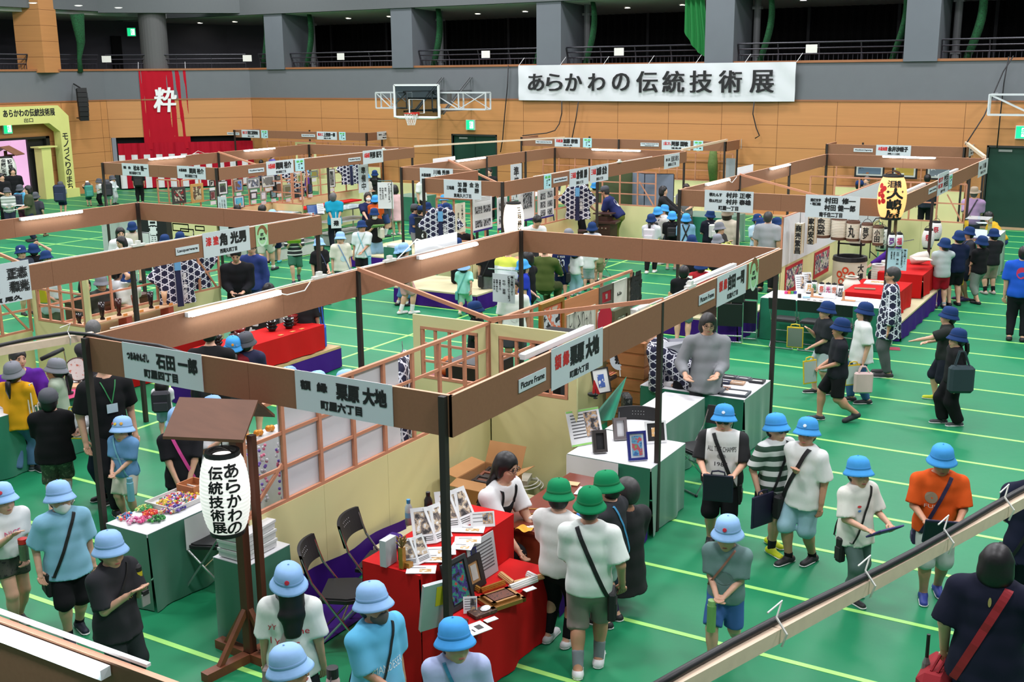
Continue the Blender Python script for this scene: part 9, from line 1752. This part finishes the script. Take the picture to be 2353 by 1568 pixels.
for da,zz in((-.62,.48),(-.95,.52),(-.70,.36),(-1.05,.38),(-.62,.28),(-1.0,.26),(-.8,.44)):
 r=float(np.interp(zz,[p[1]for p in pm],[p[0]for p in pm]));w8=[]
 for q in ls_(0,2*PI,15)[:-1]:z_=zz+.043*sn_(q);rr=float(np.interp(z_,[p[1]for p in pm],[p[0]for p in pm]))+.003;a=a0+da+.043*cs_(q)/rr;w8.append((C0[0]+rr*cs_(a),C0[1]+rr*sn_(a),C0[2]+z_))
 mb.poly(w8)
mb.B('red_disc',M((206,30,34),.6,qa=0),b_);t=qb('lantern_pole','brown pole holding up the large lit lantern','pole',(-3.87,18.84,0));mb=MB();mb.bar((-3.87,18.84,0),(-3.87,18.84,2.72),.045,.045);mb.bar((-3.87,18.84,2.72),(-3.93,18.72,2.76),.03,.03);mb.B('pole',qj((112,84,56),.6,axis=2),t)
wq('f',18.45,(2041,570),(2086,572),1.20,[('職人体験コーナー',.38,.47,.13,.085),('「提灯に名前を書きます」',.24,.44,.10,.066),('村田 健一郎',.02,.34,.14,.10),('体験料千円',-.16,.34,.09,.075),('毎日開催中',-.30,.34,.09,.075)],'pale blue notice in vertical writing on the lantern stall corner post',kw=M((176,206,216),.6,qa=0),z3=.0006)
for i,(q,ch,z9,l)in en_([((2048,566),'夢',(120,40,150),'small white lantern with a purple character beside the corner post'),((2066,566),'福',(220,40,90),'small white lantern with a pink red character beside the corner post')]):p=wz(*q,18.42);w1(l,p,.06,.19,'egg',9,.002,M((230,230,228),.8,qa=0),qk,.018,[(ch,0,.8,.085,.13)],cols=(M(z9,.6,qa=0),),j6=.04)
mb=MB();a,b=wz(2030,563,18.5),wz(2100,551,18.5);mb.tube([a,b],.008,5);qv(mb.B('sign_bracket',z2,w0=a),'metal arm holding the pale blue notice and small lanterns','bracket')
for i,(q,l)in en_([((2142,575),'white and red striped lantern in an iron hanger at the far red table, left'),((2160,555),'white lantern in an iron hanger at the far red table, right')]):p=at(*q,.78)+[-.15,.3,0];w1(l,p,.12,.36,'egg',12,.003,M((226,222,218),.8,qa=0),qk,.03,[('祭',0,.8,.12,.14)],cols=(M((200,40,60),.6,qa=0),),j6=.12)
mb=MB();p=at(2105,608,.8);mb.lathe(p+[0,.3,.08],[(0,-.16),(.09,-.16),(.11,0),(.09,.16),(0,.16)],14,R=yz(1.2));qv(mb.B('paper_lantern',M((226,222,210),.8),w0=p,qh=1),'pale lantern lying on its side on the far red table','paper lantern')
p=at(2200,560,.9);we('green covered counter with a glass box at the end of the lantern stall',-3.75,-3.1,24.2,26.4,.9,zg=v8);t=qb('glass_box','clear glass box on the end counter of the lantern stall','display box',(-3.4,24.6,.9));mb=MB();mb.bb((-3.65,24.4,.905),(-3.2,25.0,1.35));mb.B('glass',M((200,212,214),.05,qa=0,kind='glass'),t)
for i,(q,w,h,cols,l)in en_([((1997,393),.85,.38,[(40,36,40),(90,110,130),(150,90,60)],'dark framed row of three prints in the rightmost back booth'),((2078,395),.70,.40,[(216,196,80),(180,150,60),(226,226,210)],'black framed yellow print in the rightmost back booth'),((2163,397),.85,.42,[(216,216,216),(110,120,130),(226,226,226)],'black framed pale print at the right of the rightmost back booth')]):c=wz(*q,33.5);wi(l,[c[0],33.55,c[2]],EX,EZ,w,h,fc=(30,28,28),fw=.05,mc=(206,206,200),mw=.05,cols=cols,sc=3.)
c=wz(1638,385,33.5);mb=MB();mb.tube([(c[0],33.5,2.0),(c[0],33.48,1.5),(c[0]+.03,33.5,.98)],[.10,.16,.12],10);qv(mb.B('green_tassel',M((96,120,60),.8,qa=.3,qf=20),w0=(c[0],33.5,1),qh=1),'tall green bundle hanging in the middle back wall booth','decoration');c=wz(1678,395,33.0);mb=MB();mb.bb((c[0]-.15,33.0,1.0),(c[0]+.15,33.02,1.75));qv(mb.B('grey_notice',M((150,152,156),.7,qa=.1),w0=c),'grey upright notice behind the post of the middle back wall booth','notice')
t=qb('lantern_post','dark post with a gabled roof beside the pink doorway','lantern post',(-33.4,24.0,0));P0_=at(26,470,0);PX,PY=P0_[0]*.985,P0_[1]*.985;R_=A_([CR[0],CR[1],0]);R_=w6(R_);mb=MB();mb.bar((PX,PY,0),(PX,PY,1.9),.08,.08);mb.bar((PX,PY,1.75),A_([PX,PY,1.75])+R_*.3,.06,.06);mb.B('post',WD,t);rc=A_([PX,PY,1.75]);f_=A_([-R_[1],R_[0],0])
mb=MB();mb.slab([rc-R_*.55-f_*.35,rc-f_*.35+EZ*.28-R_*.0,rc+f_*.35+EZ*.28,rc-R_*.55+f_*.35],(0,0,.03));mb.slab([rc+R_*.5-f_*.35,rc+R_*.5+f_*.35,rc+f_*.35+EZ*.28,rc-f_*.35+EZ*.28],(0,0,.03));mb.B('roof',qj((128,84,62),.6),t);c=A_([PX,PY,.95])-f_*.28+R_*.12;w1('white paper lantern with black writing under the far roof by the doorway',c,.30,.74,'egg',20,.003,M((226,226,218),.8,qa=0),qk,.04,[('記録映像',.40,.95,.17,.17),('伝統に生きる',-.35,.96,.17,.118)],j6=.08)
we('green draped table with white top behind the far lantern',-35.2,-34.3,23.2,24.2,.72)
for i,y in en_((25.3,25.95)):mb=MB();mb.bb((-38.28,y-.27,.6),(-38.25,y+.27,2.1));o=qv(mb.B('portrait_panel',M((232,222,228),.7,qa=0),w0=(-38.26,y,1.3)),['pale panel with a portrait in the pink doorway, left','pale panel with a portrait in the pink doorway, right'][i],'panel');mb=MB();mb.bb((-38.25,y-.2,1.55),(-38.24,y+.2,2.0));mb.B('portrait',w9([(60,60,64),(150,146,146),(30,30,32)],6,wu=i),o)
t=qb('display_desk','pale display desk with a lit tube beyond the rear post','desk',at(310,560,0));c=at(318,575,0);mb=MB();mb.box(c+EZ*.45,(1.6,.6,.9),qt(.3));mb.B('desk_body',M((190,196,190),.5),t);mb=MB();mb.box(c+EZ*.92,(1.7,.7,.03),qt(.3));mb.B('desk_top',M((120,122,120),.3),t);mb=MB();mb.box(c+EZ*1.12,(1.0,.08,.04),qt(.3));mb.B('tube',bj,t)
t=qb('sign_stand','white metal sign stand with a notice above the lacquerware board','sign stand',at(330,640,0));c=at(335,650,0);mb=MB();mb.tube([c+[-.25,0,0],c+[-.25,0,1.1],c+[.25,0,1.1],c+[.25,0,0]],.015,6);mb.B('frame',M((214,216,216),.4),t);mb=MB();mb.box(c+EZ*.95,(.42,.01,.26));mb.B('notice_panel',M((220,222,220),.6,qa=0),t)
q7(s2,-1,(26,26,28),'black shoulder bag of the person in loose sky blue tee',qd=(.06,.16,.2))
t=ks(s1,'jar','jar with a red lid held by the person in the heart tee','jar');c=(s1.wr[0]+s1.wr[1])/2+[0,.09,.0];mb=MB();mb.lathe(c-[0,0,.09],[(0,0),(.036,.003),(.036,.13),(.03,.14)],14);mb.B('jar_body',M((96,110,84),.3,qa=.3,qf=30),t,q9=1);mb=MB();mb.lathe(c,[(.036,.05),(.036,.09),(0,.09)],14);mb.B('lid',M((206,40,40),.4,qa=0),t,q9=1)
t=ks(s3,'water_bottle','black and yellow bottle slung on the person in the washed black tee','water bottle');c=s3.T(.22)+A_([-.16,.06,0]);mb=MB();mb.lathe(c-[0,0,.09],[(0,0),(.035,.003),(.035,.15),(.02,.17),(0,.17)],12);mb.B('bottle_body',qk,t,q9=1);mb=MB();mb.lathe(c,[(.037,-.06),(.037,.03)],12);mb.B('yellow_sleeve',M((206,190,40),.5),t,q9=1);mb=MB();w8,N=ww(s3,-1,xx=.1);ze(mb,w8,N,.018);mb.B('strap',M((26,26,28),.7),t,q9=1)
t=ks(s3,'plastic_pouch','small clear pouch in the hands of the person in the washed black tee','pouch');c=(s3.wr[0]+s3.wr[1])/2+[0,.10,.02];mb=MB();jf(mb,c-[0,0,.05],(.07,.012,.09));mb.B('film',M((150,150,146),.2,qa=.1),t,q9=1);mb=MB();mb.box(c,(.05,.02,.03));mb.B('black_part',qk,t,q9=1)
q7(s4,1,(150,132,128),'beige strapped bag worn by the person with long black hair',je=(168,146,142),w_=.03,qd=(.06,.2,.18))
t=ks(s5,'water_bottle','pink clear bottle with a black lid held by the person in glasses at the bottom','water bottle');c=s5.T(.28)+A_([-.06,.22,.0]);mb=MB();mb.lathe(c-[0,0,.13],[(0,0),(.036,.003),(.04,.17),(.03,.2)],14);mb.B('bottle_body',M((206,170,170),.2,qa=0),t,q9=1,qh=1);mb=MB();mb.lathe(c,[(.034,.06),(.034,.12),(0,.12)],14);mb.B('lid',qk,t,q9=1);mb=MB();mb.tube([c+[.03,0,.08],c+[.08,0,.06],c+[.06,.0,-.03]],.004,5);mb.B('cord',qk,t,q9=1)
q7(s6,-1,(24,24,26),'thin black crossbody bag of the person in the grey mask',w_=.018);t=q7(s7,1,(60,44,90),'purple pouch on a teal strap worn by the person in lavender',je=(40,120,150),w_=.02,qd=(.05,.1,.12))
q7(s8,-1,(24,24,26),'black crossbody bag hanging at the hip of the person in taupe shorts',w_=.032,qd=(.06,.18,.22));q6(s8,'case',(206,210,206),'blue edged clipboard case under the arm of the person in taupe shorts',qd=(.24,.34,.02),wg=0,x2=s8.wr[1]+A_([.02,.02,-.12]),y5=80,wk=(40,140,196))
t=q6(s10,'case',(40,130,70),'green see-through case with blue edges hugged by the person in charcoal',qd=(.26,.26,.02),wg=12,x2=s10.T(.13)+A_([-.12,.06,.0]),y5=75,w2=(60,140,80),wk=(40,120,200));jn(s10,-1,(36,42,90),'navy printed bottle pouch at the hip of the person in charcoal',je=(70,150,200),fb=-.03)
q6(s15,'case',(26,24,44),'dark navy case held by the person with black sleeves',qd=(.27,.27,.02),wg=8,dz=-.10,w2=(30,28,50),wk=(30,28,52));q7(s15,1,(24,24,26),'black crossbody strap and pouch of the person with black sleeves',w_=.035,qd=(.05,.14,.2))
q6(s16,'case',(28,24,52),'dark navy case hanging from the hand of the person in the striped tee',qd=(.28,.30,.02),wg=0,x2=s16.wr[0]+A_([.05,.08,-.14]),y5=10,w2=(30,26,56),wk=(30,26,56));q7(s16,-1,(24,24,28),'black crossbody strap of the person in the striped tee',w_=.03,qd=(.05,.12,.14))
q7(s17,-1,(22,22,24),'black crossbody bag in front of the person in pale denim shorts',w_=.038,qd=(.08,.16,.22),fb=.10)
q6(s18,'tablet',(50,40,92),'purple edged tablet with a hanging strap looked at by the person in grey green trousers',qd=(.26,.19,.015),wg=55,w2=(60,84,96),wk=(70,54,120),wh=0,name='tablet',zk='tablet');q7(s18,-1,(24,26,24),'black bottle case on a strap at the side of the person in grey green trousers',w_=.02,qd=(.07,.07,.22))
q6(s19,'case',(26,24,48),'dark case with a hanging strap read by the person in orange',qd=(.28,.28,.02),wg=28,dz=-.06,w2=(30,28,56),wk=(32,28,60),wh=0);q7(s19,-1,(44,34,70),'dark purple crossbody strap over the orange tee',w_=.03,qd=(.05,.12,.14))
t=ks(s20,'water_bottle','green flask held by the person in the grey green tee','water bottle');c=(s20.wr[0]+s20.wr[1])/2+[.05,.06,-.16];mb=MB();mb.lathe(c-[0,0,.12],[(0,0),(.034,.004),(.034,.21),(0,.215)],16);mb.B('bottle_body',M((120,168,96),.4,qa=.04),t,q9=1);mb=MB();mb.lathe(c,[(.03,.09),(.03,.13),(0,.135)],14);mb.B('lid',M((150,190,120),.4),t,q9=1);mb=MB();w8,N=ww(s20,-1,xx=.06);ze(mb,w8,N,.016);mb.B('strap',M((150,100,84),.7),t,q9=1)
k4(g0,1,(146,22,34),'large red shoulder bag of the person with the black bob',qd=(.20,.42,.30),z7=0,dx=.0,zf=.06,name='red_bag');t=ks(g0,'bag_strap','wide red strap over the navy back at the bottom right','strap');w8,N=ww(g0,1,xx=-.08);mb=MB();ze(mb,w8,N,.05);mb.B('webbing',M((150,24,36),.7),t,q9=1)
t=ks(g0,'folded_umbrella','small folded grey umbrella hanging beside the red bag','umbrella');c=g0.wr[1]+A_([-.10,.0,-.02]);mb=MB();mb.tube([c-[0,0,.34],c-[0,0,.30],c-[0,0,.12],c-[0,0,.08]],[.01,.035,.025,.012],9);mb.B('canopy',M((110,110,106),.7,qa=.1),t,q9=1);mb=MB();mb.tube([c-[0,0,.1],c+[0,0,.08]],.012,7);mb.B('handle',qk,t,q9=1)
q7(s22,1,(22,22,24),'black bag of the person at the right edge',qd=(.1,.24,.28));q6(s22,'case',(130,90,190),'purple phone case held by the person at the right edge',qd=(.08,.16,.012),wg=30,wk=(150,110,200),wh=0,name='phone',zk='phone')
YC=(226,188,30)
q6(s23,'case',(190,196,190),'yellow rimmed pouch carried by the striding person in black shorts',qd=(.22,.30,.015),wg=6,x2=s23.wr[1]+A_([.03,.10,-.06]),y5=-62,w2=(170,186,180),wk=YC);q6(s24,'case',(120,130,120),'yellow rimmed clear board of the half hidden person',qd=(.22,.30,.015),wg=6,x2=s24.wr[0]+A_([0,.14,-.10]),y5=60,w2=(120,136,126),wk=YC);q6(s25,'case',(206,214,206),'yellow topped drawing pouch hanging from the white blouse',qd=(.22,.28,.015),wg=0,x2=s25.wr[1]+A_([.0,.08,-.20]),y5=-70,w2=(196,214,206),wk=YC);k4(s25,1,(220,190,186),'pale pink tote with a printed bow carried beside the yellow pouch',qd=(.08,.24,.28),dx=-.06,zf=.06)
k4(s27,1,(38,56,62),'dark blue green tote hanging behind the person all in black',qd=(.14,.30,.34),z7=1,zf=.16,dx=-.06);q6(s30,'case',(226,228,226),'white clipboard with yellow green rim beside the red shorts',qd=(.24,.32,.015),wg=0,x2=s30.T(.05)+A_([.13,-.02,.0]),y5=60,w2=(226,228,226),wk=(206,206,70));wj('paper_sheet','pale sheet held over the red table by the person in red shorts','sheet',at(2118,595,.95),.30,.36,25,(206,200,186))
q6(s31,'case',(120,130,120),'yellow rimmed grey case standing among the legs at the lantern counter',qd=(.26,.32,.02),wg=0,x2=s31.T(-.1)+A_([.12,.16,-.06]),y5=-30,w2=(140,146,140),wk=YC);q6(s33,'case',(150,150,90),'yellow rimmed case in the hands of the person in grey cropped trousers',qd=(.26,.32,.02),wg=18,dz=-.1,w2=(130,146,120),wk=YC);q6(s34,'case',(196,200,40),'bright yellow green folder read by the person in the spotted shirt',qd=(.24,.16,.012),wg=62,w2=(206,206,40),wk=(196,200,40),wh=0);jn(s32,-1,(40,60,110),'blue bottle on a strap worn by the middle person at the lantern counter')
q7(s35,1,(50,44,54),'dark crossbody strap over the lilac polo shirt',w_=.03);wj('paper_sheet','white sheet held by the person in yellow','sheet',at(2262,512,.95),.3,.3,20,(226,226,222))
w4(s40,(226,214,224),'pale pink and white rucksack on the white smock',qd=(.24,.10,.30));q6(s40,'case',(206,206,60),'yellow rimmed clipboard held by the white smock',qd=(.22,.26,.015),wg=45,wk=(206,206,60));w4(s43,(30,30,32),'black rucksack on the black printed tee',qd=(.2,.08,.22));w4(s41,(40,40,42),'black rucksack on the grey tee in the row of blue hats',qd=(.2,.08,.24));w4(s49,(206,206,200),'black and white rucksack beside the beige cardigan',qd=(.22,.10,.3))
q6(s47,'case',(226,230,226),'white clipboard with a yellow green rim above the rear board',qd=(.26,.32,.015),wg=40,wk=(190,206,80));q6(s50,'case',(226,226,220),'white sheet board read by the masked person in white',qd=(.24,.30,.012),wg=50,wk=(226,226,220),wh=0,name='paper_board');q6(s51,'case',(226,180,40),'yellow folder between the navy hats near the paper screen',qd=(.24,.2,.012),wg=55,w2=(226,180,40),wk=(226,180,40),wh=0);q7(s44,1,(24,24,26),'crossed black strap on the pale blue tee',w_=.03);q7(s44,-1,(24,24,26),'second crossed black strap on the pale blue tee',w_=.03,qd=(.05,.1,.1));k4(s48,1,(220,206,200),'pale pink bag beside the beige cardigan',qd=(.08,.26,.26))
q7(s69,1,(40,36,60),'dark strap of the purple bag on the royal blue tee',je=(30,30,40),qd=(.06,.2,.26),w_=.03);q7(s72,1,(90,170,160),'mint coloured strap and pouch on the mint tee',w_=.02);q7(s63,-1,(24,24,28),'black bag at the side of the football shirt',qd=(.08,.2,.2));q7(s73,1,(22,22,24),'black bag beside the black tee and grey shorts',qd=(.1,.2,.24))
q7(s80,1,(60,64,96),'navy spotted pouch on the frilled black tee',qd=(.05,.12,.18),w_=.02,fb=.06);jn(s81,1,(110,140,180),'blue strap with a bottle on the loose cream tee');jn(s82,1,(120,190,206),'pale blue bottle held on a strap by the white tee',fb=.12);q7(s82,-1,(150,170,150),'thin olive strap crossing the white tee with the pale blue bottle',w_=.012,qd=(.04,.1,.1));k4(s83,1,(222,214,196),'cream tote hanging from the masked person writing',qd=(.10,.28,.24),zf=.05);q6(s83,'case',(110,160,90),'green and yellow folder in the hands of the masked person',qd=(.28,.18,.03),wg=70,w2=(206,190,60),wk=(96,150,80),wh=0);q6(s85,'case',(226,190,40),'yellow flat case held below the board by the striped tee',qd=(.30,.18,.04),wg=60,w2=(230,196,50),wk=(120,150,70),wh=0)
w4(s89,(214,96,40),'orange rucksack near the pink dress',qd=(.24,.10,.3));q6(s93,'tablet',(40,40,44),'dark tablet held by the print booth',qd=(.2,.26,.012),wg=40,w2=(50,50,54),wk=(40,40,44),wh=0,name='tablet',zk='tablet');q6(s97,'case',(226,196,40),'yellow case held inside the instrument stall',qd=(.2,.2,.02),wg=40,w2=(226,196,40),wk=(226,196,40),wh=0);k4(s101,0,(196,186,80),'yellow green bag by the green cloth',qd=(.12,.3,.26),zf=.06)
k4(s116,0,(222,216,204),'white tote with a small red label hanging by the red lacquer counter',qd=(.10,.34,.36),z7=1,zf=.22);k4(s117,0,(40,90,190),'bright blue drawstring bag on the black tee at the lacquer counter',qd=(.10,.20,.34),z7=1,zf=.36,dx=.06);wj('papers','stack of papers on a small green stand beside the board','paper stack',at(912,565,.75),.35,.35,20,(206,204,190),th=.03);we('small green draped stand with papers beside the black lectern',*sorted([at(912,565,.75)[0]-.2,at(912,565,.75)[0]+.2]),at(912,565,.75)[1]-.2,at(912,565,.75)[1]+.25,.745)
q6(s133,'case',(226,190,40),'yellow case behind the lattice window at left',qd=(.24,.28,.03),wg=15,w2=(226,196,50),wk=(226,190,40));w4(s135,(40,44,60),'dark rucksack with a red line beside the olive tee');wj('paper_sheet','white paper held by the person in the olive tee','sheet',at(47,472,.95),.3,.22,30,(226,226,222));w4(s137,(36,46,74),'large navy rucksack beside the arch',qd=(.36,.2,.55));w4(g2,(60,140,124),'green rucksack beside the arch',qd=(.28,.14,.4));w4(s140,(40,40,46),'black and white rucksack by the print booth post',qd=(.34,.18,.46));w4(s142,(30,28,28),'black rucksack before the striped curtain',qd=(.30,.16,.46))
k4(s151,0,(216,206,190),'cream strap bag on the mustard tee',qd=(.06,.2,.2),z7=1,zf=.36);q6(g3,'case',(90,150,200),'yellow topped clipboard held by the person in camouflage shorts',qd=(.24,.30,.015),wg=15,x2=g3.wr[0]+A_([.08,.10,.03]),y5=-20,w2=(206,212,216),wk=(206,196,50));t=ks(k_,'lanyard','green lanyard with a name card on the black polo shirt','name card');b_=ws(k_);h=k_.h;mb=MB()
for s in(-1,1):
 w8=[]
 for q in ls_(0,1,8):
  z=k_.T(.31)[2]-(.13*h)*q;r=b_.ray_cast(Vector((s*.045*h*(1-q),.9,z)),Vector((0,-1,0)));w8.append((A_(r[0])if r[0]is not None else A_([s*.045*h*(1-q),.05*h,z]))+[0,.008,0])
 ze(mb,w8,EX,.012,False,C=k_.T(.22))
mb.B('ribbon',M((40,130,70),.6),t,q9=1);z=k_.T(.31)[2]-.13*h;r=b_.ray_cast(Vector((0,.9,z-.05)),Vector((0,-1,0)));c=A_(r[0])+[0,.012,0]if r[0]is not None else A_([0,.14,z-.05]);mb=MB();mb.box(c,(.11,.006,.09));mb.B('name_card',M((206,220,226),.4),t,q9=1)
jn(s155,1,(120,180,200),'pale blue flask on a strap held by the person with flower badges',lid=(110,160,180),fb=.13,L=.24);t=q7(s156,-1,(210,120,190),'pink bottle holder on a pink strap behind the black tee',je=(214,70,150),w_=.03,qd=(.09,.09,.2),fb=-.14,name='bottle_holder',zk='water bottle');t=ks(vn,'folded_umbrella','purple folded umbrella held below the sign','umbrella');c=vn.wr[0];mb=MB();mb.tube([c+[0,.06,.12],c+[0,.1,-.55]],[.014,.02],7);mb.B('canopy',M((96,70,150),.6),t,q9=1);mb=MB();mb.tube([c+[0,.06,.12],c+[0,.05,.2]],.008,6);mb.B('handle',qk,t,q9=1)
w4(vn,(40,40,48),'black bag behind the pale grey shorts',qd=(.22,.12,.26));q6(s164,'case',(214,216,206),'clear sheets held by the black tee before the chest booth stage',qd=(.22,.28,.015),wg=40,wk=(160,190,160),wh=0);q6(s165,'case',(206,214,206),'clipboard held by the red top before the chest booth stage',qd=(.22,.28,.015),wg=40,wk=(190,206,80));q6(g2,'case',(206,206,190),'clear board under the arm of the person with the green rucksack',qd=(.1,.14,.01),wg=40,wh=0);q6(s136,'case',(226,226,222),'small white booklet held beside the olive tee',qd=(.14,.1,.01),wg=70,wh=0,name='booklet',zk='booklet')
